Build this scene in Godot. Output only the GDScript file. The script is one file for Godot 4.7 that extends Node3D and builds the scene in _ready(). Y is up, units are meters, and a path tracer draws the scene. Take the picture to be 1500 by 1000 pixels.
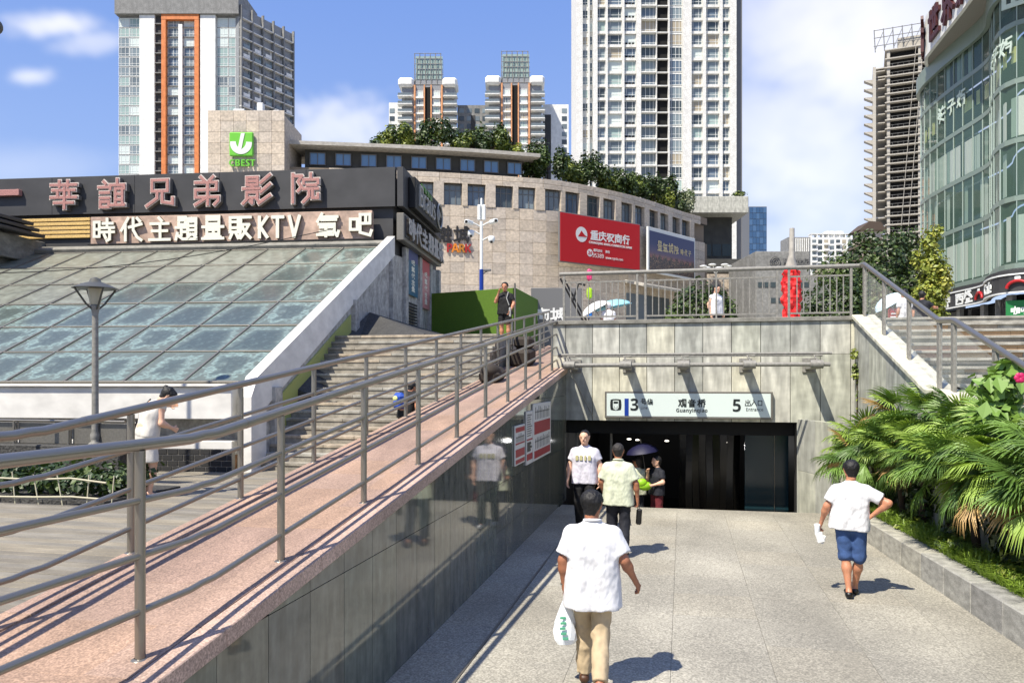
extends Node3D

const YAW := 0.21398
var mats := {}
var tex := {}
var rng := RandomNumberGenerator.new()


class MB:
	var v := PackedVector3Array()
	var n := PackedVector3Array()
	var t := PackedVector2Array()
	var ix := PackedInt32Array()

	func tri(a: Vector3, b: Vector3, c: Vector3) -> void:
		var k := v.size()
		var nn := (b - a).cross(c - a).normalized()
		v.append(a); v.append(b); v.append(c)
		for i in 3:
			n.append(nn)
		t.append(Vector2.ZERO); t.append(Vector2.RIGHT); t.append(Vector2.ONE)
		ix.append(k); ix.append(k + 2); ix.append(k + 1)

	func quad(a: Vector3, b: Vector3, c: Vector3, d: Vector3, u0 := Vector2(0, 1), u1 := Vector2(1, 0)) -> void:
		var k := v.size()
		var nn := (c - a).cross(d - b).normalized()
		v.append(a); v.append(b); v.append(c); v.append(d)
		for i in 4:
			n.append(nn)
		t.append(u0); t.append(Vector2(u1.x, u0.y)); t.append(u1); t.append(Vector2(u0.x, u1.y))
		for i in [0, 2, 1, 0, 3, 2]:
			ix.append(k + i)

	func box(c: Vector3, s: Vector3, bs := Basis.IDENTITY) -> void:
		var h := s * 0.5
		var p := []
		for i in 8:
			p.append(c + bs * Vector3(h.x if i & 1 else -h.x, h.y if i & 2 else -h.y, h.z if i & 4 else -h.z))
		quad(p[4], p[5], p[7], p[6]); quad(p[1], p[0], p[2], p[3])
		quad(p[5], p[1], p[3], p[7]); quad(p[0], p[4], p[6], p[2])
		quad(p[6], p[7], p[3], p[2]); quad(p[0], p[1], p[5], p[4])

	# box between two corners
	func bx(a: Vector3, b: Vector3) -> void:
		box((a + b) * 0.5, (b - a).abs())

	func out_quad(m: Vector3, a: Vector3, b: Vector3, c: Vector3, d: Vector3) -> void:
		if (c - a).cross(d - b).dot((a + b + c + d) * 0.25 - m) >= 0.0:
			quad(a, b, c, d)
		else:
			quad(d, c, b, a)

	# chamfered box
	func cbox(c: Vector3, s: Vector3, e: float, bs := Basis.IDENTITY) -> void:
		var h := s * 0.5
		var p := []
		for i in 8:
			var g := Vector3(1 if i & 1 else -1, 1 if i & 2 else -1, 1 if i & 4 else -1)
			for x in 3:
				var q := h - Vector3(e, e, e)
				q[x] = h[x]
				p.append(c + bs * (g * q))
		for x in 3:
			var b1 := 1 << ((x + 1) % 3)
			var b2 := 1 << ((x + 2) % 3)
			for k in 2:
				var i := (1 << x) * k
				out_quad(c, p[i * 3 + x], p[(i + b1) * 3 + x], p[(i + b1 + b2) * 3 + x], p[(i + b2) * 3 + x])
			var y := (x + 1) % 3
			for k in 4:
				var i := (b1 if k & 1 else 0) + ((1 << x) if k & 2 else 0)
				out_quad(c, p[i * 3 + x], p[(i + b2) * 3 + x], p[(i + b2) * 3 + y], p[i * 3 + y])
		for i in 8:
			var a: Vector3 = p[i * 3]
			var b: Vector3 = p[i * 3 + 1]
			var d: Vector3 = p[i * 3 + 2]
			if (b - a).cross(d - a).dot(a - c) >= 0.0:
				tri(a, b, d)
			else:
				tri(a, d, b)

	func ring(c: Vector3, x: Vector3, y: Vector3, r: Vector2, sides: int, vv: float) -> int:
		var k := v.size()
		for i in sides + 1:
			var a := TAU * i / sides
			var d := x * cos(a) * r.x + y * sin(a) * r.y
			v.append(c + d)
			n.append((x * cos(a) * r.y + y * sin(a) * r.x).normalized())
			t.append(Vector2(float(i) / sides, vv))
		return k

	func tube(pts: Array, r, sides := 8, caps := true, flat := 1.0) -> void:
		var prev := -1
		var x := Vector3.ZERO
		var acc := 0.0
		for i in pts.size():
			var p: Vector3 = pts[i]
			var d: Vector3
			if i == 0:
				d = pts[1] - p
			elif i == pts.size() - 1:
				d = p - pts[i - 1]
			else:
				d = (pts[i + 1] - p).normalized() + (p - pts[i - 1]).normalized()
			d = d.normalized()
			if x == Vector3.ZERO:
				x = d.cross(Vector3.UP if absf(d.y) < 0.95 else Vector3.RIGHT).normalized()
			else:
				x = (x - d * x.dot(d)).normalized()
			var y := d.cross(x)
			var rr: float = r[i] if r is Array else r
			if i > 0:
				acc += p.distance_to(pts[i - 1])
			var k := ring(p, x, y, Vector2(rr, rr * flat), sides, acc)
			if prev >= 0:
				for j in sides:
					for q in [prev + j, k + j, k + j + 1, prev + j, k + j + 1, prev + j + 1]:
						ix.append(q)
			if caps and (i == 0 or i == pts.size() - 1):
				var cc := v.size()
				var nd := -d if i == 0 else d
				v.append(p); n.append(nd); t.append(Vector2.ZERO)
				for j in sides + 1:
					v.append(v[k + j]); n.append(nd); t.append(Vector2.ZERO)
				for j in sides:
					if i == 0:
						ix.append(cc); ix.append(cc + 1 + j); ix.append(cc + 2 + j)
					else:
						ix.append(cc); ix.append(cc + 2 + j); ix.append(cc + 1 + j)
			prev = k

	func lathe(prof: Array, sides: int, o := Vector3.ZERO, sx := 1.0, sz := 1.0) -> void:
		var prev := -1
		for i in prof.size():
			var p: Vector2 = prof[i]
			var d: Vector2 = (prof[mini(i + 1, prof.size() - 1)] - prof[maxi(i - 1, 0)]).normalized()
			var k := v.size()
			for j in sides + 1:
				var a := TAU * j / sides
				v.append(o + Vector3(cos(a) * p.x * sx, p.y, sin(a) * p.x * sz))
				n.append(Vector3(cos(a) * d.y, -d.x, sin(a) * d.y).normalized())
				t.append(Vector2(float(j) / sides, float(i) / prof.size()))
			if prev >= 0:
				for j in sides:
					for q in [prev + j, prev + j + 1, k + j + 1, prev + j, k + j + 1, k + j]:
						ix.append(q)
			prev = k

	func ball(c: Vector3, r: Vector3, seg := 8) -> void:
		var k0 := v.size()
		for i in seg + 1:
			var b := PI * i / seg - PI / 2
			for j in seg * 2 + 1:
				var a := PI * j / seg
				var d := Vector3(cos(a) * cos(b), sin(b), sin(a) * cos(b))
				v.append(c + d * r); n.append((d / r).normalized()); t.append(Vector2(j / (2.0 * seg), float(i) / seg))
		for i in seg:
			for j in seg * 2:
				var p := k0 + i * (seg * 2 + 1) + j
				var q := p + seg * 2 + 1
				for w in [p, p + 1, q + 1, p, q + 1, q]:
					ix.append(w)

	# polygon in the local XY plane, from z0 to z1 (front at z1)
	func prism(poly: PackedVector2Array, z0: float, z1: float, xf := Transform3D.IDENTITY) -> void:
		var p := poly
		if Geometry2D.is_polygon_clockwise(p):
			p.reverse()
		var tr := Geometry2D.triangulate_polygon(p)
		for i in range(0, tr.size(), 3):
			var a := p[tr[i]]
			var b := p[tr[i + 1]]
			var c := p[tr[i + 2]]
			if (b - a).cross(c - a) < 0.0:
				var s := b
				b = c
				c = s
			tri(xf * Vector3(a.x, a.y, z1), xf * Vector3(b.x, b.y, z1), xf * Vector3(c.x, c.y, z1))
			tri(xf * Vector3(a.x, a.y, z0), xf * Vector3(c.x, c.y, z0), xf * Vector3(b.x, b.y, z0))
		for i in p.size():
			var a := p[i]
			var b := p[(i + 1) % p.size()]
			quad(xf * Vector3(a.x, a.y, z0), xf * Vector3(b.x, b.y, z0), xf * Vector3(b.x, b.y, z1), xf * Vector3(a.x, a.y, z1))

	func done() -> ArrayMesh:
		var m := ArrayMesh.new()
		if v.is_empty():
			return m
		var a := []
		a.resize(Mesh.ARRAY_MAX)
		a[Mesh.ARRAY_VERTEX] = v
		a[Mesh.ARRAY_NORMAL] = n
		a[Mesh.ARRAY_TEX_UV] = t
		a[Mesh.ARRAY_INDEX] = ix
		m.add_surface_from_arrays(Mesh.PRIMITIVE_TRIANGLES, a)
		return m


func V(x: float, y: float, d: float) -> Vector3:
	return Vector3(x, y, -d)


# plan axes turned by the street's angle: c to the right, z away
func cp(c: float, y: float, z: float) -> Vector3:
	return Vector3(c * cos(YAW) - z * sin(YAW), y, -(z * cos(YAW) + c * sin(YAW)))


func add(called: String, mb, m, parent: Node = null) -> MeshInstance3D:
	var o := MeshInstance3D.new()
	o.name = called
	o.mesh = mb.done() if mb is MB else mb
	o.material_override = mats[m] if m is String else m
	(parent if parent else self).add_child(o, true)
	return o


func base(called: String, at := Vector3.ZERO, turn := 0.0) -> Node3D:
	var o := Node3D.new()
	o.name = called
	o.position = at
	o.rotation.y = turn
	add_child(o, true)
	return o


func tag(o: Node, label: String, category: String, group := "", kind := "") -> Node:
	o.set_meta("label", label)
	o.set_meta("category", category)
	if group:
		o.set_meta("group", group)
	if kind:
		o.set_meta("kind", kind)
	return o


func struct(o: Node, label: String, category: String) -> Node:
	return tag(o, label, category, "", "structure")


func noise_tex(key: String, freq: float, lo: float, hi: float, type := FastNoiseLite.TYPE_SIMPLEX_SMOOTH, octaves := 4, size := 512, contrast := 0.25, normal := false) -> NoiseTexture2D:
	var f := FastNoiseLite.new()
	f.noise_type = type
	f.frequency = freq
	f.fractal_octaves = octaves
	f.fractal_type = FastNoiseLite.FRACTAL_FBM if octaves > 1 else FastNoiseLite.FRACTAL_NONE
	f.seed = hash(key) % 10000
	var t := NoiseTexture2D.new()
	t.width = size
	t.height = size
	t.seamless = true
	t.seamless_blend_skirt = 0.2
	t.noise = f
	t.generate_mipmaps = false
	if normal:
		t.as_normal_map = true
		t.bump_strength = hi
	else:
		var g := Gradient.new()
		g.offsets = PackedFloat32Array([0.5 - contrast, 0.5 + contrast])
		g.colors = PackedColorArray([Color(lo, lo, lo), Color(hi, hi, hi)])
		t.color_ramp = g
	tex[key] = t
	return t


func mat(key: String, c: Color, rough := 0.8, metal := 0.0, spec := 0.5) -> StandardMaterial3D:
	var m := StandardMaterial3D.new()
	m.resource_name = key
	m.albedo_color = c
	m.roughness = rough
	m.metallic = metal
	m.metallic_specular = spec
	mats[key] = m
	return m


# colour texture t1 (metres per repeat s1), a second one t2 laid over it, relief h
func surf(key: String, c: Color, rough: float, t1: String, s1: Vector3, t2 := "", s2 := Vector3.ONE, bump := "", bump_cm := 0.0, world := true, metal := 0.0) -> StandardMaterial3D:
	var m := mat(key, c, rough, metal)
	m.albedo_texture = tex[t1]
	m.uv1_triplanar = true
	m.uv1_world_triplanar = world
	m.uv1_scale = Vector3.ONE / s1
	if t2:
		m.detail_enabled = true
		m.detail_albedo = tex[t2]
		m.detail_blend_mode = BaseMaterial3D.BLEND_MODE_MUL
		m.detail_uv_layer = BaseMaterial3D.DETAIL_UV_2
		m.uv2_triplanar = true
		m.uv2_world_triplanar = world
		m.uv2_scale = Vector3.ONE / s2
	if bump:
		m.heightmap_enabled = true
		m.heightmap_texture = tex[bump]
		m.heightmap_scale = bump_cm
	return m


func tint(key: String, from: String, c: Color) -> void:
	var m: StandardMaterial3D = mats[from].duplicate()
	m.resource_name = key
	m.albedo_color = m.albedo_color * c
	mats[key] = m


# strokes on a 16 by 16 grid, y down, two hex digits a point
const GLYPH := {
	"hua": "02f2 5053 a0a3 15e5 09f9 2cdc 4549 b5b9 848f", "yi": "3142 0474 1767 1a6a 1c1f 1c6c6f 1f6f b0b2 7573f3f5 a5ad a5e5ed a8e8 abeb 7efe",
	"xiong": "3137 31c1c7 37c7 676b0f 979dfefb", "di": "4062 b092 13d3d7 17d7 171bebedcf 838f 8b1f", "ying": "2125 218185 2383 2585 0797 5667 292c 29898c 2c8c 5c5f4e 2d0f 8d9e f0a4 f5a9 fb9f",
	"yuan": "101f 1161446749 b0b2 7573f3f5 96e6 78f8 a8ac7f c8cdfdfb", "shi2": "020c 02424c 0747 0c4c a0a6 73e3 66f6 69f9 c6ceaf 8b9d",
	"dai": "5008 353f 66f4 9098cdff c0e2", "zhu": "7092 14e4 29d9 0fff 848f", "ti": "2025 207075 2272 2575 0777 474c 4a7a 1b0f 1c5fff 81f1 c1b3 939c 93f3fc 96f6 99f9 9cfc bc9e dcfe",
	"liang": "3035 30c0c5 32c2 35c5 07f7 393c 39c9cc 3ccc 898f 2ede 0fff", "fan": "010b 01616b 0464 0868 0b6b 2b0f 4b6f 81f1 81897f 86e6bb8f 97bbff",
	"K": "202f c028 48cf", "T": "10e0 707f", "V": "107f 7fe0", "yang": "3005 32e2 34d4 17c7cceffc 4859 8879 29b9 2cac 0ebe 696f", "ba": "040b 04545b 0b5b 717deffc 71e1e7 77e7 b1b7",
	"zhong": "d021 04f4 2629 26d6d9 29d9 818f 1cdc 0fff", "qing": "8092 12e2 12190f 46f6 938b3f 9aff", "nong": "1512e2e5 720b 464f9c 65acff c69a", "shang": "7082 02f2 151f 15e5eedf 6648 96b8 5a5d 5aaaad 5dad 5355 a395",
	"xing": "5015 6409 464f 81e1 76f6 c6cfae", "hao": "3034 30c0c4 34c4 07f7 574bdbceaf", "xian": "5015550a 0a6a 0f6d 83e2 78f6 7af9 a0abeffc e97f", "guan": "0262 620e 146f 808a 80f0fa b3ba7f cacffffc",
	"yin": "7082 22d2 5365 b3a5 06f6 393f 39c9cf 3ccc 3fcf", "qiao": "0464 303f 440b 4669 e071 74f4 b469 b4f9 988c7f d8df", "chu": "808f 2227d7d2 0a0ffffa", "ru": "60840f 84ff", "kou": "222e 22d2de 2ede",
	"rong": "0282 1417 148487 1787 0f0a8a8f 4b4f 2c6c 9399 93f3f9 99f9 c0cf 9fff dcfe", "cheng": "0464 303d 0e6c 73f3 737a5f 77b7bb9c b0b9effb e69c d0f2", "xin": "4051 0272 6253 1242 0575 0878 484f 3a0e 5a7d f0a2a98f a6f6 d6df",
	"shi4": "04f4 212efe 717a b1ba 7aba", "jie": "2027 20d0d7 23d3 27d7 7077 770c 97fc 5b5c3f abaf", "zu": "2025 20c0c5 25c5 757e 7aca 393e 3effe", "po": "1032 0445 0916 3252f2 525608 a055 5599 0888f8 6a3f 2aef",
	"zi": "21d177 777d5f 07f7", "ma": "50196f 0363 920e 91f1 9196f6 f6f9ef 99d9", "ka": "040a 04343a 0a3a 54a4ae8f 70755f c3cd c3f3fd cdfd", "fei": "030a 03434a 0a4a 808b6f 5383 5686 5989 b0bf b3f3 b6f6 b9f9",
	"xi": "02f2 151f 15e5ef 1fef 52583b 9299da", "can": "3005 2262 6209 80d084 84f9 8009 80f9 5a5f 5aaaae 5cac 5eae 3ffe", "yang2": "101f 1151345749 818e 81f1fe 87f7 8efe", "guang": "8086 2144 e1b4 06f6 666a0f 969efefb", "ji": "5015550a 0a6a 0f6d 82f2f7 87f7 878efefb",
}


func glyph(mb: MB, called: String, at: Vector2, w: float, h: float, stroke: float, z0: float, depth: float, stagger := 0.001) -> void:
	var i := 0
	for s in GLYPH[called].split(" "):
		var line := PackedVector2Array()
		for k in range(0, s.length() - 1, 2):
			line.append(at + Vector2(s.substr(k, 1).hex_to_int() / 15.0 * w, (1.0 - s.substr(k + 1, 1).hex_to_int() / 15.0) * h))
		for p in Geometry2D.offset_polyline(line, stroke * 0.5, Geometry2D.JOIN_MITER, Geometry2D.END_SQUARE):
			if p.size() >= 3 and not Geometry2D.is_polygon_clockwise(p):
				mb.prism(p, z0, z0 + depth + i * stagger)
		i += 1


func words(text: String, size: float, depth: float, bold := false, mono := false) -> TextMesh:
	var f := SystemFont.new()
	f.font_names = PackedStringArray(["Droid Sans Mono" if mono else "Droid Sans"])
	f.font_weight = 700 if bold else 400
	var m := TextMesh.new()
	m.font = f
	m.text = text
	m.font_size = 64
	m.pixel_size = size / 64.0
	m.depth = depth
	m.curve_step = 4.0
	return m


func text_part(called: String, text: String, size: float, depth: float, m, at: Vector3, parent: Node, bold := false) -> MeshInstance3D:
	var o := add(called, words(text, size, depth, bold), m, parent)
	o.position = at
	return o


func sky_and_sun() -> void:
	var cam := Camera3D.new()
	cam.name = "camera"
	cam.position = Vector3(0, 2.65, 0)
	cam.rotation.y = YAW
	cam.projection = Camera3D.PROJECTION_FRUSTUM
	cam.near = 0.1
	cam.far = 3000.0
	cam.size = 0.08696
	cam.frustum_offset = Vector2(0, 0.004957)
	cam.current = true
	add_child(cam)
	var sun := DirectionalLight3D.new()
	sun.name = "sun"
	sun.basis = Basis.looking_at(Vector3(0.36, -1.0, -0.58).normalized())
	sun.light_energy = 1.3
	sun.light_color = Color(1.0, 0.968, 0.91)
	sun.light_angular_distance = 0.5
	sun.shadow_enabled = true
	add_child(sun)
	var e := Environment.new()
	e.background_mode = Environment.BG_SKY
	e.tonemap_mode = Environment.TONE_MAPPER_LINEAR
	e.tonemap_exposure = 1.85
	e.sdfgi_enabled = true
	e.ssao_enabled = true
	e.ssil_enabled = true
	var sky := ProceduralSkyMaterial.new()
	sky.sky_top_color = Color(0.285, 0.42, 0.68)
	sky.sky_horizon_color = Color(0.60, 0.68, 0.79)
	sky.sky_curve = 0.22
	sky.ground_bottom_color = Color(0.42, 0.42, 0.40)
	sky.ground_horizon_color = Color(0.6, 0.62, 0.62)
	sky.sun_angle_max = 1.0
	sky.sky_cover = clouds()
	sky.sky_cover_modulate = Color(1, 1, 1, 1)
	e.sky = Sky.new()
	e.sky.sky_material = sky
	var w := WorldEnvironment.new()
	w.name = "world_environment"
	w.environment = e
	add_child(w)


func clouds() -> ImageTexture:
	var W := 1536
	var H := 768
	var im := Image.create_empty(W, H, false, Image.FORMAT_RGBA8)
	im.fill(Color(0, 0, 0, 0))
	var f := FastNoiseLite.new()
	f.noise_type = FastNoiseLite.TYPE_SIMPLEX_SMOOTH
	f.frequency = 1.0
	f.fractal_octaves = 5
	f.seed = 12
	# soft banks of cloud: direction across and up from the street's axis, half sizes, strength
	var banks := [[0.44, 0.44, 0.2, 0.17, 0.8], [0.37, 0.30, 0.17, 0.16, 0.62], [0.52, 0.56, 0.22, 0.14, 0.8], [0.40, 0.16, 0.3, 0.1, 0.4], [0.33, 0.5, 0.1, 0.09, 0.35], [-0.58, 0.455, 0.055, 0.018, 0.7], [-0.54, 0.432, 0.045, 0.014, 0.45], [-0.61, 0.388, 0.03, 0.012, 0.6],
		[-0.22, 0.325, 0.08, 0.04, 0.55], [-0.64, 0.27, 0.14, 0.03, 0.18], [0.9, 0.35, 0.3, 0.14, 0.8], [-1.5, 0.4, 0.5, 0.12, 0.6], [1.8, 0.5, 0.6, 0.2, 0.6]]
	for y in range(0, H / 2):
		var up := PI / 2 - (y + 0.5) / H * PI
		for x in W:
			var a := ((x + 0.5) / W - 0.25) * TAU
			var d := Vector3(cos(a) * cos(up), sin(up), sin(a) * cos(up))
			var zc := -d.x * sin(YAW) - d.z * cos(YAW)
			var n := f.get_noise_3d(d.x * 3.0, d.y * 7.0, d.z * 3.0)
			var k := clampf(smoothstep(0.1, 0.7, n + 0.2) * 0.6, 0.0, 1.0)
			if zc > 0.2:
				var p := Vector2((d.x * cos(YAW) - d.z * sin(YAW)) / zc, d.y / zc)
				var n2 := f.get_noise_3d(d.x * 9.0, d.y * 14.0, d.z * 9.0)
				k *= smoothstep(0.6, 1.4, absf(p.x))
				for b in banks:
					var q := (p - Vector2(b[0], b[1])) / Vector2(b[2], b[3])
					var r: float = q.length() + n2 * (0.45 if b[2] > 0.1 else 0.85) + (0.12 if b[2] > 0.1 else 0.5) * f.get_noise_3d(d.x * 26.0, d.y * 40.0, d.z * 26.0)
					k = maxf(k, b[4] * (1.0 - smoothstep(0.0, 1.5, r)) * (0.92 + 0.3 * n2))
			k = clampf(k, 0.0, 1.0)
			if k > 0.003:
				im.set_pixel(x, y, Color(0.79, 0.72, 0.50, k))
	return ImageTexture.create_from_image(im)


func textures() -> void:
	noise_tex("speck", 0.42, 0.62, 1.0, FastNoiseLite.TYPE_VALUE, 2, 512, 0.42)
	noise_tex("grain", 0.35, 0.82, 1.0, FastNoiseLite.TYPE_VALUE, 1, 512, 0.4)
	noise_tex("cloudy", 0.006, 0.82, 1.0, FastNoiseLite.TYPE_SIMPLEX_SMOOTH, 5, 512, 0.4)
	noise_tex("stain", 0.012, 0.74, 1.0, FastNoiseLite.TYPE_SIMPLEX_SMOOTH, 5, 512, 0.42)
	noise_tex("patch", 0.03, 0.87, 1.0, FastNoiseLite.TYPE_SIMPLEX_SMOOTH, 3, 256, 0.25)
	noise_tex("soft", 0.012, 0.88, 1.0, FastNoiseLite.TYPE_SIMPLEX_SMOOTH, 5, 512, 0.4)
	noise_tex("bump", 0.05, 0.0, 1.0, FastNoiseLite.TYPE_SIMPLEX_SMOOTH, 4, 512, 0.5)
	noise_tex("fold", 0.013, 0.0, 1.0, FastNoiseLite.TYPE_SIMPLEX_SMOOTH, 2, 512, 0.5)
	noise_tex("leaf", 0.06, 0.7, 1.0, FastNoiseLite.TYPE_SIMPLEX_SMOOTH, 2, 256, 0.3)
	surf("paving", Color(0.80, 0.778, 0.71), 0.8, "speck", Vector3.ONE * 2.6, "cloudy", Vector3(6.5, 5, 9.0), "speck", 0.05)
	for i in 3:
		tint("paving%d" % i, "paving", [Color(1, 1, 1), Color(0.98, 0.98, 0.982), Color(1.0, 0.994, 0.985)][i])
	surf("grout", Color(0.52, 0.51, 0.48), 0.9, "grain", Vector3.ONE)
	surf("pink", Color(0.835, 0.705, 0.62), 0.8, "speck", Vector3.ONE * 1.7, "cloudy", Vector3(2.0, 4, 5.0), "speck", 0.06)
	for i in 3:
		tint("pink%d" % i, "pink", [Color(1, 1, 1), Color(0.96, 0.955, 0.96), Color(1.0, 0.985, 0.955)][i])
	tint("pinkedge", "pink", Color(1.1, 1.12, 1.14))
	surf("polished", Color(0.50, 0.505, 0.465), 0.055, "stain", Vector3(0.9, 5.0, 0.9), "soft", Vector3.ONE * 0.8)
	for i in 4:
		tint("polished%d" % i, "polished", [Color(1, 1, 1), Color(0.93, 0.94, 0.95), Color(1.04, 1.03, 1.0), Color(0.97, 1, 0.98)][i])
	surf("facing", Color(0.86, 0.855, 0.80), 0.7, "stain", Vector3(1.3, 5.5, 1.3), "soft", Vector3(3.1, 1.7, 3.1), "bump", 0.1)
	for i in 4:
		tint("facing%d" % i, "facing", [Color(1, 1, 1), Color(0.87, 0.88, 0.885), Color(1.06, 1.05, 1.01), Color(0.94, 0.95, 0.93)][i])
	surf("concrete", Color(0.62, 0.61, 0.57), 0.85, "stain", Vector3(2.4, 1.6, 2.4), "grain", Vector3.ONE * 1.3, "bump", 0.2)
	surf("darkstone", Color(0.33, 0.325, 0.31), 0.8, "speck", Vector3.ONE * 5.0, "cloudy", Vector3.ONE * 2.0, "speck", 4.0)
	surf("stepstone", Color(0.76, 0.745, 0.695), 0.85, "stain", Vector3(1.8, 2.5, 1.8), "grain", Vector3.ONE, "bump", 0.15)
	for i in 3:
		tint("stepstone%d" % i, "stepstone", [Color(1, 1, 1), Color(0.9, 0.88, 0.86), Color(1.04, 0.98, 0.92)][i])
	mat("steel", Color(0.57, 0.55, 0.51), 0.3, 0.75)
	surf("dullsteel", Color(0.52, 0.505, 0.47), 0.5, "soft", Vector3.ONE * 0.3, "", Vector3.ONE, "", 0.0, true, 0.6)
	surf("painted", Color(0.55, 0.54, 0.51), 0.55, "patch", Vector3.ONE * 0.6)
	surf("wood", Color(0.60, 0.575, 0.52), 0.85, "grain", Vector3(2.4, 0.25, 0.25), "cloudy", Vector3(3, 1, 1.3), "bump", 0.15)
	for i in 4:
		tint("wood%d" % i, "wood", [Color(1, 1, 1), Color(0.9, 0.9, 0.91), Color(1.06, 1.04, 1.0), Color(0.96, 0.95, 0.93)][i])
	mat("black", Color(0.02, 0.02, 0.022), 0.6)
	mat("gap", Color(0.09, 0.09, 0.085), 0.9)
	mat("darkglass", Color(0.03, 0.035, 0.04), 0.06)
	mat("white", Color(0.86, 0.86, 0.85), 0.6)
	surf("whitewall", Color(0.90, 0.89, 0.86), 0.75, "soft", Vector3(3.5, 2.2, 3.5))
	mat("signwhite", Color(0.80, 0.845, 0.825), 0.25)
	mat("ink", Color(0.07, 0.10, 0.09), 0.5)
	mat("lineblue", Color(0.05, 0.20, 0.55), 0.4)
	mat("red", Color(0.72, 0.05, 0.09), 0.5)
	mat("paper", Color(0.78, 0.77, 0.74), 0.7)
	mat("noticered", Color(0.58, 0.10, 0.14), 0.6)


func ground() -> void:
	# the city's ground, one sheet out to the horizon, and the raised square round the station entrance
	var mb := MB.new()
	mb.quad(V(-1500, -1.2, -60), V(1500, -1.2, -60), V(1500, -1.2, 2600), V(-1500, -1.2, 2600))
	struct(add("ground", mb, "concrete"), "grey ground of the city stretching to the horizon", "ground")
	mb = MB.new()
	mb.bx(V(-2.53, -1.15, 17.85), V(3.6, 1.5, 24.0))
	mb = MB.new()
	mb.bx(V(-2.5, 3.3, 17.85), V(3.64, 3.7, 25.0))
	mb.bx(V(-14.0, -1.1, 17.45), V(-4.1, 3.69, 25.0))
	mb.bx(V(-180, -1.1, 25.0), V(-4.1, 3.7, 520))
	mb.bx(V(-4.1, -1.1, 25.0), V(220, 3.7, 520))
	mb.bx(V(3.9, -1.1, 17.42), V(60, 3.94, 25.0))
	struct(add("plaza", mb, "stepstone"), "raised stone square above the station entrance", "plaza")
	# floor of the sunken forecourt
	mb = MB.new()
	mb.bx(V(-2.6, -0.6, -4.0), V(5.4, -0.012, 16.28))
	var fl := add("forecourt_floor", mb, "grout")
	struct(fl, "speckled grey granite floor of the sunken forecourt", "floor")
	rng.seed = 5
	var slabs := {}
	var zs := []
	for i in 23:
		zs.append(-3.5 + i * 0.9)
	for r in 22:
		for c in 8:
			var x0 := -2.55 if c == 0 else (-1.945 + (c - 1) * 0.92)
			var w := 0.58 if c == 0 else 0.92
			var d1: float = minf(zs[r] + 0.9, 16.28)
			mb = MB.new()
			mb.cbox(V(x0 + w / 2, -0.03 + rng.randf_range(-0.0005, 0.0005), (zs[r] + d1) / 2), Vector3(w - 0.003, 0.06, d1 - zs[r] - 0.003), 0.001)
			add("paving_slab", mb, "paving%d" % rng.randi_range(0, 2), fl)
	mb = MB.new()
	mb.bx(V(-1.972, -0.01, 5.2), V(-1.948, 0.006, 11.4))
	struct(add("drain_strip", mb, "dullsteel"), "narrow metal drain strip set in the forecourt floor", "drain strip")
	# steps going down into the station
	var st := struct(base("station_steps"), "dark steps going down behind the floor edge into the station", "steps")
	for i in 6:
		mb = MB.new()
		mb.bx(V(-2.52, -1.3, 16.29 + i * 0.32), V(2.9, -0.0 - i * 0.16 - 0.002, 16.29 + (i + 1) * 0.32))
		add("step", mb, "paving1", st)
	# deck of weathered boards beside the ramp
	var deck := struct(base("timber_deck"), "weathered grey board deck left of the ramp", "deck")
	mb = MB.new()
	mb.bx(V(-16, 0.5, -2), V(-4.06, 0.955, 13.2))
	add("deck_bed", mb, "gap", deck)
	for i in 105:
		var d0 := -1.6 + i * 0.14
		mb = MB.new()
		mb.cbox(V(-10.0, 0.98 + rng.randf_range(-0.002, 0.002), d0 + 0.07), Vector3(11.9, 0.05, 0.131), 0.004)
		add("plank", mb, "wood%d" % rng.randi_range(0, 3), deck)
	# stairs from the deck to the square
	var stairs := struct(base("stone_stairs"), "broad stone stairs rising from the deck beside the ramp", "stairs")
	for i in 18:
		var y := 1.0 + (i + 1) * 0.15
		var d0 := 13.1 + i * 0.24
		var x := -8.6
		while x < -4.1:
			var x1 := minf(x + rng.randf_range(0.9, 1.3), -4.06)
			mb = MB.new()
			mb.cbox(V((x + x1) / 2, y - 0.028, d0 + 0.14), Vector3(x1 - x - 0.004, 0.056, 0.31), 0.006)
			add("tread", mb, "stepstone%d" % rng.randi_range(0, 2), stairs)
			x = x1
		mb = MB.new()
		mb.bx(V(-8.6, y - 0.6, d0 + 0.004), V(-4.07, y - 0.057, d0 + 0.3))
		add("riser", mb, "stepstone1", stairs)


func ramp_y(d: float) -> float:
	return maxf(0.724 + 0.125 * d, 1.15)


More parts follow.
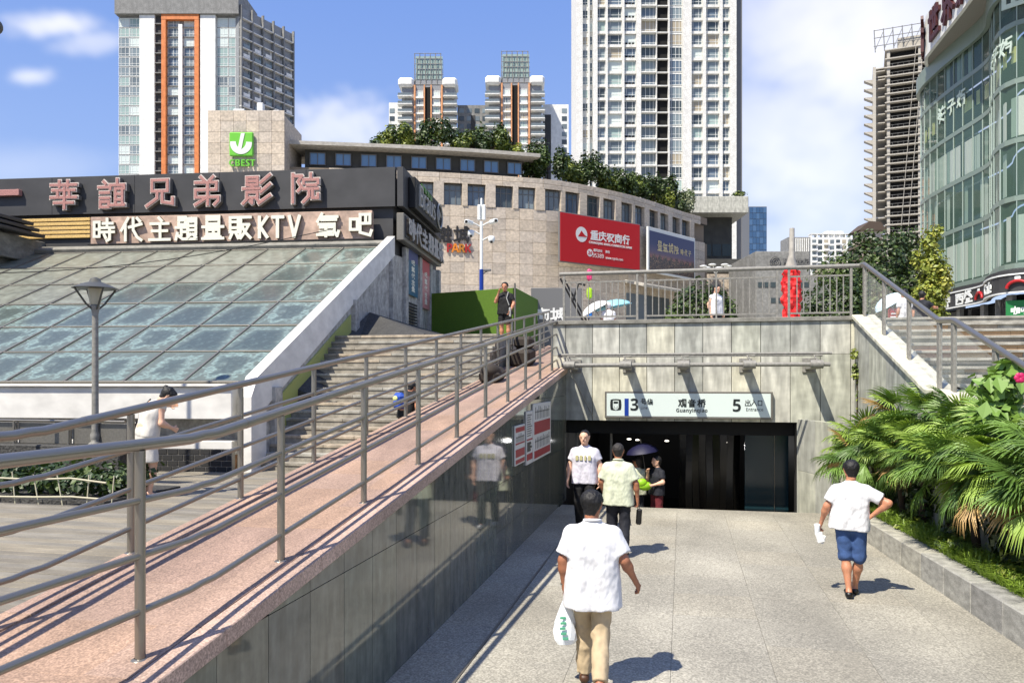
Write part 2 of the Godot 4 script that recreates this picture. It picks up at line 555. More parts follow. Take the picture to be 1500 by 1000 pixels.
func ramp() -> void:
	var r := struct(base("ramp"), "pink granite ramp climbing to the square", "ramp")
	var mb := MB.new()
	var P := PackedVector2Array([Vector2(-4, -0.5), Vector2(-4, 1.13), Vector2(3.4, 1.13), Vector2(23.85, 3.68), Vector2(25, 3.68), Vector2(25, -0.5)])
	mb.prism(P, -4.0, -2.66, Transform3D(Basis(Vector3(0, 0, -1), Vector3.UP, Vector3(1, 0, 0)), Vector3.ZERO))
	add("ramp_body", mb, "grout", r)
	rng.seed = 8
	var d := -3.6
	while d < 23.6:
		var d1 := d + 0.6
		if d < 3.4 and d1 > 3.4:
			d1 = 3.4
		var y0 := ramp_y(d)
		var y1 := ramp_y(d1)
		var an := atan2(y1 - y0, d1 - d)
		var bs := Basis(Vector3.RIGHT, an)
		for c in 3:
			var w: float = [0.2, 0.88, 0.26][c]
			var x: float = [-3.93, -3.39, -2.82][c]
			mb = MB.new()
			mb.cbox(V(x, (y0 + y1) / 2 - 0.02 + rng.randf_range(-0.001, 0.001) + (0.012 if c != 1 else 0.0), (d + d1) / 2), Vector3(w - 0.004, 0.06, (d1 - d) / cos(an) - 0.004), 0.003, bs)
			add("paving_slab", mb, "pink%d" % rng.randi_range(0, 2), r)
		mb = MB.new()
		mb.cbox(V(-2.605, (y0 + y1) / 2 - 0.035, (d + d1) / 2), Vector3(0.165, 0.11, (d1 - d) / cos(an) - 0.004), 0.006, bs)
		if d < 17.4:
			add("edge_stone", mb, "pinkedge", r)
		d = d1
	# wall of polished panels under the ramp's edge
	var wall := tag(base("retaining_wall"), "polished dark granite wall below the pink ramp", "wall")
	mb = MB.new()
	var Q := PackedVector2Array([Vector2(-4, -0.5), Vector2(-4, 1.08), Vector2(3.4, 1.08), Vector2(17.5, 2.84), Vector2(17.5, -1.2), Vector2(16.3, -1.2), Vector2(16.3, -0.5)])
	mb.prism(Q, -2.655, -2.585, Transform3D(Basis(Vector3(0, 0, -1), Vector3.UP, Vector3(1, 0, 0)), Vector3.ZERO))
	add("wall_core", mb, "gap", wall)
	for i in 37:
		var a := -3.4 + i * 0.565
		var b := a + 0.565 - 0.006
		var row := 0
		for yy in [[-0.02, 1.167], [1.173, 2.307], [2.313, 3.2]]:
			var t0: float = minf(yy[1], ramp_y(a) - 0.09)
			var t1: float = minf(yy[1], ramp_y(b) - 0.09)
			if a >= 17.48 or t0 <= yy[0] + 0.02:
				continue
			b = minf(b, 17.48)
			mb = MB.new()
			mb.prism(PackedVector2Array([Vector2(a, yy[0]), Vector2(a, t0), Vector2(b, t1), Vector2(b, yy[0])]) if not (t0 < yy[1] and t1 >= yy[1]) else PackedVector2Array([Vector2(a, yy[0]), Vector2(a, t0), Vector2(a + (b - a) * clampf((yy[1] - t0) / (ramp_y(b) - 0.09 - t0), 0.02, 0.98), yy[1]), Vector2(b, yy[1]), Vector2(b, yy[0])]), -2.584, -2.55 + rng.randf_range(-0.0008, 0.0008), Transform3D(Basis(Vector3(0, 0, -1), Vector3.UP, Vector3(1, 0, 0)), Vector3.ZERO))
			add("wall_panel", mb, "polished%d" % rng.randi_range(0, 3), wall)
			row += 1
	railing(-2.775, 3.6 - 1.475 * 3, 13, 17.5, "steel handrail along the ramp's open edge above the polished wall")
	railing(-3.99, 3.6 - 1.475 * 3, 17, 23.6, "steel handrail between the ramp and the stone stairs")
	notices()


func rail_y(d: float, h: float) -> float:
	return maxf(0.724 + 0.125 * d + h, 1.174 + 0.125 * 0.55 + h)


func railing(x: float, d0: float, n: int, dend: float, label: String) -> void:
	var o := tag(base("handrail"), label, "railing")
	for i in n + 1:
		var d := d0 + i * 1.475
		if d > dend + 0.3:
			continue
		if absf(d - dend) < 0.5:
			d = dend
		var mb := MB.new()
		mb.tube([V(x, ramp_y(d) - 0.02, d), V(x, rail_y(d, 1.05) - 0.01, d)], 0.027, 14)
		mb.lathe([Vector2(0.048, 0.0), Vector2(0.048, 0.006), Vector2(0.031, 0.014)], 14, V(x, ramp_y(d) + 0.012, d))
		add("post", mb, "steel", o)
	for k in 4:
		var h: float = [0.20, 0.49, 0.78, 1.07][k]
		var pts := []
		for q in [d0 - 0.2, 2.0, 3.9, 4.02, 4.14, 4.26, 9.0, 14.0, dend + (0.12 if k == 3 else 0.0)]:
			pts.append(V(x + (0.0 if k == 3 else 0.0), rail_y(q, h) + (0.012 if absf(q - 4.14) < 0.05 else 0.0), q))
		var mb := MB.new()
		mb.tube(pts, 0.0325 if k == 3 else 0.0195, 16)
		if k == 3:
			for q in [4.6, 10.6, 16.4]:
				mb.tube([V(x, rail_y(q, h), q), V(x, rail_y(q + 0.09, h), q + 0.09)], 0.034, 16)
		add("top_rail" if k == 3 else "mid_rail", mb, "steel", o)


func notices() -> void:
	# notice boards on the polished wall: local x along the wall away from the eye
	var spec := [["red_notice", 11.85, 12.62, 1.32, 1.94, "low red and white notice board, leftmost on the polished wall", "R"], ["paper_notice", 12.75, 13.3, 1.24, 2.13, "narrow grey paper notice between two red and white boards", "G"], ["large_notice", 13.36, 15.2, 1.24, 2.24, "tall white notice board with two red bands on the polished wall", "W"]]
	for s in spec:
		var w: float = s[2] - s[1]
		var h: float = s[4] - s[3]
		var o := tag(base(s[0], V(-2.548, s[3], s[1]), PI / 2), s[5], "notice board")
		var mb := MB.new()
		mb.cbox(Vector3(w / 2, h / 2, 0.012), Vector3(w, h, 0.022), 0.004)
		add("board", mb, "paper", o)
		var bands: Array = {"R": [[0.04, 0.14], [0.2, 0.4], [0.52, 0.56], [0.83, 0.95]], "G": [[0.08, 0.2], [0.45, 0.48]], "W": [[0.04, 0.17], [0.46, 0.68]]}[s[6]]
		mb = MB.new()
		for b in bands:
			mb.bx(Vector3(w * 0.05, h * b[0], 0.022), Vector3(w * 0.95, h * b[1], 0.026))
		add("printed_band", mb, "noticered", o)
		mb = MB.new()
		rng.seed = hash(s[0])
		var zones: Array = {"R": [[0.58, 0.8]], "G": [[0.24, 0.42], [0.52, 0.95]], "W": [[0.2, 0.44], [0.72, 0.96]]}[s[6]]
		for z in zones:
			for k in 10:
				if s[6] == "G":
					var yy: float = lerpf(z[0], z[1], (k + 0.5) / 10.0) * h
					mb.bx(Vector3(w * 0.1, yy - 0.008, 0.0225), Vector3(w * rng.randf_range(0.5, 0.9), yy + 0.008, 0.025))
				else:
					var xx := w * (0.08 + 0.84 * (k + 0.5) / 10.0)
					mb.bx(Vector3(xx - w * 0.012, h * z[0], 0.0225), Vector3(xx + w * 0.012, h * lerpf(z[0], z[1], rng.randf_range(0.6, 1.0)), 0.025))
					mb.bx(Vector3(xx - w * 0.03, h * lerpf(z[0], z[1], 0.5), 0.0225), Vector3(xx + w * 0.03, h * lerpf(z[0], z[1], 0.6), 0.0255))
		add("small_print", mb, "ink", o)


func entrance() -> void:
	var wall := tag(base("entrance_wall"), "pale stained stone wall above the station entrance", "wall")
	var mb := MB.new()
	mb.bx(V(-2.9, 1.76, 17.53), V(3.62, 3.9, 17.84))
	mb.bx(V(2.36, -1.2, 17.53), V(3.62, 1.759, 17.84))
	add("wall_core", mb, "gap", wall)
	rng.seed = 21
	for r in 2:
		var y0: float = [1.76, 3.205][r]
		var y1: float = [3.199, 3.9][r]
		for i in 12:
			var x0 := -3.16 + i * 0.6
			var a := maxf(x0, -2.9)
			var b := minf(x0 + 0.588, 3.62)
			if b - a < 0.04:
				continue
			mb = MB.new()
			mb.cbox(V((a + b) / 2, (y0 + y1) / 2, 17.515 + rng.randf_range(-0.0015, 0.0015)), Vector3(b - a, y1 - y0, 0.03), 0.003)
			add("stone_panel", mb, "facing%d" % rng.randi_range(0, 3), wall)
	mb = MB.new()
	mb.cbox(V(0.36, 3.945, 17.66), Vector3(6.6, 0.09, 0.42), 0.01)
	add("coping", mb, "concrete", wall)
	for y in [[-1.2, 0.5], [0.506, 1.755]]:
		mb = MB.new()
		mb.cbox(V(2.99, (y[0] + y[1]) / 2, 17.515), Vector3(1.24, y[1] - y[0], 0.03), 0.003)
		add("stone_panel", mb, "facing1", wall)
	# slanted side wall from the floor's edge to the jamb
	var side := tag(base("side_wall"), "low grey stone wall beside the station doors below the palms", "wall")
	for i in 2:
		for k in 2:
			mb = MB.new()
			var p0 := V(2.86 - 0.24 * i, 0, 16.1 + 0.7 * i)
			var p1 := V(2.86 - 0.24 * (i + 1) + 0.003, 0, 16.1 + 0.7 * (i + 1) - 0.006)
			var m := (p0 + p1) / 2
			var dr := (p1 - p0).normalized()
			var bs := Basis(dr, Vector3.UP, dr.cross(Vector3.UP))
			var y0: float = [-1.1, 0.756][k]
			var y1: float = [0.75, 1.83][k]
			mb.cbox(Vector3(m.x, (y0 + y1) / 2, m.z) + bs.z * 0.06, Vector3((p1 - p0).length(), y1 - y0, 0.12), 0.004, bs)
			add("stone_panel", mb, "facing%d" % [1, 3, 3, 1][i * 2 + k], side)
	# the room behind: walls, ceiling, floor
	var room := tag(base("station_hall"), "dark hall behind the station entrance", "hall")
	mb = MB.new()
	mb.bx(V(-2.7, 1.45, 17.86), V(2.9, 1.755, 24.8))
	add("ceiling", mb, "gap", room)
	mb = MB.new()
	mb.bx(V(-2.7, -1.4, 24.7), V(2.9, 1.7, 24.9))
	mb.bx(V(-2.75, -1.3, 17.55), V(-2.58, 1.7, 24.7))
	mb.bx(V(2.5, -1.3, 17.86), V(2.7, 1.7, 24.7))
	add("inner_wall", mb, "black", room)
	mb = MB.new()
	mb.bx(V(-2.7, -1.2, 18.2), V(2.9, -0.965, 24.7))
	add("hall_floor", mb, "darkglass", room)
	mat("teal", Color(0.10, 0.20, 0.23), 0.15)
	mat("strip", Color(0.03, 0.031, 0.031), 0.22)
	mb = MB.new()
	mb.cbox(V(1.86, 0.35, 18.6), Vector3(0.95, 2.6, 0.03), 0.005)
	add("glass_panel", mb, "teal", room)
	mb = MB.new()
	mb.cbox(V(2.03, 0.35, 18.57), Vector3(0.012, 2.2, 0.02), 0.003)
	add("panel_edge", mb, "steel", room)
	for x in [-2.42, -1.62]:
		mb = MB.new()
		mb.cbox(V(x, 0.3, 18.3), Vector3(0.05, 2.8, 0.05), 0.004)
		add("door_frame", mb, "dullsteel", room)
	# clear strip curtain across the middle
	var cur := tag(base("strip_curtain"), "dark hanging plastic strip curtain in the station doorway", "strip curtain")
	for i in 9:
		mb = MB.new()
		var pts := []
		var x := 0.0 + i * 0.155
		for k in 17:
			pts.append(V(x + 0.012 * sin(k * 0.4 + i), 1.72 - k * 0.165, 19.0 + 0.012 * sin(k * 0.35 + i * 1.7)))
		for k in 16:
			var wv := Vector3(0.075, 0, 0.02 * sin(i * 2.1 + k * 0.12))
			var wv2 := Vector3(0.075, 0, 0.02 * sin(i * 2.1 + (k + 1) * 0.12))
			mb.quad(pts[k + 1] - wv2, pts[k + 1] + wv2, pts[k] + wv, pts[k] - wv)
			mb.quad(pts[k + 1] + wv2 + Vector3(0, 0, -0.003), pts[k + 1] - wv2 + Vector3(0, 0, -0.003), pts[k] - wv + Vector3(0, 0, -0.003), pts[k] + wv + Vector3(0, 0, -0.003))
		add("strip", mb, "strip", cur)
	var glow := mat("lampglow", Color(0.9, 0.9, 0.88), 0.5)
	glow.emission_enabled = true
	glow.emission = Color(1, 0.97, 0.9)
	glow.emission_energy_multiplier = 2.5
	for p in [[-1.35, 20.5, "above the two women in the doorway", 1.12], [-1.25, 22.5, "deepest inside the hall on the left", 0.95], [-0.4, 21.0, "just left of the strip curtain", 1.05], [1.2, 21.5, "behind the strip curtain's right end", 1.0], [1.15, 23.0, "deepest inside the hall on the right", 0.8], [1.75, 22.4, "above the teal glass panel", 1.0]]:
		mb = MB.new()
		mb.lathe([Vector2(0.0, 0.0), Vector2(0.05, 0.0), Vector2(0.055, 0.02), Vector2(0.0, 0.035)], 10, V(p[0], p[3], p[1]))
		var o := base("ceiling_lamp")
		add("glowing_disc", mb, "lampglow", o)
		mb = MB.new()
		mb.tube([V(p[0], p[3] + 0.034, p[1]), V(p[0], 1.452, p[1])], 0.006, 6)
		add("rod", mb, "black", o)
		tag(o, "small round lamp glowing %s" % p[2], "ceiling lamp", "ceiling lamps in the station hall")
		var l := OmniLight3D.new()
		l.name = "lamp_light"
		l.position = V(p[0], p[3] - 0.05, p[1])
		l.light_energy = 0.05
		l.omni_range = 8.0
		l.light_size = 0.05
		l.shadow_enabled = true
		add_child(l, true)
	# the station sign over the opening
	var s := tag(base("station_sign", V(-1.7, 1.82, 17.5)), "long white station name sign over the entrance", "sign")
	s.position.x = -1.68
	s.scale = Vector3(0.955, 0.98, 1.0)
	mb = MB.new()
	var W := 3.72
	var H := 0.6
	mb.cbox(Vector3(W / 2, H / 2, 0.05), Vector3(W, H, 0.1), 0.008)
	add("frame", mb, "dullsteel", s)
	mb = MB.new()
	mb.cbox(Vector3(W / 2, H / 2, 0.06), Vector3(W - 0.09, H - 0.09, 0.09), 0.004)
	add("face", mb, "signwhite", s)
	var z := 0.1055
	mb = MB.new()
	var rr := PackedVector2Array()
	for i in 16:
		var a := TAU * i / 16
		rr.append(Vector2(0.255, 0.3) + Vector2(clampf(cos(a) * 1.4, -1, 1) * 0.085 + cos(a) * 0.045, clampf(sin(a) * 1.4, -1, 1) * 0.085 + sin(a) * 0.045))
	mb.prism(rr, z, z + 0.003)
	add("train_symbol", mb, "ink", s)
	mb = MB.new()
	mb.cbox(Vector3(0.255, 0.31, z + 0.004), Vector3(0.13, 0.17, 0.004), 0.001)
	mb.bx(Vector3(0.205, 0.2, z + 0.003), Vector3(0.305, 0.215, z + 0.006))
	mb.bx(Vector3(0.235, 0.185, z + 0.003), Vector3(0.275, 0.2, z + 0.0065))
	add("train_symbol", mb, "signwhite", s)
	mb = MB.new()
	mb.bx(Vector3(0.205, 0.325, z + 0.006), Vector3(0.305, 0.375, z + 0.008))
	mb.bx(Vector3(0.21, 0.25, z + 0.006), Vector3(0.23, 0.265, z + 0.008))
	mb.bx(Vector3(0.28, 0.25, z + 0.006), Vector3(0.30, 0.265, z + 0.008))
	add("train_symbol", mb, "ink", s)
	mb = MB.new()
	mb.bx(Vector3(0.455, 0.055, z), Vector3(0.55, 0.44, z + 0.003))
	add("line_mark", mb, "lineblue", s)
	text_part("number", "3", 0.37, 0.006, "ink", Vector3(0.68, 0.3, z + 0.003), s, true)
	text_part("number", "5", 0.37, 0.006, "ink", Vector3(2.945, 0.3, z + 0.003), s, true)
	mb = MB.new()
	glyph(mb, "hao", Vector2(0.83, 0.31), 0.12, 0.12, 0.017, z, 0.003, 0.0004)
	glyph(mb, "xian", Vector2(0.97, 0.31), 0.12, 0.12, 0.017, z, 0.003, 0.0004)
	glyph(mb, "guan", Vector2(1.68, 0.27), 0.155, 0.155, 0.026, z, 0.003, 0.0004)
	glyph(mb, "yin", Vector2(1.89, 0.27), 0.155, 0.155, 0.026, z, 0.003, 0.0004)
	glyph(mb, "qiao", Vector2(2.10, 0.27), 0.155, 0.155, 0.026, z, 0.003, 0.0004)
	glyph(mb, "chu", Vector2(3.13, 0.30), 0.11, 0.12, 0.016, z, 0.003, 0.0004)
	glyph(mb, "ru", Vector2(3.26, 0.30), 0.11, 0.12, 0.016, z, 0.003, 0.0004)
	glyph(mb, "kou", Vector2(3.39, 0.30), 0.11, 0.12, 0.016, z, 0.003, 0.0004)
	add("lettering", mb, "ink", s)
	text_part("lettering", "Line", 0.085, 0.005, "ink", Vector3(0.9, 0.235, z + 0.002), s)
	text_part("lettering", "Guanyinqiao", 0.115, 0.005, "ink", Vector3(1.965, 0.185, z + 0.002), s, true)
	text_part("lettering", "Entrance", 0.095, 0.005, "ink", Vector3(3.33, 0.215, z + 0.002), s)
	# bare canopy frame left on the wall
	var cf := tag(base("canopy_frame"), "bare metal canopy frame of pipes and bracket arms on the entrance wall", "canopy frame")
	for k in 5:
		var x: float = [-2.34, -1.16, 0.02, 1.32, 2.6][k]
		mb = MB.new()
		mb.cbox(V(x, 2.97, 16.99), Vector3(0.15, 0.18, 1.0), 0.008)
		mb.cbox(V(x, 2.97, 17.48), Vector3(0.26, 0.3, 0.03), 0.004)
		add("arm", mb, "painted", cf)
		mb = MB.new()
		mb.tube([V(x - 0.12, 2.97, 16.46), V(x + 0.12, 2.97, 16.46)], 0.085, 12)
		mb.tube([V(x + 0.02, 3.05, 16.5), V(x - 0.04, 3.15, 16.55), V(x + 0.12, 3.15, 16.55)], 0.025, 6)
		add("clamp", mb, "painted", cf)
	mb = MB.new()
	mb.tube([V(-2.5, 2.97, 16.46), V(2.85, 2.97, 16.46)], 0.045, 10)
	add("pipe", mb, "painted", cf)
	mb = MB.new()
	mb.tube([V(-2.6, 3.19, 16.55), V(2.9, 3.19, 16.55)], 0.026, 8)
	mb.tube([V(-2.6, 3.15, 16.55), V(2.6, 3.15, 16.55)], 0.018, 6)
	add("pipe", mb, "painted", cf)
	mb = MB.new()
	mb.tube([V(-2.4, 2.95, 16.6), V(-1.95, 1.85, 17.44)], 0.012, 6)
	add("stay_wire", mb, "painted", cf)
	# railing on top of the wall
	var rl := tag(base("square_railing"), "grey railing with thin balusters on top of the entrance wall", "railing")
	mb = MB.new()
	mb.tube([V(-2.72, 5.05, 17.6), V(3.68, 5.05, 17.6)], 0.045, 12)
	add("top_rail", mb, "painted", rl)
	var posts := [-2.62, -0.98, -0.8, 0.72, 1.98, 2.22, 3.46]
	for x in posts:
		mb = MB.new()
		mb.cbox(V(x, 4.52, 17.6), Vector3(0.05 if x != 0.72 else 0.035, 1.06, 0.05), 0.004)
		add("post", mb, "painted", rl)
	for s2 in [[-2.6, -1.0], [-0.78, 0.7], [0.74, 1.95], [2.25, 3.44]]:
		mb = MB.new()
		mb.bx(V(s2[0], 4.84, 17.585), V(s2[1], 4.875, 17.615))
		mb.bx(V(s2[0], 4.06, 17.585), V(s2[1], 4.095, 17.615))
		add("cross_rail", mb, "painted", rl)
		var n := int(round((s2[1] - s2[0]) / 0.133))
		for i in range(1, n):
			mb = MB.new()
			var x: float = lerpf(s2[0], s2[1], float(i) / n)
			mb.bx(V(x - 0.011, 4.095, 17.59), V(x + 0.011, 4.84, 17.61))
			add("baluster", mb, "painted", rl)


# the cinema: its own axes, x to the right along its front, z towards the street, y from the deck
func ktv() -> Transform3D:
	return Transform3D(Basis(Vector3.UP, 0.1037), V(-7.59, 1.0, 13.02))


func kbase(called: String, at := Vector3.ZERO) -> Node3D:
	return base(called, ktv() * at, 0.1037)


func pane_textures() -> void:
	var f := FastNoiseLite.new()
	f.frequency = 1.0
	f.fractal_octaves = 4
	for k in 7:
		f.seed = 40 + k
		var im := Image.create_empty(160, 120, false, Image.FORMAT_RGB8)
		for y in 120:
			for x in 160:
				var u := x / 160.0
				var v := y / 120.0
				var n := f.get_noise_2d(u * 5.0 + k * 9.0, v * 4.0)
				var n2 := f.get_noise_2d(u * 26.0, v * 9.0 + k * 5.0)
				var e := minf(minf(u, 1.0 - u) * 1.25, minf(v, 1.0 - v))
				var c: Color
				if k < 5:
					# washed centre, pale dried rim, dull dirt by the frame
					var r: float = e + n * [0.16, 0.10, 0.22, 0.12, 0.18][k] + n2 * 0.025 + [0.0, 0.12, -0.05, 0.06, -0.1][k] + (u - 0.5) * [0.12, 0.0, -0.2, 0.25, 0.1][k]
					var rim: float = smoothstep(0.0, 0.12, r) * (1.0 - smoothstep(0.10, 0.32, r)) * [1.0, 0.5, 1.15, 0.8, 1.0][k]
					var centre := smoothstep(0.10, 0.34, r)
					c = Color(0.38, 0.41, 0.38).lerp(Color(0.54, 0.625, 0.60), clampf(rim * (0.6 + n2 * 0.9), 0, 1)).lerp(Color(0.285, 0.32, 0.31), centre * (0.92 if k % 2 else 0.7))
					c = c.lerp(Color(0.46, 0.54, 0.52), clampf(smoothstep(0.1, 0.5, n2 + n) * 0.25, 0, 1))
				else:
					c = Color(0.43, 0.435, 0.395).lerp(Color(0.54, 0.555, 0.51), clampf(0.5 + n * 0.8, 0, 1)).lerp(Color(0.34, 0.34, 0.30), clampf(smoothstep(0.12, 0.0, e) * 0.6 + n2 * 0.3, 0, 1))
				im.set_pixel(x, y, c)
		var m := mat("pane%d" % k, Color.WHITE, 0.16 if k < 5 else 0.28, 0.0, 0.27)
		m.albedo_texture = ImageTexture.create_from_image(im)


func cinema() -> void:
	pane_textures()
	surf("sidegrey", Color(0.78, 0.77, 0.74), 0.8, "stain", Vector3(2, 3, 2), "patch", Vector3.ONE)
	surf("signgrey", Color(0.245, 0.245, 0.25), 0.55, "cloudy", Vector3(4, 3, 4))
	surf("beige", Color(0.88, 0.755, 0.67), 0.6, "stain", Vector3(2.6, 2.2, 2.6), "cloudy", Vector3(5, 3, 5))
	surf("letterpink", Color(0.70, 0.50, 0.47), 0.55, "patch", Vector3.ONE * 0.4, "", Vector3.ONE, "", 0.0, false)
	mat("letterrim", Color(0.82, 0.78, 0.74), 0.5)
	mat("letterside", Color(0.40, 0.39, 0.37), 0.6)
	mat("cream", Color(0.88, 0.87, 0.80), 0.45)
	mat("creamside", Color(0.45, 0.40, 0.33), 0.6)
	surf("brickdark", Color(0.20, 0.20, 0.20), 0.75, "speck", Vector3.ONE * 0.6)
	surf("mortar", Color(0.62, 0.60, 0.56), 0.9, "grain", Vector3.ONE)
	surf("plaster", Color(0.80, 0.62, 0.48), 0.85, "stain", Vector3.ONE * 0.7)
	surf("bamboo", Color(0.86, 0.72, 0.44), 0.6, "patch", Vector3.ONE * 0.5)
	var b := tag(base("cinema_building", ktv().origin, 0.1037), "low building with a large sloping roof of dusty glass panes beside the stairs", "building") as Node3D
	var K := 0.437
	var an := atan(K)
	var bs := Basis(Vector3.RIGHT, an)
	# slope: frame bars, panes
	var roof := add("glass_roof", MB.new(), "gap", b)
	var mb := MB.new()
	mb.prism(PackedVector2Array([Vector2(0.0, 1.45), Vector2(0.0, 1.56), Vector2(9.4, 1.56 + K * 9.4), Vector2(9.4, 1.0)]), -16.0, -0.2, Transform3D(Basis(Vector3(0, 0, -1), Vector3.UP, Vector3(1, 0, 0)), Vector3.ZERO))
	add("roof_bed", mb, "gap", b)
	roof.mesh = null
	roof.free()
	rng.seed = 77
	var vs := [0.02, 1.42, 2.85, 4.4, 6.0, 7.6, 9.2]
	for r in 6:
		for c in 13:
			var x1 := -0.26 - c * 1.19
			var x0 := x1 - 1.19
			var v0: float = vs[r]
			var v1: float = vs[r + 1]
			mb = MB.new()
			var ctr := Vector3((x0 + x1) / 2, 1.6 + K * (v0 + v1) / 2, -(v0 + v1) / 2)
			var jig := Basis(Vector3.RIGHT, rng.randf_range(-0.006, 0.006)) * Basis(Vector3.BACK, rng.randf_range(-0.006, 0.006))
			mb.cbox(ctr, Vector3(1.13, 0.03, (v1 - v0) / cos(an) - 0.06), 0.004, bs * jig)
			var dusty := r >= 3 and c > 3 + rng.randi_range(0, 2) or r >= 4 and c > 1
			add("roof_pane", mb, "pane%d" % (rng.randi_range(5, 6) if dusty else rng.randi_range(0, 4)), b)
	for c in 14:
		var x := -0.25 - c * 1.19
		mb = MB.new()
		mb.cbox(Vector3(x, 1.615 + K * 4.6, -4.6), Vector3(0.045, 0.05, 9.2 / cos(an)), 0.005, bs)
		add("glazing_bar", mb, "dullsteel", b)
	for r in 7:
		mb = MB.new()
		mb.cbox(Vector3(-8.0, 1.612 + K * vs[r], -vs[r]), Vector3(15.6, 0.045, 0.04), 0.005, bs)
		add("glazing_bar", mb, "dullsteel", b)
	# top flashing
	mb = MB.new()
	mb.cbox(Vector3(-8.0, 1.66 + K * 9.35, -9.38), Vector3(15.6, 0.2, 0.34), 0.02, bs)
	add("flashing", mb, "concrete", b)
	# fascia and front wall below the eave
	mb = MB.new()
	mb.cbox(Vector3(-8.2, 1.24, 0.05), Vector3(15.7, 0.58, 0.5), 0.012)
	mb.cbox(Vector3(-8.2, 1.56, 0.12), Vector3(15.75, 0.05, 0.5), 0.01)
	add("fascia", mb, "whitewall", b)
	mb = MB.new()
	mb.bx(Vector3(-16, 0.0, -0.45), Vector3(-0.3, 0.96, -0.25))
	add("front_wall", mb, "sidegrey", b)
	mb = MB.new()
	mb.cbox(Vector3(-8.2, 0.42, -0.02), Vector3(15.6, 0.26, 0.4), 0.01)
	add("sill", mb, "whitewall", b)
	mb = MB.new()
	mb.cbox(Vector3(-8.2, 0.14, -0.06), Vector3(15.5, 0.28, 0.36), 0.01)
	add("wall_base", mb, "plaster", b)
	for x in [-3.3, -6.6, -9.9]:
		mb = MB.new()
		mb.cbox(Vector3(x, 0.75, -0.05), Vector3(0.32, 0.42, 0.44), 0.01)
		add("pier", mb, "whitewall", b)
	# sloping concrete beam and its pillar
	mb = MB.new()
	mb.prism(PackedVector2Array([Vector2(-0.32, 0.0), Vector2(-0.32, 1.35), Vector2(-0.05, 1.72), Vector2(9.6, 1.84 + K * 9.6), Vector2(9.6, 1.25 + K * 9.6), Vector2(0.32, 1.16), Vector2(0.32, 0.0)]), -0.2, 0.03, Transform3D(Basis(Vector3(0, 0, -1), Vector3.UP, Vector3(1, 0, 0)), Vector3.ZERO))
	add("sloping_beam", mb, "whitewall", b)
	# side wall under the beam
	mat("olive", Color(0.66, 0.68, 0.40), 0.12)
	mb = MB.new()
	mb.prism(PackedVector2Array([Vector2(0.33, 0.0), Vector2(0.33, 1.2), Vector2(9.6, 1.3 + K * 9.6), Vector2(16.4, 5.9), Vector2(16.4, 0)]), -0.2, -0.02, Transform3D(Basis(Vector3(0, 0, -1), Vector3.UP, Vector3(1, 0, 0)), Vector3.ZERO))
	add("side_wall", mb, "sidegrey", b)
	mb = MB.new()
	mb.prism(PackedVector2Array([Vector2(1.0, 0.2), Vector2(1.0, 1.35), Vector2(5.4, 3.3), Vector2(5.4, 2.1)]), -0.02, 0.02, Transform3D(Basis(Vector3(0, 0, -1), Vector3.UP, Vector3(1, 0, 0)), Vector3.ZERO))
	add("side_window", mb, "olive", b)
	for d in [0.75, 5.7, 9.3, 10.9, 12.9, 14.6, 16.1]:
		mb = MB.new()
		var top := minf(1.2 + K * d, 5.9)
		mb.cbox(Vector3(0.03, top / 2, -d), Vector3(0.14, top, 0.34), 0.012)
		add("pilaster", mb, "sidegrey", b)
	# upper storey behind the signs
	mb = MB.new()
	mb.bx(Vector3(-17, 5.6, -16.4), Vector3(-0.12, 8.0, -9.95))
	add("upper_wall", mb, "signgrey", b)
	mb = MB.new()
	for i in 9:
		mb.bx(Vector3(0.03, 3.35 + i * 0.1, -12.4), Vector3(0.07, 3.4 + i * 0.1, -11.2))
	add("vent_grille", mb, "brickdark", b)
	for s in [["blue_banner", 11.2, 12.5, 4.45, 6.0, "tall teal and blue banner with white lettering on the cinema's side wall"], ["red_banner", 13.2, 14.35, 4.2, 5.9, "faded red and pink banner on the cinema's side wall"]]:
		var o := tag(base(s[0], ktv() * Vector3(0.04, s[3], -s[1]), 0.1037 + PI / 2), s[5], "banner")
		var w: float = s[2] - s[1]
		var h: float = s[4] - s[3]
		mat("bn_" + s[0], Color(0.10, 0.36, 0.46) if s[0] == "blue_banner" else Color(0.72, 0.28, 0.30), 0.5)
		mat("bn2_" + s[0], Color(0.24, 0.28, 0.48) if s[0] == "blue_banner" else Color(0.76, 0.52, 0.50), 0.5)
		mb = MB.new()
		mb.cbox(Vector3(w / 2, h * 0.36, 0.015), Vector3(w, h * 0.72, 0.03), 0.003)
		add("cloth", mb, "bn_" + s[0] if s[0] == "blue_banner" else "bn2_" + s[0], o)
		mb = MB.new()
		mb.cbox(Vector3(w / 2, h * 0.86, 0.015), Vector3(w, h * 0.277, 0.03), 0.003)
		add("cloth", mb, "bn2_" + s[0] if s[0] == "blue_banner" else "bn_" + s[0], o)
		mb = MB.new()
		for k in 5:
			glyph(mb, ["ba", "yang", "dai", "zhu", "liang"][k], Vector2(w * 0.3, h * (0.66 - k * 0.14)), w * 0.32, h * 0.1, 0.035, 0.03, 0.004, 0.0006)
		add("lettering", mb, "cream", o)
	# dark stone plinth stepping up beside the stairs
	mb = MB.new()
	var pa := V(-7.0, 2.15, 14.9)
	var pb := V(-5.9, 3.74, 17.5)
	var pe := V(-6.3, 3.76, 25.0)
	var pc := V(-8.3, 4.5, 20.0)
	var pf := V(-8.85, 4.5, 25.0)
	var pg := V(-7.85, 2.5, 14.9)
	var dn := Vector3(0, -1.6, 0)
	mb.tri(pa, pb, pc)
	mb.tri(pa, pc, pg)
	mb.quad(pb, pe, pf, pc)
	mb.quad(pa + dn, pb + dn, pb, pa)
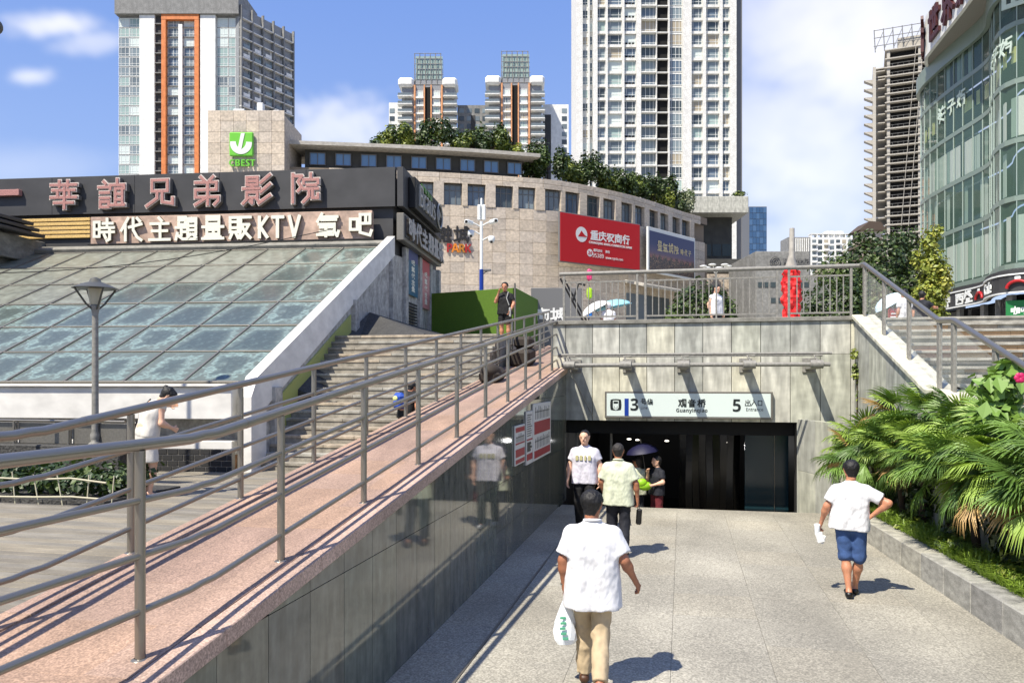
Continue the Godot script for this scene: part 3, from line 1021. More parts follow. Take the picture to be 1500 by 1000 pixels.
	mb.quad(pb + dn, pe + dn, pe, pb)
	mb.quad(pg + dn, pa + dn, pa, pg)
	mb.quad(pe + dn, pf + dn, pf, pe)
	mb.quad(pc, pf, pf + dn, pc + dn)
	mb.quad(pg, pc, pc + dn, pg + dn)
	var pl := add("stone_plinth", mb, "darkstone")
	tag(pl, "dark rough stone plinth sloping up between the cinema's side wall and the stairs", "plinth")
	# low brick wall at the foot of the cinema
	var bw := tag(kbase("brick_wall", Vector3(-2.7, 0, 0.32)), "low wall of dark bricks with pale joints at the foot of the cinema front", "wall")
	mb = MB.new()
	mb.bx(Vector3(0, -0.02, -0.14), Vector3(2.36, 0.40, -0.012))
	add("mortar", mb, "mortar", bw)
	for r in 4:
		for k in 12:
			var a: float = maxf(k * 0.206 - (0.1 if r % 2 else 0.0), 0.0)
			var e := minf((k + 1) * 0.206 - (0.1 if r % 2 else 0.0), 2.36)
			if e - a < 0.04:
				continue
			mb = MB.new()
			mb.cbox(Vector3((a + e) / 2, 0.05 + r * 0.104, -0.07), Vector3(e - a - 0.012, 0.092, 0.14), 0.005)
			add("brick", mb, "brickdark", bw)
	signs()
	neighbour()


func raised_letters(o: Node3D, word: Array, xs: Array, y0: float, w: float, h: float, st: float, z: float, face: String, rim: String, side: String, thick: float) -> void:
	for i in word.size():
		var at := Vector2(xs[i] - w / 2, y0)
		var mb := MB.new()
		glyph(mb, word[i], at, w, h, st, z, thick - 0.03, 0.0015)
		var l := add("letter", mb, side, o)
		mb = MB.new()
		glyph(mb, word[i], at, w, h, st + 0.004, z + thick, 0.02, 0.0015)
		add("letter_rim", mb, rim, l)
		if face != rim:
			mb = MB.new()
			glyph(mb, word[i], at, w, h, st - 0.05, z + thick + 0.03, 0.02, 0.0015)
			add("letter_face", mb, face, l)


func signs() -> void:
	# long dark band with the cinema's name
	var s := tag(kbase("cinema_sign", Vector3(0, 6.98, -9.75)), "long dark grey sign band with large pink cinema lettering above the glass roof", "sign") as Node3D
	var mb := MB.new()
	for i in 6:
		mb.cbox(Vector3(-1.42 - i * 2.83, 0.605, -0.12), Vector3(2.824, 1.21, 0.2), 0.006)
	add("backing", mb, "signgrey", s)
	raised_letters(s, ["hua", "yi", "xiong", "di", "ying", "yuan"], [-10.78, -9.15, -7.53, -5.97, -4.35, -2.81], 0.16, 0.86, 0.86, 0.135, -0.015, "letterpink", "letterrim", "letterside", 0.16)
	mb = MB.new()
	mb.cbox(Vector3(-12.9, 0.72, 0.07), Vector3(1.1, 0.2, 0.16), 0.01)
	add("letter", mb, "letterpink", s)
	# beige board below it
	var t := tag(kbase("karaoke_sign", Vector3(0, 5.98, -9.6)), "faded beige signboard with raised cream lettering under the dark sign band", "sign") as Node3D
	mb = MB.new()
	mb.cbox(Vector3(-5.28, 0.43, -0.08), Vector3(9.2, 0.86, 0.16), 0.01)
	add("backing", mb, "beige", t)
	raised_letters(t, ["shi2", "dai", "zhu", "ti", "liang", "fan"], [-9.35, -8.43, -7.49, -6.61, -5.73, -4.84], 0.08, 0.66, 0.68, 0.085, 0.0, "cream", "cream", "creamside", 0.1)
	raised_letters(t, ["K", "T", "V"], [-4.09, -3.63, -3.1], 0.1, 0.36, 0.6, 0.1, 0.0, "cream", "cream", "creamside", 0.1)
	raised_letters(t, ["yang", "ba"], [-2.03, -1.0], 0.08, 0.66, 0.68, 0.085, 0.0, "cream", "cream", "creamside", 0.1)
	mb = MB.new()
	mb.bx(Vector3(-9.9, -0.06, -0.1), Vector3(-0.65, -0.02, 0.12))
	add("ledge", mb, "black", t)
	# pale slat screen between the boards, left
	var sc := tag(kbase("slat_screen", Vector3(-12.4, 6.2, -9.62)), "yellow slat screen beside the beige signboard", "screen")
	for i in 5:
		mb = MB.new()
		mb.cbox(Vector3(1.25, 0.04 + i * 0.135, 0.0), Vector3(2.5, 0.1, 0.05), 0.01)
		add("slat", mb, "bamboo", sc)
	for x in [0.4, 1.1, 1.75, 2.3]:
		mb = MB.new()
		mb.bx(Vector3(x, -0.02, -0.06), Vector3(x + 0.04, 0.66, -0.026))
		add("batten", mb, "black", sc)
	mb = MB.new()
	mb.bx(Vector3(-16, 5.55, -9.9), Vector3(-9.92, 6.2, -9.68))
	var gp := add("low_wall", mb, "signgrey")
	gp.transform = ktv()
	tag(gp, "plain grey wall panel below the yellow slat screen", "wall panel")
	# signs round the corner: local x runs along the side wall, away from the street
	var u := tag(base("bar_sign", ktv() * Vector3(0.06, 6.98, -9.75), 0.1037 + PI / 2), "black bar sign with pale script and a ring on the cinema's corner", "sign") as Node3D
	mb = MB.new()
	mb.cbox(Vector3(2.85, 0.6, 0.1), Vector3(5.7, 1.21, 0.2), 0.01)
	add("backing", mb, "signgrey", u)
	mb = MB.new()
	mb.cbox(Vector3(2.7, 0.56, 0.32), Vector3(4.2, 0.98, 0.22), 0.02)
	add("sign_box", mb, "black", u)
	mat("green", Color(0.22, 0.42, 0.10), 0.4)
	mat("palegrey", Color(0.62, 0.62, 0.6), 0.4)
	text_part("lettering", "Braus", 0.95, 0.06, "palegrey", Vector3(2.2, 0.56, 0.46), u)
	mb = MB.new()
	var ring := []
	for i in 25:
		ring.append(Vector3(4.25 + cos(TAU * i / 24) * 0.42, 0.56 + sin(TAU * i / 24) * 0.42, 0.46))
	mb.tube(ring, 0.035, 6)
	mb.tube([Vector3(4.1, 0.4, 0.46), Vector3(4.1, 0.75, 0.46), Vector3(4.4, 0.55, 0.46)], 0.03, 6)
	add("ring", mb, "palegrey", u)
	mb = MB.new()
	for i in 4:
		mb.cbox(Vector3(1.5 + i * 0.42, 0.93 - 0.02 * i, 0.45), Vector3(0.3, 0.17, 0.05), 0.01)
	add("lettering", mb, "green", u)
	var w := tag(base("side_sign", ktv() * Vector3(0.05, 5.95, -9.7), 0.1037 + PI / 2), "weathered grey box sign with dull metal characters under the black bar sign", "sign") as Node3D
	mb = MB.new()
	mb.cbox(Vector3(2.85, 0.4, 0.12), Vector3(5.7, 0.84, 0.24), 0.02)
	add("backing", mb, "dullsteel", w)
	mb = MB.new()
	mb.cbox(Vector3(2.85, 0.42, 0.25), Vector3(5.5, 0.66, 0.03), 0.005)
	add("face", mb, "signgrey", w)
	raised_letters(w, ["shi2", "dai", "zhu", "ti", "liang", "fan"], [0.6, 1.5, 2.4, 3.3, 4.2, 5.1], 0.14, 0.7, 0.56, 0.1, 0.265, "palegrey", "palegrey", "creamside", 0.08)
	# cable hanging across the glass
	var pts := []
	for i in 15:
		var q := i / 14.0
		pts.append(ktv() * Vector3(lerpf(-12.5, -2.0, q), lerpf(3.9, 5.85, q) - 0.5 * sin(q * PI) + 0.35, lerpf(-3.2, -9.3, q)))
	mb = MB.new()
	mb.tube(pts, 0.013, 6)
	tag(add("cable", mb, "black"), "thin black cable slung across the sloping glass roof", "cable")


func neighbour() -> void:
	# concrete neighbour cutting into the glass roof at the left
	var n := tag(kbase("concrete_annex", Vector3.ZERO), "grey concrete annex with a dark roof edge left of the glass roof", "building")
	var mb := MB.new()
	mb.cbox(Vector3(-15.3, 5.72, -8.6), Vector3(7.6, 0.72, 2.6), 0.02)
	add("parapet", mb, "concrete", n)
	mb = MB.new()
	mb.bx(Vector3(-19.4, 2.0, -10.2), Vector3(-11.9, 5.355, -8.4))
	add("annex_wall", mb, "concrete", n)
	mb = MB.new()
	for i in 3:
		mb.cbox(Vector3(-14.9, 6.62 + i * 0.15, -8.2 + i * 0.25), Vector3(7.6, 0.1, 2.0), 0.01, Basis(Vector3.BACK, -0.12))
	add("roof_edge", mb, "signgrey", n)
	mb = MB.new()
	mb.prism(PackedVector2Array([Vector2(3.0, 2.6), Vector2(3.0, 3.1), Vector2(9.4, 6.0), Vector2(9.4, 5.4)]), -12.15, -11.85, Transform3D(Basis(Vector3(0, 0, -1), Vector3.UP, Vector3(1, 0, 0)), Vector3.ZERO))
	add("upstand", mb, "concrete", n)
	# planter with shrubs, its beam, steel screen and lamp
	var p := tag(base("planter"), "long planter with a dark stone beam behind its shrubs beside the deck", "planter")
	mb = MB.new()
	mb.bx(V(-15, 0.9, 8.9), V(-7.4, 1.06, 10.5))
	add("soil", mb, "darkstone", p)
	mb = MB.new()
	mb.cbox(V(-11.75, 1.3, 10.75), Vector3(6.5, 0.66, 0.4), 0.02)
	add("beam", mb, "darkstone", p)
	var sc := tag(base("steel_screen"), "low screen of dull metal panels on the planter's stone beam", "screen")
	for i in 6:
		mb = MB.new()
		mb.cbox(V(-14.2 + i * 1.03, 1.80, 10.8), Vector3(0.99, 0.34, 0.04), 0.008)
		add("panel", mb, "dullsteel", sc)
		mb = MB.new()
		mb.tube([V(-14.72 + i * 1.03, 1.6, 10.72), V(-14.72 + i * 1.03, 1.99, 10.72)], 0.02, 8)
		add("post", mb, "steel", sc)
	mb = MB.new()
	mb.tube([V(-14.8, 2.0, 10.74), V(-8.55, 2.0, 10.74)], 0.022, 8)
	add("top_rail", mb, "steel", sc)
	mb = MB.new()
	mb.cbox(V(-8.3, 1.72, 10.82), Vector3(0.5, 0.44, 0.06), 0.01)
	tag(add("tan_panel", mb, "plaster"), "small tan board at the right end of the metal screen", "board")
	# bent wire fence
	mat("palestick", Color(0.70, 0.68, 0.58), 0.7)
	var wf := tag(base("wire_fence"), "low bent fence of pale sticks in front of the planter shrubs", "fence")
	rng.seed = 3
	for y in [1.12, 1.34]:
		var pts := []
		for i in 13:
			pts.append(V(-14.0 + i * 0.56, y + rng.randf_range(-0.04, 0.04), 8.82 + rng.randf_range(-0.03, 0.03)))
		mb = MB.new()
		mb.tube(pts, 0.013, 6)
		add("rail", mb, "palestick", wf)
	for i in 19:
		var x := -13.9 + i * 0.37
		mb = MB.new()
		mb.tube([V(x, 1.0, 8.84), V(x + rng.randf_range(-0.12, 0.12), 1.38 + rng.randf_range(0, 0.06), 8.85)], 0.009, 5)
		add("stick", mb, "palestick", wf)
	# lamp post
	var l := tag(base("lamp_post", V(-9.1, 1.6, 10.75)), "grey lamp post with a flat dish shade and four struts", "lamp post")
	mb = MB.new()
	mb.lathe([Vector2(0.0, 0), Vector2(0.10, 0), Vector2(0.10, 0.05), Vector2(0.055, 0.09), Vector2(0.07, 0.12), Vector2(0.07, 0.2), Vector2(0.052, 0.24), Vector2(0.046, 2.1), Vector2(0.055, 2.15), Vector2(0.07, 2.22), Vector2(0.06, 2.26), Vector2(0.0, 2.26)], 16)
	add("pole", mb, "painted", l)
	mat("lampshade", Color(0.35, 0.35, 0.33), 0.5, 0.4)
	mb = MB.new()
	mb.lathe([Vector2(0.33, 2.50), Vector2(0.34, 2.505), Vector2(0.2, 2.57), Vector2(0.09, 2.61), Vector2(0.07, 2.66), Vector2(0.0, 2.69)], 24)
	mb.lathe([Vector2(0.33, 2.50), Vector2(0.1, 2.50), Vector2(0.0, 2.51)], 24)
	add("shade", mb, "lampshade", l)
	mat("lampbowl", Color(0.72, 0.70, 0.62), 0.25)
	mb = MB.new()
	mb.lathe([Vector2(0.07, 2.25), Vector2(0.085, 2.3), Vector2(0.11, 2.5)], 16)
	add("bowl", mb, "lampbowl", l)
	for i in 4:
		var a := i * PI / 2 + 0.5
		mb = MB.new()
		mb.tube([Vector3(cos(a) * 0.05, 2.18, sin(a) * 0.05), Vector3(cos(a) * 0.14, 2.26, sin(a) * 0.14), Vector3(cos(a) * 0.31, 2.5, sin(a) * 0.31)], 0.016, 6)
		add("strut", mb, "lampshade", l)
	# artificial hedge wall at the head of the stairs
	surf("turf", Color(0.44, 0.60, 0.18), 0.95, "speck", Vector3.ONE * 1.3, "grain", Vector3.ONE * 0.7, "speck", 0.5)
	var h := tag(base("turf_screen"), "tall screen wall covered in green artificial turf at the top of the stairs", "screen")
	for s in [[[-9.1, 27.6], [-5.7, 26.5]], [[-5.66, 26.5], [-5.6, 34.0]]]:
		var a := V(s[0][0], 3.7, s[0][1])
		var e := V(s[1][0], 3.7, s[1][1])
		var dr := (e - a).normalized()
		mb = MB.new()
		mb.cbox((a + e) / 2 + Vector3(0, 1.07, 0), Vector3((e - a).length(), 2.14, 0.1), 0.01, Basis(dr, Vector3.UP, dr.cross(Vector3.UP)))
		add("turf_panel", mb, "turf", h)
	mb = MB.new()
	mb.tube([V(-9.12, 3.7, 27.5), V(-9.12, 5.9, 27.5)], 0.03, 8)
	mb.tube([V(-5.64, 3.7, 26.42), V(-5.64, 6.0, 26.42)], 0.035, 8)
	add("post", mb, "dullsteel", h)


func planter_shrubs() -> void:
	for i in 7:
		var x := -13.6 + i * 0.98
		tree("planter_shrub", V(x, 1.05, 9.45), "dark shrub behind the bent stick fence, %s" % ["outside the left edge of the view", "at the picture's left edge", "second from the picture's left edge", "left of the lamp post", "just below the lamp post", "right of the lamp post", "nearest the woman in white"][i], "shrub", [[Vector3(0, 0.22, 0), Vector3(0.5, 0.3, 0.45)], [Vector3(0.3, 0.3, -0.2), Vector3(0.35, 0.24, 0.3)], [Vector3(-0.3, 0.2, 0.3), Vector3(0.3, 0.22, 0.25)]], 620, 0.1, 500 + i, ["leafdark", "leafmid"], 0.03, "dark shrubs in the planter", 0.3)


func globe_lamp() -> void:
	var o := fbase("globe_lamp", -7.93, 1.0, 12.0)
	tag(o, "dark round lamp on a thin pole cut off by the top left edge", "lamp post")
	var mb := MB.new()
	mb.tube([Vector3(0, 0, 0), Vector3(0, 7.0, 0)], 0.035, 8)
	add("pole", mb, "lampshade", o)
	mb = MB.new()
	mb.ball(Vector3(0, 7.06, 0), Vector3(0.125, 0.125, 0.125), 9)
	mb.lathe([Vector2(0.04, 6.9), Vector2(0.07, 6.94), Vector2(0.05, 6.97)], 10)
	add("globe", mb, "lampshade", o)


func fbase(called: String, c: float, y: float, z: float, turn := 0.0) -> Node3D:
	return base(called, cp(c, y, z), YAW + turn)


func city_materials() -> void:
	var g := [Color(0.60, 0.68, 0.66), Color(0.80, 0.84, 0.82), Color(0.42, 0.46, 0.48), Color(0.27, 0.31, 0.33), Color(0.50, 0.55, 0.57), Color(0.66, 0.62, 0.54), Color(0.38, 0.44, 0.50)]
	for i in g.size():
		mat("gl%d" % i, g[i], 0.14)
	mat("bluewin", Color(0.42, 0.56, 0.72), 0.08)
	surf("towerwhite", Color(0.93, 0.93, 0.91), 0.7, "soft", Vector3(9, 14, 9))
	surf("towercream", Color(0.96, 0.955, 0.93), 0.75, "soft", Vector3(6, 12, 6), "patch", Vector3(2, 3, 2))
	mat("letterdark", Color(0.26, 0.08, 0.09), 0.5)
	surf("towergrey", Color(0.60, 0.60, 0.59), 0.8, "cloudy", Vector3(5, 9, 5), "patch", Vector3.ONE * 3)
	surf("sidetone", Color(0.58, 0.59, 0.60), 0.5, "patch", Vector3.ONE * 4)
	surf("towerdark", Color(0.27, 0.27, 0.27), 0.8, "patch", Vector3.ONE * 4)
	surf("orange", Color(0.90, 0.53, 0.28), 0.6, "cloudy", Vector3(4, 6, 4))
	surf("orangepale", Color(0.90, 0.64, 0.44), 0.7, "cloudy", Vector3(4, 6, 4))
	surf("tile", Color(0.85, 0.795, 0.725), 0.6, "soft", Vector3(5, 4, 5), "patch", Vector3.ONE * 2.0)
	for i in 4:
		tint("tile%d" % i, "tile", [Color(1, 1, 1), Color(0.94, 0.94, 0.94), Color(1.04, 1.03, 1.01), Color(0.98, 0.97, 0.95)][i])
	surf("tilejoint", Color(0.56, 0.50, 0.43), 0.9, "grain", Vector3.ONE)
	surf("penthouse", Color(0.30, 0.30, 0.285), 0.8, "cloudy", Vector3.ONE * 4)
	mat("framewhite", Color(0.86, 0.87, 0.86), 0.5)
	mat("framegrey", Color(0.42, 0.42, 0.42), 0.5)
	mat("void", Color(0.03, 0.03, 0.03), 0.9)
	surf("slab", Color(0.72, 0.70, 0.66), 0.85, "patch", Vector3.ONE * 3)


# a window: frame with bars and a pane set back; local origin at its lower left corner, facing +z
func window_mesh(w: float, h: float, frame: String, glass: String, ups: Array, cross: Array, bar := 0.09) -> ArrayMesh:
	var a := MB.new()
	for q in [[0.0, 0.0, bar, h], [w - bar, 0.0, w, h], [bar, 0.0, w - bar, bar], [bar, h - bar, w - bar, h]]:
		a.bx(Vector3(q[0], q[1], 0.0), Vector3(q[2], q[3], 0.12))
	for u in ups:
		a.bx(Vector3(w * u - bar * 0.4, bar, 0.0), Vector3(w * u + bar * 0.4, h - bar, 0.10))
	for u in cross:
		a.bx(Vector3(bar, h * u - bar * 0.4, 0.0), Vector3(w - bar, h * u + bar * 0.4, 0.09))
	var b := MB.new()
	b.bx(Vector3(bar * 0.5, bar * 0.5, 0.0), Vector3(w - bar * 0.5, h - bar * 0.5, 0.04))
	var m := a.done()
	m.surface_set_material(0, mats[frame])
	var arr := []
	arr.resize(Mesh.ARRAY_MAX)
	arr[Mesh.ARRAY_VERTEX] = b.v
	arr[Mesh.ARRAY_NORMAL] = b.n
	arr[Mesh.ARRAY_TEX_UV] = b.t
	arr[Mesh.ARRAY_INDEX] = b.ix
	m.add_surface_from_arrays(Mesh.PRIMITIVE_TRIANGLES, arr)
	m.surface_set_material(1, mats[glass])
	return m


func put(called: String, m: Mesh, parent: Node, at: Vector3, turn := 0.0) -> MeshInstance3D:
	var o := MeshInstance3D.new()
	o.name = called
	o.mesh = m
	o.position = at
	o.rotation.y = turn
	parent.add_child(o, true)
	return o


func orange_tower() -> void:
	var o := fbase("residential_tower", -121, -1, 240)
	tag(o, "tall white tower with an orange window strip and dark balcony side behind the cinema", "tower")
	var mb := MB.new()
	mb.bx(Vector3(0.3, 0, -18), Vector3(37.2, 124, -0.9))
	add("core", mb, "towergrey", o)
	for c in [[7.1, 11.7], [25.7, 30.3]]:
		mb = MB.new()
		mb.bx(Vector3(c[0], 0, -1.2), Vector3(c[1], 115.3, 0.3))
		add("white_pier", mb, "towerwhite", o)
	mb = MB.new()
	mb.bx(Vector3(-0.2, 115.4, -6), Vector3(37.6, 120.5, 0.9))
	add("parapet", mb, "towergrey", o)
	mb = MB.new()
	mb.bx(Vector3(11.8, 0, -0.88), Vector3(13.9, 115, -0.5))
	add("dark_slot", mb, "towerdark", o)
	for i in 40:
		mb = MB.new()
		if i > 20:
			mb.bx(Vector3(11.75, 1.5 + i * 3.0, -0.5), Vector3(13.95, 1.75 + i * 3.0, 0.3))
			add("slot_slab", mb, "towergrey", o)
	for c in [[13.9, 15.2], [24.0, 25.3]]:
		mb = MB.new()
		mb.bx(Vector3(c[0], 0, -0.9), Vector3(c[1], 113.8, 0.5))
		add("orange_pier", mb, "orange", o)
	mb = MB.new()
	mb.bx(Vector3(13.88, 113.81, -0.9), Vector3(25.32, 121, 0.55))
	add("orange_head", mb, "orange", o)
	mb = MB.new()
	mb.bx(Vector3(18.9, 0, -0.9), Vector3(20.1, 112.5, 0.1))
	add("white_pier", mb, "towerwhite", o)
	var wide := []
	var narrow := []
	for i in 5:
		wide.append(window_mesh(3.3, 2.75, "framewhite", "gl%d" % [0, 1, 4, 2, 0][i], [0.22, 0.62], [0.3], 0.13))
		narrow.append(window_mesh(3.5, 2.7, "framewhite", "gl%d" % [4, 1, 2, 4, 6][i], [0.5, 0.8], [0.35], 0.13))
	rng.seed = 31
	for r in 18:
		var y := 61.0 + r * 3.0
		for x in [0.25, 3.65, 30.5, 34.0]:
			put("window", wide[rng.randi_range(0, 4)], o, Vector3(x, y, 0.0 - 0.9))
		for x in [15.3, 20.3]:
			put("window", narrow[rng.randi_range(0, 4)], o, Vector3(x, y, 0.0 - 0.9))
		mb = MB.new()
		mb.bx(Vector3(15.2, y - 0.26, -0.88), Vector3(24.0, y - 0.02, -0.4))
		add("floor_band", mb, "towergrey", o)
	# oblique side with dark balconies
	var a := Vector3(37.5, 0, 0)
	var d := Vector3(11, 0, -19).normalized()
	var bs := Basis(d, Vector3.UP, d.cross(Vector3.UP))
	mb = MB.new()
	mb.box(a + d * 11 + Vector3(0, 59, 0) - bs.z * 1.1, Vector3(22, 118, 2.0), bs)
	add("side_wall", mb, "sidetone", o)
	for r in 19:
		mb = MB.new()
		mb.box(a + d * 11 + Vector3(0, 60.6 + r * 3.0, 0) + bs.z * 0.4, Vector3(21.8, 0.3, 1.0), bs)
		add("balcony_slab", mb, "towercream", o)
		if r > 15:
			continue
		for c in 5:
			mb = MB.new()
			var q := a + d * (2.2 + c * 4.4) + Vector3(0, 61.4 + r * 3.0, 0) + bs.z * 0.75
			mb.box(q, Vector3(2.4, 1.0, 0.12), bs)
			mb.box(q + Vector3(0, 0.9, 0) - bs.z * 0.8 + d * 1.7, Vector3(0.7, 2.2, 0.3), bs)
			add("balcony", mb, ["towergrey", "gl4", "gl2", "towerwhite"][rng.randi_range(0, 3)], o)
	for c in 6:
		mb = MB.new()
		mb.box(a + d * (0.3 + c * 4.3) + Vector3(0, 60, 0) + bs.z * 0.5, Vector3(0.4, 117, 0.9), bs)
		add("side_fin", mb, "towergrey", o)


func white_tower() -> void:
	var o := fbase("apartment_tower", 14.3, -1, 177)
	tag(o, "tall white apartment tower of many window columns with a dark vertical slot, right of centre", "tower")
	var mb := MB.new()
	mb.bx(Vector3(0.6, 0, -20), Vector3(36.2, 100, -0.5))
	add("core", mb, "towercream", o)
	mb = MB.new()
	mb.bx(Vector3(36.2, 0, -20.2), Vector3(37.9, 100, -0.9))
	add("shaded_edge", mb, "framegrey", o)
	# piers between the window columns
	for c in [[0.2, 1.6, 0.3], [2.9, 3.2, 0.1], [3.95, 4.95, 0.3], [6.8, 7.25, 0.3], [10.5, 11.0, 0.3], [13.7, 14.75, 0.4], [18.2, 18.35, 0.2], [20.9, 21.2, 0.2], [24.2, 26.1, 0.4], [28.7, 29.4, 0.3], [32.45, 33.1, 0.3], [34.8, 36.2, 0.35]]:
		mb = MB.new()
		mb.bx(Vector3(c[0], 0, -0.6), Vector3(c[1], 100, c[2] + 0.25))
		add("pier", mb, "towercream", o)
	mb = MB.new()
	mb.bx(Vector3(18.36, 0, -0.52), Vector3(20.88, 100, -0.45))
	add("dark_slot", mb, "void", o)
	var cols := [[1.62, 1.26, [0.5], 1.9], [3.22, 0.72, [], 2.0], [5.0, 1.78, [0.3], 2.35], [7.3, 3.15, [0.18, 0.8], 2.35], [11.05, 2.6, [0.2, 0.72], 2.3], [14.8, 3.35, [0.33, 0.62, 0.85], 2.55], [21.25, 2.9, [0.16, 0.5, 0.78], 2.55], [26.15, 2.5, [0.2, 0.7], 2.35], [29.45, 2.95, [0.16, 0.78], 2.35], [33.12, 1.66, [0.55], 2.35]]
	rng.seed = 52
	for k in cols.size():
		var c: Array = cols[k]
		var kinds := []
		for g in 7:
			kinds.append(window_mesh(c[1], c[3], "framewhite", "gl%d" % g, c[2], [0.35] if k != 5 else [0.2], 0.1))
		for r in 19:
			var y := 43.4 + r * 3.0
			put("window", kinds[[2, 3, 4, 5, 2, 6, 0, 1, 4, 3][rng.randi_range(0, 9)]], o, Vector3(c[0], y, -0.5))
			if k in [2, 3, 4, 7, 8, 9]:
				mb = MB.new()
				mb.bx(Vector3(c[0] - 0.02, y - 0.62, -0.5), Vector3(c[0] + c[1] + 0.02, y - 0.02, 0.05))
				add("spandrel", mb, "towercream", o)
			if k == 4 and r % 3 != 1:
				mb = MB.new()
				for q in 3:
					mb.bx(Vector3(c[0] + 0.25 + q * 0.75, y + 0.05, -0.4), Vector3(c[0] + 0.75 + q * 0.75, y + 0.5, -0.2))
				add("air_conditioner", mb, "void", o)
	for r in 20:
		mb = MB.new()
		mb.bx(Vector3(14.76, 42.9 + r * 3.0, -0.5), Vector3(18.2, 43.2 + r * 3.0, 0.5))
		add("balcony_slab", mb, "towercream", o)
		mb = MB.new()
		mb.bx(Vector3(18.4, 42.9 + r * 3.0, -0.4), Vector3(20.85, 43.12 + r * 3.0, 0.3))
		add("slot_slab", mb, "towercream", o)
	# podium below: ledge, dark storey, tiled block
	var p := fbase("tower_podium", 22.2, -1, 88)
	tag(p, "tiled podium block with an overhanging stained concrete ledge right of the curved mall", "building")
	mb = MB.new()
	mb.cbox(Vector3(1.0, 23.7, -6), Vector3(7.6, 1.9, 9), 0.05)
	add("ledge", mb, "facing", p)
	mb = MB.new()
	mb.bx(Vector3(-1.5, 0, -10), Vector3(3.6, 22.75, -4))
	add("dark_storey", mb, "penthouse", p)
	for i in 4:
		mb = MB.new()
		mb.bx(Vector3(-1.0 + i * 1.15, 18.2, -4.0), Vector3(0.0 + i * 1.15, 19.6, -3.94))
		add("window", mb, "gl3", p)
	mb = MB.new()
	mb.bx(Vector3(-0.5, 0, -9), Vector3(3.6, 16.0, -2.2))
	add("tiled_block", mb, "tilejoint", p)
	mb = MB.new()
	mb.bx(Vector3(-0.6, 16.01, -9.1), Vector3(6.0, 17.6, -2.1))
	mb.bx(Vector3(3.61, 0, -9.2), Vector3(6.0, 16.0, -2.4))
	add("side_block", mb, "penthouse", p)
	rng.seed = 4
	for r in 13:
		for c in 4:
			mb = MB.new()
			mb.cbox(Vector3(0.02 + c * 1.03, 4.0 + r * 0.95, -2.19), Vector3(1.01, 0.93, 0.05), 0.01)
			add("tile", mb, "tile%d" % rng.randi_range(0, 3), p)
	for y in [14.0, 9.0]:
		for x in [4.2, 5.1]:
			mb = MB.new()
			mb.bx(Vector3(x, y - 1, -2.41), Vector3(x + 0.6, y + 0.9, -2.36))
			add("window", mb, "gl3", p)


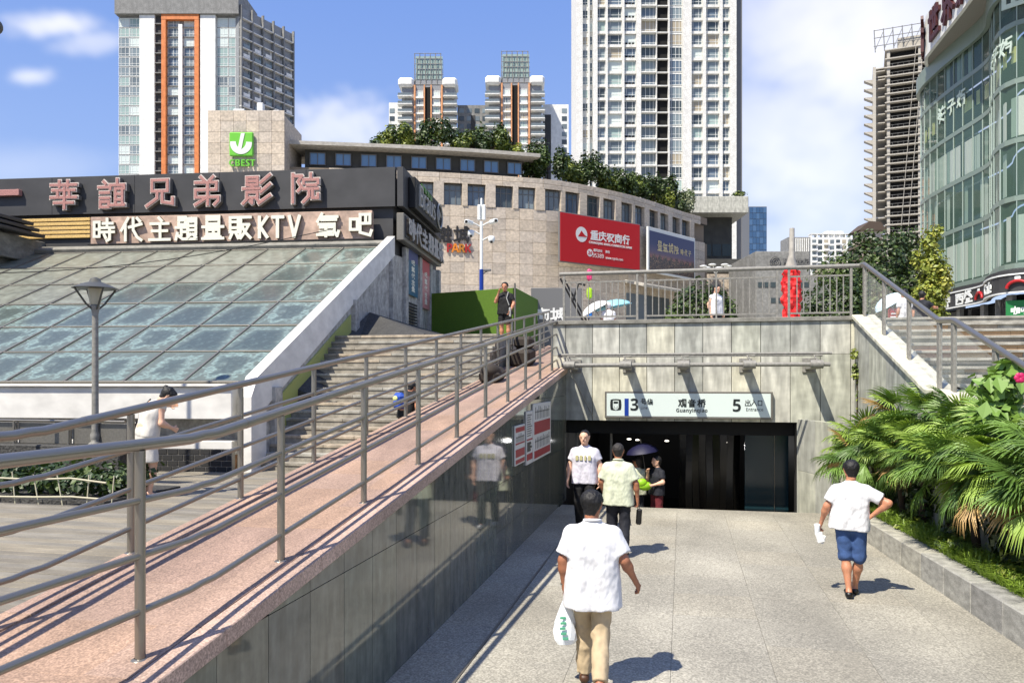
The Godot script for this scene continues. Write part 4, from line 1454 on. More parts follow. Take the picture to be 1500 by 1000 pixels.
func twin_blocks() -> void:
	var proto: Node3D
	for t in 2:
		var o: Node3D
		if t == 0:
			o = fbase("balcony_block", -42.3, -1, 295)
			proto = o
			var mb := MB.new()
			mb.bx(Vector3(0.8, 0, -14), Vector3(20.6, 116.6, -0.6))
			add("core", mb, "sidetone", o)
			for c in [[5.4, 6.0], [9.1, 9.55], [11.65, 12.1], [15.6, 16.2]]:
				mb = MB.new()
				mb.bx(Vector3(c[0], 0, -0.7), Vector3(c[1], 114.6, 0.25))
				add("orange_pier", mb, "orangepale", o)
			mb = MB.new()
			mb.bx(Vector3(9.6, 0, -0.6), Vector3(11.6, 114.0, -0.5))
			add("dark_slot", mb, "void", o)
			for s in [[-0.2, 5.1], [16.4, 21.4]]:
				mb = MB.new()
				mb.cbox(Vector3((s[0] + s[1]) / 2, 115.6, -3.5), Vector3(s[1] - s[0] + 0.6, 3.4, 9), 0.8)
				add("cap", mb, "towerwhite", o)
			rng.seed = 9
			var win := []
			for g in [1, 2, 4, 5, 0]:
				win.append(window_mesh(2.7, 2.3, "framewhite", "gl%d" % g, [0.3, 0.7], [], 0.18))
			for r in 13:
				var y := 74.0 + r * 3.0
				for s in [[-0.6, 5.0], [16.5, 21.8]]:
					mb = MB.new()
					mb.cbox(Vector3((s[0] + s[1]) / 2, y, 0.0), Vector3(s[1] - s[0], 0.42, 3.6), 0.15)
					add("balcony_slab", mb, "towerwhite", o)
					mb = MB.new()
					mb.cbox(Vector3((s[0] + s[1]) / 2, y + 0.75, 1.5), Vector3(s[1] - s[0] - 0.3, 0.9, 0.08), 0.02)
					add("balustrade", mb, "gl2", o)
				for x in [6.15, 12.5]:
					put("window", win[rng.randi_range(0, 4)], o, Vector3(x, y + 0.3, -0.6))
					mb = MB.new()
					mb.bx(Vector3(x - 0.1, y - 0.3, -0.6), Vector3(x + 2.9, y + 0.25, 0.1))
					add("window_ledge", mb, "towerwhite", o)
			# lattice crown on the roof
			mb = MB.new()
			mb.bx(Vector3(5.9, 114.8, -6), Vector3(16.0, 126, -1.5))
			add("roof_box", mb, "gl0", o)
			for i in 6:
				mb = MB.new()
				mb.tube([Vector3(5.6 + i * 2.1, 114.8, -0.6), Vector3(5.6 + i * 1.95, 126.8, -0.6)], 0.16, 5)
				add("lattice_bar", mb, "towergrey", o)
			for i in 7:
				mb = MB.new()
				mb.tube([Vector3(5.5, 115.0 + i * 1.95, -0.55), Vector3(16.1 - i * 0.15 + 0.9 * (1 - i / 6.0), 115.0 + i * 1.95, -0.55)], 0.13, 5)
				add("lattice_bar", mb, "towergrey", o)
			for i in 5:
				mb = MB.new()
				mb.tube([Vector3(5.6 + i * 2.1, 115, -0.5), Vector3(7.6 + i * 2.0, 126.6, -0.5)], 0.09, 4)
				add("lattice_bar", mb, "towergrey", o)
		else:
			o = proto.duplicate()
			o.name = "balcony_block_001"
			add_child(o)
			o.position = cp(-9.5, -1, 293)
		tag(o, ["left of the two matching blocks with curved balconies, orange piers and a lattice crown", "right of the two matching blocks with curved balconies, orange piers and a lattice crown"][t], "apartment block", "matching balcony blocks behind the mall")
	# plain wings behind them
	var w := [[-47.4, 6.0, 110.5, "narrow white wing left of the matching balcony blocks"], [-21.0, 12.0, 109.5, "grey and white block seen between the matching balcony blocks"], [12.0, 9.8, 109.8, "white wing with a dark recess right of the matching balcony blocks"]]
	for k in 3:
		var o := fbase("apartment_wing", w[k][0], -1, 302)
		tag(o, w[k][3], "apartment block")
		var mb := MB.new()
		mb.bx(Vector3(0, 0, -12), Vector3(w[k][1], w[k][2], 0))
		add("wall", mb, "towerwhite" if k != 1 else "towergrey", o)
		var n: int = [1, 4, 1][k]
		for c in n:
			for r in 12:
				mb = MB.new()
				var x: float = [0.3, 0.6 + c * 3.0, 7.2][k]
				mb.bx(Vector3(x, 73.5 + r * 3.0, 0.01), Vector3(x + 1.9, 75.2 + r * 3.0, 0.12))
				add("window", mb, ["gl2", "gl3", "gl4"][(r + c) % 3], o)
		if k > 0:
			mb = MB.new()
			mb.bx(Vector3(0.0 if k == 2 else 5.2, 0, 0.0), Vector3(3.0 if k == 2 else 6.8, w[k][2] - 4, 0.3))
			add("dark_recess", mb, "towerdark", o)


func concrete_frame() -> void:
	var o := fbase("unfinished_tower", 123.8, -1, 272, -0.42)
	tag(o, "unfinished tower of bare concrete floors and columns beside the curved glass building", "tower")
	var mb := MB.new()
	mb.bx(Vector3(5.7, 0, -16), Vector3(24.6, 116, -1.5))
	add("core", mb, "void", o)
	for c in [[1.2, 2.2], [5.6, 6.6], [15.2, 16.4], [24.0, 25.2]]:
		for z in [0.0, -12.0]:
			mb = MB.new()
			mb.bx(Vector3(c[0], 0, z - 1.2), Vector3(c[1], 117.0 if c[0] > 5 else 112.0, z - 0.2))
			add("column", mb, "slab", o)
	for r in 30:
		var y := 30.0 + r * 3.0
		mb = MB.new()
		mb.cbox(Vector3(15.3, y, -8.0), Vector3(20.6, 0.42, 16.6), 0.05)
		mb.cbox(Vector3(3.4, y - 0.02 - (0.0 if r < 28 else 5.0), -9.0), Vector3(4.4, 0.42, 13.6), 0.05)
		add("floor_slab", mb, "slab", o)
		if r < 27:
			mb = MB.new()
			mb.prism(PackedVector2Array([Vector2(1.3, y + 0.1), Vector2(-1.6, y + 0.25), Vector2(-1.6, y + 0.12), Vector2(1.3, y - 1.5)]), -4.0, -1.4)
			add("bracket", mb, "slab", o)
	rng.seed = 6
	for r in 28:
		mb = MB.new()
		for i in 11:
			mb.bx(Vector3(5.6 + i * 1.7, 30.2 + r * 3.0, 0.0), Vector3(5.66 + i * 1.7, 31.2 + r * 3.0, 0.06))
		mb.bx(Vector3(5.4, 31.15 + r * 3.0, 0.0), Vector3(24.0, 31.23 + r * 3.0, 0.07))
		add("guard_rail", mb, "towergrey", o)
	for i in 9:
		var x := 2.0 + i * 2.9
		mb = MB.new()
		mb.tube([Vector3(x, 117, -0.3), Vector3(x - 0.4, 124.5, 0.5)], 0.16, 5)
		mb.tube([Vector3(x, 118, -0.3), Vector3(x + 2.5, 123.6, 0.3)], 0.1, 4)
		add("scaffold_pole", mb, "towergrey", o)
	for y in [119.0, 121.8, 124.4]:
		mb = MB.new()
		mb.tube([Vector3(1.5, y, 0.1), Vector3(26, y, 0.1)], 0.14, 5)
		add("scaffold_pole", mb, "towergrey", o)
	mb = MB.new()
	mb.bx(Vector3(9, 117, -6), Vector3(24, 121, -1))
	add("roof_room", mb, "slab", o)
	for x in [11.0, 13.2]:
		mb = MB.new()
		mb.tube([Vector3(x + 3.5, 117, 0.4), Vector3(x - 2.5, 36, 0.8)], 0.09, 5)
		add("rope", mb, "slab", o)
	mb = MB.new()
	mb.bx(Vector3(16.4, 50, -0.1), Vector3(24, 72, 0.05))
	add("brick_infill", mb, "plaster", o)


func distant_buildings() -> void:
	var o := fbase("apartment_house", 152.5, -1, 400)
	tag(o, "white apartment house with rows of balconies far behind the square", "apartment block")
	var mb := MB.new()
	mb.bx(Vector3(0, 0, -12), Vector3(24.5, 76.5, 0))
	mb.bx(Vector3(8.4, 76.5, -9), Vector3(17, 80, -1))
	add("wall", mb, "towerwhite", o)
	for r in 8:
		for c in 8:
			mb = MB.new()
			mb.bx(Vector3(0.6 + c * 3.05, 52.4 + r * 3.0, 0.0), Vector3(2.6 + c * 3.05, 54.3 + r * 3.0, 0.1))
			add("window", mb, ["gl2", "gl3", "gl5"][(r * 3 + c) % 3], o)
		for c in 4:
			mb = MB.new()
			mb.bx(Vector3(0.4 + c * 6.1, 51.6 + r * 3.0, 0.0), Vector3(3.0 + c * 6.1, 52.5 + r * 3.0, 1.3))
			add("balcony", mb, "towerwhite", o)
	mb = MB.new()
	for c in 9:
		mb.bx(Vector3(0.2 + c * 2.9, 76.5, -4), Vector3(0.6 + c * 2.9, 78.2, -0.3))
	mb.bx(Vector3(0, 78.2, -4), Vector3(24.4, 78.6, -0.2))
	add("roof_pergola", mb, "towerwhite", o)
	o = fbase("office_block", 123.2, -1, 350)
	tag(o, "small grey ribbed block left of the white apartment house", "building")
	mb = MB.new()
	mb.bx(Vector3(0, 0, -10), Vector3(10, 67.5, 0))
	add("wall", mb, "towergrey", o)
	for i in 7:
		mb = MB.new()
		mb.bx(Vector3(3.2 + i * 0.95, 50, 0), Vector3(3.6 + i * 0.95, 67, 0.4))
		add("fin", mb, "towerwhite", o)
	o = fbase("glass_office", 75.6, -1, 250)
	tag(o, "blue glass office tower behind the stained concrete ledge", "tower")
	mb = MB.new()
	mb.bx(Vector3(0, 0, -9), Vector3(5.6, 59.0, 0))
	add("core", mb, "framegrey", o)
	mat("officeblue", Color(0.22, 0.34, 0.48), 0.1)
	mat("officeblue2", Color(0.28, 0.40, 0.54), 0.1)
	for r in 18:
		for c in 5:
			mb = MB.new()
			mb.bx(Vector3(0.05 + c * 1.11, 24.0 + r * 1.94, 0), Vector3(1.08 + c * 1.11, 25.8 + r * 1.94, 0.1))
			add("window", mb, "officeblue" if (r + c) % 3 else "officeblue2", o)
	o = fbase("tiled_houses", 75.5, -1, 160)
	tag(o, "tan building with stepped brown pitched roofs left of the unfinished tower", "building")
	mat("roofbrown", Color(0.30, 0.25, 0.21), 0.8)
	for k in 3:
		var s := Vector3(-4.0 + k * 0.3, [28.0, 31.0, 34.5][k], -k * 1.0)
		mb = MB.new()
		mb.bx(Vector3(s.x, 0, -6), Vector3(s.x + 4.5, s.y, s.z))
		add("wall", mb, "tile", o)
		mb = MB.new()
		mb.prism(PackedVector2Array([Vector2(s.x - 0.8, s.y), Vector2(s.x + 5, s.y), Vector2(s.x + 3.8, s.y + 1.7), Vector2(s.x + 1.5, s.y + 1.9)]), -7, s.z + 0.7)
		add("roof", mb, "roofbrown", o)
	o = fbase("grey_shop_block", 24.8, -1, 80)
	tag(o, "plain grey building with a ring emblem and small dark windows behind the square's railing", "building")
	mb = MB.new()
	mb.cbox(Vector3(2.8, 8.4, -5), Vector3(5.5, 16.8, 10), 0.03)
	add("wall", mb, "towergrey", o)
	for q in [[0.3, 13.2, 3], [3.6, 13.2, 3], [1.6, 11.6, 3], [3.6, 9.6, 2]]:
		for i in q[2]:
			mb = MB.new()
			mb.bx(Vector3(q[0] + i * 0.65, q[1] - 0.05, 0.0), Vector3(q[0] + 0.55 + i * 0.65, q[1] + 0.45, 0.05))
			add("window", mb, "gl3", o)
	var s := fbase("shop_sign", 26.3, 14.2, 79.96)
	tag(s, "dark ring emblem and characters on the plain grey building", "sign")
	for k in 3:
		var ring := []
		for i in 21:
			ring.append(Vector3(0.5 + cos(TAU * i / 20) * (0.15 + k * 0.18), 0.55 + sin(TAU * i / 20) * (0.15 + k * 0.18), 0.05))
		mb = MB.new()
		mb.tube(ring, 0.045, 5)
		add("ring", mb, "framegrey", s)
	mb = MB.new()
	for i in 4:
		glyph(mb, ["yang2", "guang", "shi4", "ji"][i], Vector2(1.35 + i * 0.68, 0.25), 0.55, 0.6, 0.1, 0.0, 0.06)
	add("lettering", mb, "framegrey", s)
	o = fbase("low_hall", 32, -1, 86)
	tag(o, "long low hall with a pinkish roof edge behind the trees", "building")
	mb = MB.new()
	mb.bx(Vector3(0, 0, -8), Vector3(9.5, 15.2, 0))
	add("wall", mb, "towergrey", o)
	mb = MB.new()
	mb.cbox(Vector3(6.5, 16.0, -3), Vector3(6, 1.2, 6), 0.1)
	add("roof_edge", mb, "tile", o)


# plan of the mall's curved front, across and away along the street's axes
func mall_curve() -> Curve3D:
	var c := Curve3D.new()
	c.bake_interval = 0.2
	var p := [[-40, 62.5], [-24, 63.2], [-8.9, 65], [0.4, 67], [5, 68.8], [10.6, 73.1], [14.6, 77.3], [17.6, 80.8], [21, 84.2]]
	for i in p.size():
		var a := Vector2(p[maxi(i - 1, 0)][0], p[maxi(i - 1, 0)][1])
		var b := Vector2(p[mini(i + 1, p.size() - 1)][0], p[mini(i + 1, p.size() - 1)][1])
		var t := (b - a) / 6.0
		c.add_point(Vector3(p[i][0], 0, -p[i][1]), Vector3(-t.x, 0, t.y), Vector3(t.x, 0, -t.y))
	return c


func mall_at(c: Curve3D, s: float, y: float, out := 0.0) -> Transform3D:
	var a := c.sample_baked(s)
	var d := (c.sample_baked(s + 0.05) - c.sample_baked(s - 0.05)).normalized()
	var bs := Basis(d, Vector3.UP, d.cross(Vector3.UP))
	return Transform3D(bs, a + Vector3(0, y, 0) + bs.z * out)


func mall() -> void:
	var c := mall_curve()
	var L := c.get_baked_length()
	var o := base("shopping_mall", Vector3.ZERO, YAW)
	tag(o, "curved shopping mall faced in beige tiles with a row of small windows under its parapet", "building")
	var prof := [[3.0, 17.25, -0.05, "tilejoint", "wall_core"], [17.25, 19.3, -0.45, "tilejoint", "window_band"], [19.3, 20.0, -0.03, "tilejoint", "parapet_core"]]
	for q in prof:
		var mb := MB.new()
		var n := 70
		for i in n:
			var a := mall_at(c, lerpf(20.0, L - 0.06, float(i) / n), 0, q[2])
			var b := mall_at(c, lerpf(20.0, L - 0.06, (i + 1.0) / n), 0, q[2])
			mb.quad(a.origin + Vector3(0, q[0], 0), b.origin + Vector3(0, q[0], 0), b.origin + Vector3(0, q[1], 0), a.origin + Vector3(0, q[1], 0))
			mb.quad(a.origin + Vector3(0, q[1], 0), b.origin + Vector3(0, q[1], 0), b.origin + Vector3(0, q[1], 0) - b.basis.z * 3.0, a.origin + Vector3(0, q[1], 0) - a.basis.z * 3.0)
		add(q[4], mb, q[3], o)
	# depth behind the front
	var mb := MB.new()
	mb.bx(Vector3(-20, 3, -100), Vector3(-3, 19.9, -70))
	mb.bx(Vector3(-3, 3, -110), Vector3(16, 19.9, -84))
	add("rear_block", mb, "tilejoint", o)
	# facing tiles
	rng.seed = 15
	var shared := MB.new()
	shared.cbox(Vector3(0, 0, 0), Vector3(1.18, 0.93, 0.08), 0.012)
	var tm := shared.done()
	var rest := MB.new()
	var count := 0
	for r in range(14, -1, -1):
		var k := 0
		var s := 26.0
		while s < L - 0.7:
			var t := mall_at(c, s, 3.55 + r * 0.95, -0.01)
			if count < 292 and r > 2:
				var p := MeshInstance3D.new()
				p.name = "tile"
				p.mesh = tm
				p.material_override = mats["tile%d" % rng.randi_range(0, 3)]
				p.transform = t
				o.add_child(p, true)
				count += 1
			else:
				rest.cbox(t.origin, Vector3(1.18, 0.93, 0.08), 0.012, t.basis)
			s += 1.2
			k += 1
	var ro := add("tile_field", rest, "tile0", o)
	ro.set_meta("kind", "stuff")
	# parapet stones, sill course, piers and windows
	var s := 26.0
	while s < L - 0.9:
		for q in [[19.78, 0.42], [19.35, 0.4]]:
			var t := mall_at(c, s, q[0], 0.02)
			mb = MB.new()
			mb.cbox(t.origin, Vector3(1.78, q[1], 0.14), 0.015, t.basis)
			add("parapet_stone", mb, "tile%d" % rng.randi_range(0, 3), o)
		s += 1.8
	var wins := []
	for g in [2, 6, 3, 4]:
		wins.append(window_mesh(1.5, 1.75, "framegrey", "gl%d" % g, [0.33, 0.66], [0.72], 0.07))
	s = 25.4
	var i := 0
	while s < L - 3.0:
		for k in 2:
			var t := mall_at(c, s + 0.3 + k * 2.0, 17.36, -0.4)
			var w := put("window", wins[(i * 2 + k) % 4], o, t.origin)
			w.basis = t.basis
			t = mall_at(c, s + 2.05 + k * 2.2, 18.27, -0.15)
			mb = MB.new()
			mb.cbox(t.origin, Vector3(0.46 if k == 0 else 0.86, 2.0, 0.5), 0.02, t.basis)
			add("pier", mb, "tile%d" % rng.randi_range(0, 3), o)
		s += 4.4
		i += 1
	# dark storey set back on top, its thin roof and windows
	mb = MB.new()
	for q in [[20.0, 21.8, -1.2, "wall"], [21.8, 22.1, 0.2, "roof"]]:
		mb = MB.new()
		var s0 := 21.0 if q[3] == "roof" else 23.0
		var s1 := 42.8 if q[3] == "roof" else 41.2
		for j in 20:
			var a := mall_at(c, lerpf(s0, s1, j / 20.0), 0, q[2])
			var b := mall_at(c, lerpf(s0, s1, (j + 1) / 20.0), 0, q[2])
			var lo := Vector3(0, q[0], 0)
			var hi := Vector3(0, q[1], 0)
			mb.quad(a.origin + lo, b.origin + lo, b.origin + hi, a.origin + hi)
			mb.quad(a.origin + hi, b.origin + hi, b.origin + hi - b.basis.z * 6, a.origin + hi - a.basis.z * 6)
			mb.quad(a.origin + lo - a.basis.z * 6, b.origin + lo - b.basis.z * 6, b.origin + lo, a.origin + lo)
			if j == 19:
				mb.quad(b.origin + lo, b.origin + lo - b.basis.z * 6, b.origin + hi - b.basis.z * 6, b.origin + hi)
			if j == 0:
				mb.quad(a.origin + lo - a.basis.z * 6, a.origin + lo, a.origin + hi, a.origin + hi - a.basis.z * 6)
		add("penthouse_" + q[3], mb, "penthouse" if q[3] == "wall" else "slab", o)
	var pw := window_mesh(1.3, 1.05, "framegrey", "bluewin", [0.5], [], 0.06)
	for j in 9:
		var t := mall_at(c, 23.4 + j * 2.1, 20.5, -1.17)
		var w := put("penthouse_window", pw, o, t.origin)
		w.basis = t.basis
	# shopfront glazing and awning at the right foot
	for j in 5:
		var t := mall_at(c, L - 14.5 + j * 1.5, 8.0, 0.05)
		mb = MB.new()
		mb.cbox(t.origin, Vector3(1.4, 5.6, 0.08), 0.01, t.basis)
		add("shop_window", mb, "gl3", o)
	mb = MB.new()
	var t2 := mall_at(c, L - 11.0, 11.6, 0.9)
	mb.cbox(t2.origin, Vector3(9.0, 0.3, 2.2), 0.05, t2.basis * Basis(Vector3.RIGHT, 0.25))
	add("awning", mb, "slab", o)
	mall_signs(c, o)
	# corner block with the green emblem
	var b := fbase("corner_block", -24.2, 2.5, 62.4)
	tag(b, "beige tiled corner block that carries the green emblem above the cinema sign", "building")
	mb = MB.new()
	mb.bx(Vector3(0.04, 0, -5), Vector3(6.06, 21.2, -0.04))
	add("core", mb, "tilejoint", b)
	for r in 9:
		for k in 6:
			mb = MB.new()
			mb.cbox(Vector3(0.51 + k * 1.017, 14.3 + r * 0.86, -0.02), Vector3(1.0, 0.845, 0.06), 0.01)
			add("tile", mb, "tile%d" % rng.randi_range(0, 3), b)
	mb = MB.new()
	mb.bx(Vector3(6.07, 0, -5), Vector3(6.12, 21.2, -0.06))
	add("side_face", mb, "tile1", b)
	mb = MB.new()
	for q in [[0.3, 0.5, 0.5], [1.9, 0.9, 0.8], [3.6, 0.5, 1.3], [4.9, 0.5, 0.7]]:
		mb.cbox(Vector3(q[0] + 0.3, 21.2 + q[2] / 2, -1.0), Vector3(q[1], q[2], 0.5), 0.04)
	add("roof_plant", mb, "framewhite", b)
	var g := fbase("green_emblem", -22.4, 19.5, 62.33)
	tag(g, "green square emblem with white leaf shapes and green capitals below it", "emblem")
	mat("logogreen", Color(0.42, 0.74, 0.22), 0.4)
	mb = MB.new()
	mb.cbox(Vector3(0.95, 1.85, 0.12), Vector3(1.9, 1.9, 0.22), 0.08)
	add("plate", mb, "logogreen", g)
	mb = MB.new()
	mb.prism(PackedVector2Array([Vector2(0.95, 2.7), Vector2(1.25, 2.7), Vector2(0.98, 1.45), Vector2(0.62, 1.12)]), 0.23, 0.27)
	add("leaf", mb, "white", g)
	for k in 2:
		mb = MB.new()
		var pg := PackedVector2Array()
		for i2 in 13:
			var a := lerpf(0.1 if k == 0 else -1.55, -1.6 if k == 0 else -3.3, i2 / 12.0)
			pg.append(Vector2(0.95, 1.9) + Vector2(cos(a) * 0.86, sin(a) * 0.86))
		for i2 in 13:
			var a := lerpf(-1.6 if k == 0 else -3.3, 0.1 if k == 0 else -1.55, i2 / 12.0)
			var w := 0.62 - 0.22 * sin((1.0 - i2 / 12.0 if k == 1 else i2 / 12.0) * PI * 0.5 + 0.3)
			pg.append(Vector2(0.95, 1.98) + Vector2(cos(a) * w, sin(a) * w))
		mb.prism(pg, 0.23, 0.262 + k * 0.004)
		add("leaf", mb, "white", g)
	text_part("lettering", "CBEST", 0.72, 0.12, "logogreen", Vector3(0.98, 0.38, 0.1), g, true)


func mall_signs(c: Curve3D, mall_node: Node3D) -> void:
	# red bank board
	var a := cp(3.95, 12.75, 66.9)
	var e := cp(11.75, 12.75, 72.6)
	var d := e - a
	var o := base("bank_billboard", a, atan2(-d.z, d.x))
	tag(o, "big red bank billboard with white emblem and characters on the curved mall", "billboard")
	var w := d.length()
	var h := 4.3
	var mb := MB.new()
	mb.cbox(Vector3(w / 2, h / 2, 0.05), Vector3(w, h, 0.22), 0.02)
	add("frame", mb, "framegrey", o)
	mb = MB.new()
	mb.cbox(Vector3(w / 2, h / 2, 0.13), Vector3(w - 0.16, h - 0.16, 0.12), 0.01)
	add("face", mb, "red", o)
	mb = MB.new()
	var ring := PackedVector2Array()
	for i in 32:
		ring.append(Vector2(w * 0.255, h * 0.60) + Vector2(cos(TAU * i / 32), sin(TAU * i / 32)) * 0.66)
	mb.prism(ring, 0.19, 0.2)
	add("emblem", mb, "white", o)
	mb = MB.new()
	mb.prism(PackedVector2Array([Vector2(w * 0.255 - 0.42, h * 0.60 - 0.22), Vector2(w * 0.255 + 0.7, h * 0.60 - 0.18), Vector2(w * 0.255 + 0.35, h * 0.60 - 0.02), Vector2(w * 0.255 - 0.02, h * 0.60 + 0.32)]), 0.2, 0.212)
	add("emblem", mb, "red", o)
	mb = MB.new()
	for i in 5:
		glyph(mb, ["zhong", "qing", "nong", "shang", "xing"][i], Vector2(w * 0.37 + i * 0.96, h * 0.535), 0.8, 0.74, 0.125, 0.19, 0.01, 0.001)
	add("lettering", mb, "white", o)
	text_part("lettering", "CHONGQING RURAL COMMERCIAL BANK", 0.27, 0.02, "white", Vector3(w * 0.615, h * 0.465, 0.2), o, true)
	mb = MB.new()
	ring = PackedVector2Array()
	for i in 20:
		ring.append(Vector2(w * 0.355, h * 0.25) + Vector2(cos(TAU * i / 20), sin(TAU * i / 20)) * 0.33)
	mb.prism(ring, 0.19, 0.2)
	add("emblem", mb, "white", o)
	text_part("lettering", "24", 0.42, 0.02, "red", Vector3(w * 0.355, h * 0.25, 0.205), o, true)
	text_part("lettering", "95389", 0.5, 0.02, "white", Vector3(w * 0.455, h * 0.21, 0.2), o)
	text_part("lettering", "www.cqrcb.com", 0.3, 0.02, "white", Vector3(w * 0.66, h * 0.19, 0.2), o)
	mb = MB.new()
	for i in 6:
		glyph(mb, ["guan", "hao", "qing", "nong", "shang", "xing"][i], Vector2(w * 0.40 + i * 0.27 + (0.35 if i > 3 else 0.0), h * 0.29), 0.22, 0.22, 0.03, 0.19, 0.01)
	add("lettering", mb, "white", o)
	# night city board
	a = cp(12.75, 12.9, 74.2)
	e = cp(18.7, 12.9, 80.7)
	d = e - a
	o = base("city_billboard", a, atan2(-d.z, d.x))
	tag(o, "billboard with a printed dusk city view right of the red bank billboard", "billboard")
	w = d.length()
	mb = MB.new()
	mb.cbox(Vector3(w / 2, h / 2, 0.05), Vector3(w, h, 0.22), 0.02)
	add("frame", mb, "framewhite", o)
	var im := Image.create_empty(128, 64, false, Image.FORMAT_RGB8)
	rng.seed = 2
	for y in 64:
		for x in 128:
			var v := y / 63.0
			var col := Color(0.13, 0.16, 0.36).lerp(Color(0.36, 0.30, 0.40), smoothstep(0.2, 0.55, v)).lerp(Color(0.62, 0.40, 0.32), smoothstep(0.5, 0.68, v) * (1.0 - smoothstep(0.68, 0.8, v)))
			if v > 0.62 + 0.05 * sin(x * 0.4) + 0.03 * sin(x * 1.3):
				col = Color(0.20, 0.17, 0.19).lerp(Color(0.85, 0.68, 0.45), pow(rng.randf(), 4.0))
			im.set_pixel(x, y, col)
	var m := mat("cityprint", Color.WHITE, 0.4)
	m.albedo_texture = ImageTexture.create_from_image(im)
	mb = MB.new()
	mb.quad(Vector3(0.2, 0.2, 0.18), Vector3(w - 0.2, 0.2, 0.18), Vector3(w - 0.2, h - 0.35, 0.18), Vector3(0.2, h - 0.35, 0.18))
	add("print", mb, "cityprint", o)
	mat("gold", Color(0.85, 0.78, 0.58), 0.4)
	mb = MB.new()
	for i in 4:
		glyph(mb, ["liang", "yang", "cheng", "yuan"][i], Vector2(1.6 + i * 1.0, h * 0.52), 0.8, 0.9 - 0.1 * (i % 2), 0.07, 0.18, 0.02)
	for i in 3:
		glyph(mb, ["shi2", "dai", "zi"][i], Vector2(5.9 + i * 0.75, h * 0.54), 0.5, 0.55, 0.05, 0.18, 0.02)
	add("lettering", mb, "gold", o)
	# mall's own name
	mat("lettergrey", Color(0.12, 0.11, 0.10), 0.5)
	var q := mall_at(c, 34.2, 13.65, 0.05)
	o = base("mall_sign")
	o.transform = Transform3D(Basis(Vector3.UP, YAW), Vector3.ZERO) * q
	tag(o, "dark characters above coloured capitals on the mall's tiles beside the camera pole", "sign")
	mb = MB.new()
	glyph(mb, "rong", Vector2(-0.35, 0.6), 1.2, 1.25, 0.15, 0, 0.1)
	glyph(mb, "cheng", Vector2(1.15, 0.6), 1.2, 1.25, 0.15, 0, 0.1)
	add("lettering", mb, "lettergrey", o)
	var cols := [Color(0.10, 0.42, 0.30), Color(0.62, 0.12, 0.10), Color(0.85, 0.50, 0.12), Color(0.70, 0.45, 0.12), Color(0.62, 0.12, 0.10)]
	for i in 5:
		mat("capital%d" % i, cols[i], 0.5)
		text_part("lettering", "XPARK"[i], 0.98, 0.12, "capital%d" % i, Vector3([-0.3, 0.72, 1.22, 1.75, 2.28][i], 0.05, 0.06), o, true)


func camera_pole() -> void:
	var o := fbase("camera_pole", -1.56, 3.7, 40)
	tag(o, "white pole with a cluster of surveillance cameras in front of the mall", "camera pole")
	var mb := MB.new()
	mb.tube([Vector3(0, 0, 0), Vector3(0, 7.0, 0), Vector3(0, 7.05, 0)], 0.078, 12)
	add("pole", mb, "framewhite", o)
	mb = MB.new()
	mb.tube([Vector3(0, 0, 0), Vector3(0, 4.6, 0)], 0.11, 12)
	add("blue_sleeve", mb, "lineblue", o)
	mb = MB.new()
	mb.cbox(Vector3(-0.12, 7.5, 0), Vector3(0.16, 0.8, 0.16), 0.03)
	mb.cbox(Vector3(0.13, 7.5, 0), Vector3(0.16, 0.8, 0.16), 0.03)
	mb.cbox(Vector3(0.0, 7.7, -0.06), Vector3(0.1, 1.1, 0.1), 0.03)
	add("antenna", mb, "framewhite", o)
	for k in 4:
		mb = MB.new()
		var sx: float = [-1, 1, 1, -1][k]
		var y: float = [6.9, 6.95, 6.2, 6.5][k]
		mb.tube([Vector3(0, y - 0.15, 0), Vector3(sx * 0.3, y, 0.1), Vector3(sx * 0.5, y + 0.05, 0.15)], 0.035, 6)
		add("arm", mb, "framewhite", o)
		mb = MB.new()
		if k < 2:
			mb.cbox(Vector3(sx * 0.62, y + 0.05, 0.25), Vector3(0.24, 0.2, 0.6), 0.04, Basis(Vector3.UP, sx * 0.5))
		else:
			mb.lathe([Vector2(0, -0.28), Vector2(0.13, -0.22), Vector2(0.17, -0.1), Vector2(0.15, 0.08), Vector2(0, 0.12)], 12, Vector3(sx * 0.52, y - 0.02, 0.15))
		add("camera", mb, "framewhite", o)
		mb = MB.new()
		if k < 2:
			mb.ball(Vector3(sx * 0.62 + sx * 0.12, y + 0.04, 0.52), Vector3.ONE * 0.08, 6)
		else:
			mb.ball(Vector3(sx * 0.52, y - 0.2, 0.2), Vector3.ONE * 0.1, 6)
		add("lens", mb, "black", o)
	mb = MB.new()
	mb.cbox(Vector3(0.3, 4.55, 0.1), Vector3(0.4, 0.12, 0.14), 0.03)
	mb.tube([Vector3(0.1, 4.4, 0), Vector3(0.3, 4.5, 0.1)], 0.03, 6)
	add("camera", mb, "framegrey", o)
	# many-headed street lamp further right
	o = fbase("cluster_lamp", 17.4, 3.7, 67)
	tag(o, "street lamp with a ring of flat heads in front of the tiled podium", "street lamp")
	mb = MB.new()
	mb.tube([Vector3(0, 0, 0), Vector3(0, 8.3, 0)], [0.12, 0.08], 8)
	add("pole", mb, "framegrey", o)
	for k in 6:
		var a := k * TAU / 6
		mb = MB.new()
		mb.tube([Vector3(0, 8.1, 0), Vector3(cos(a) * 0.6, 8.5, sin(a) * 0.6), Vector3(cos(a) * 0.95, 8.65, sin(a) * 0.95)], 0.04, 5)
		mb.ball(Vector3(cos(a) * 1.05, 8.68, sin(a) * 1.05), Vector3(0.34, 0.1, 0.34), 5)
		add("lamp_head", mb, "framewhite", o)


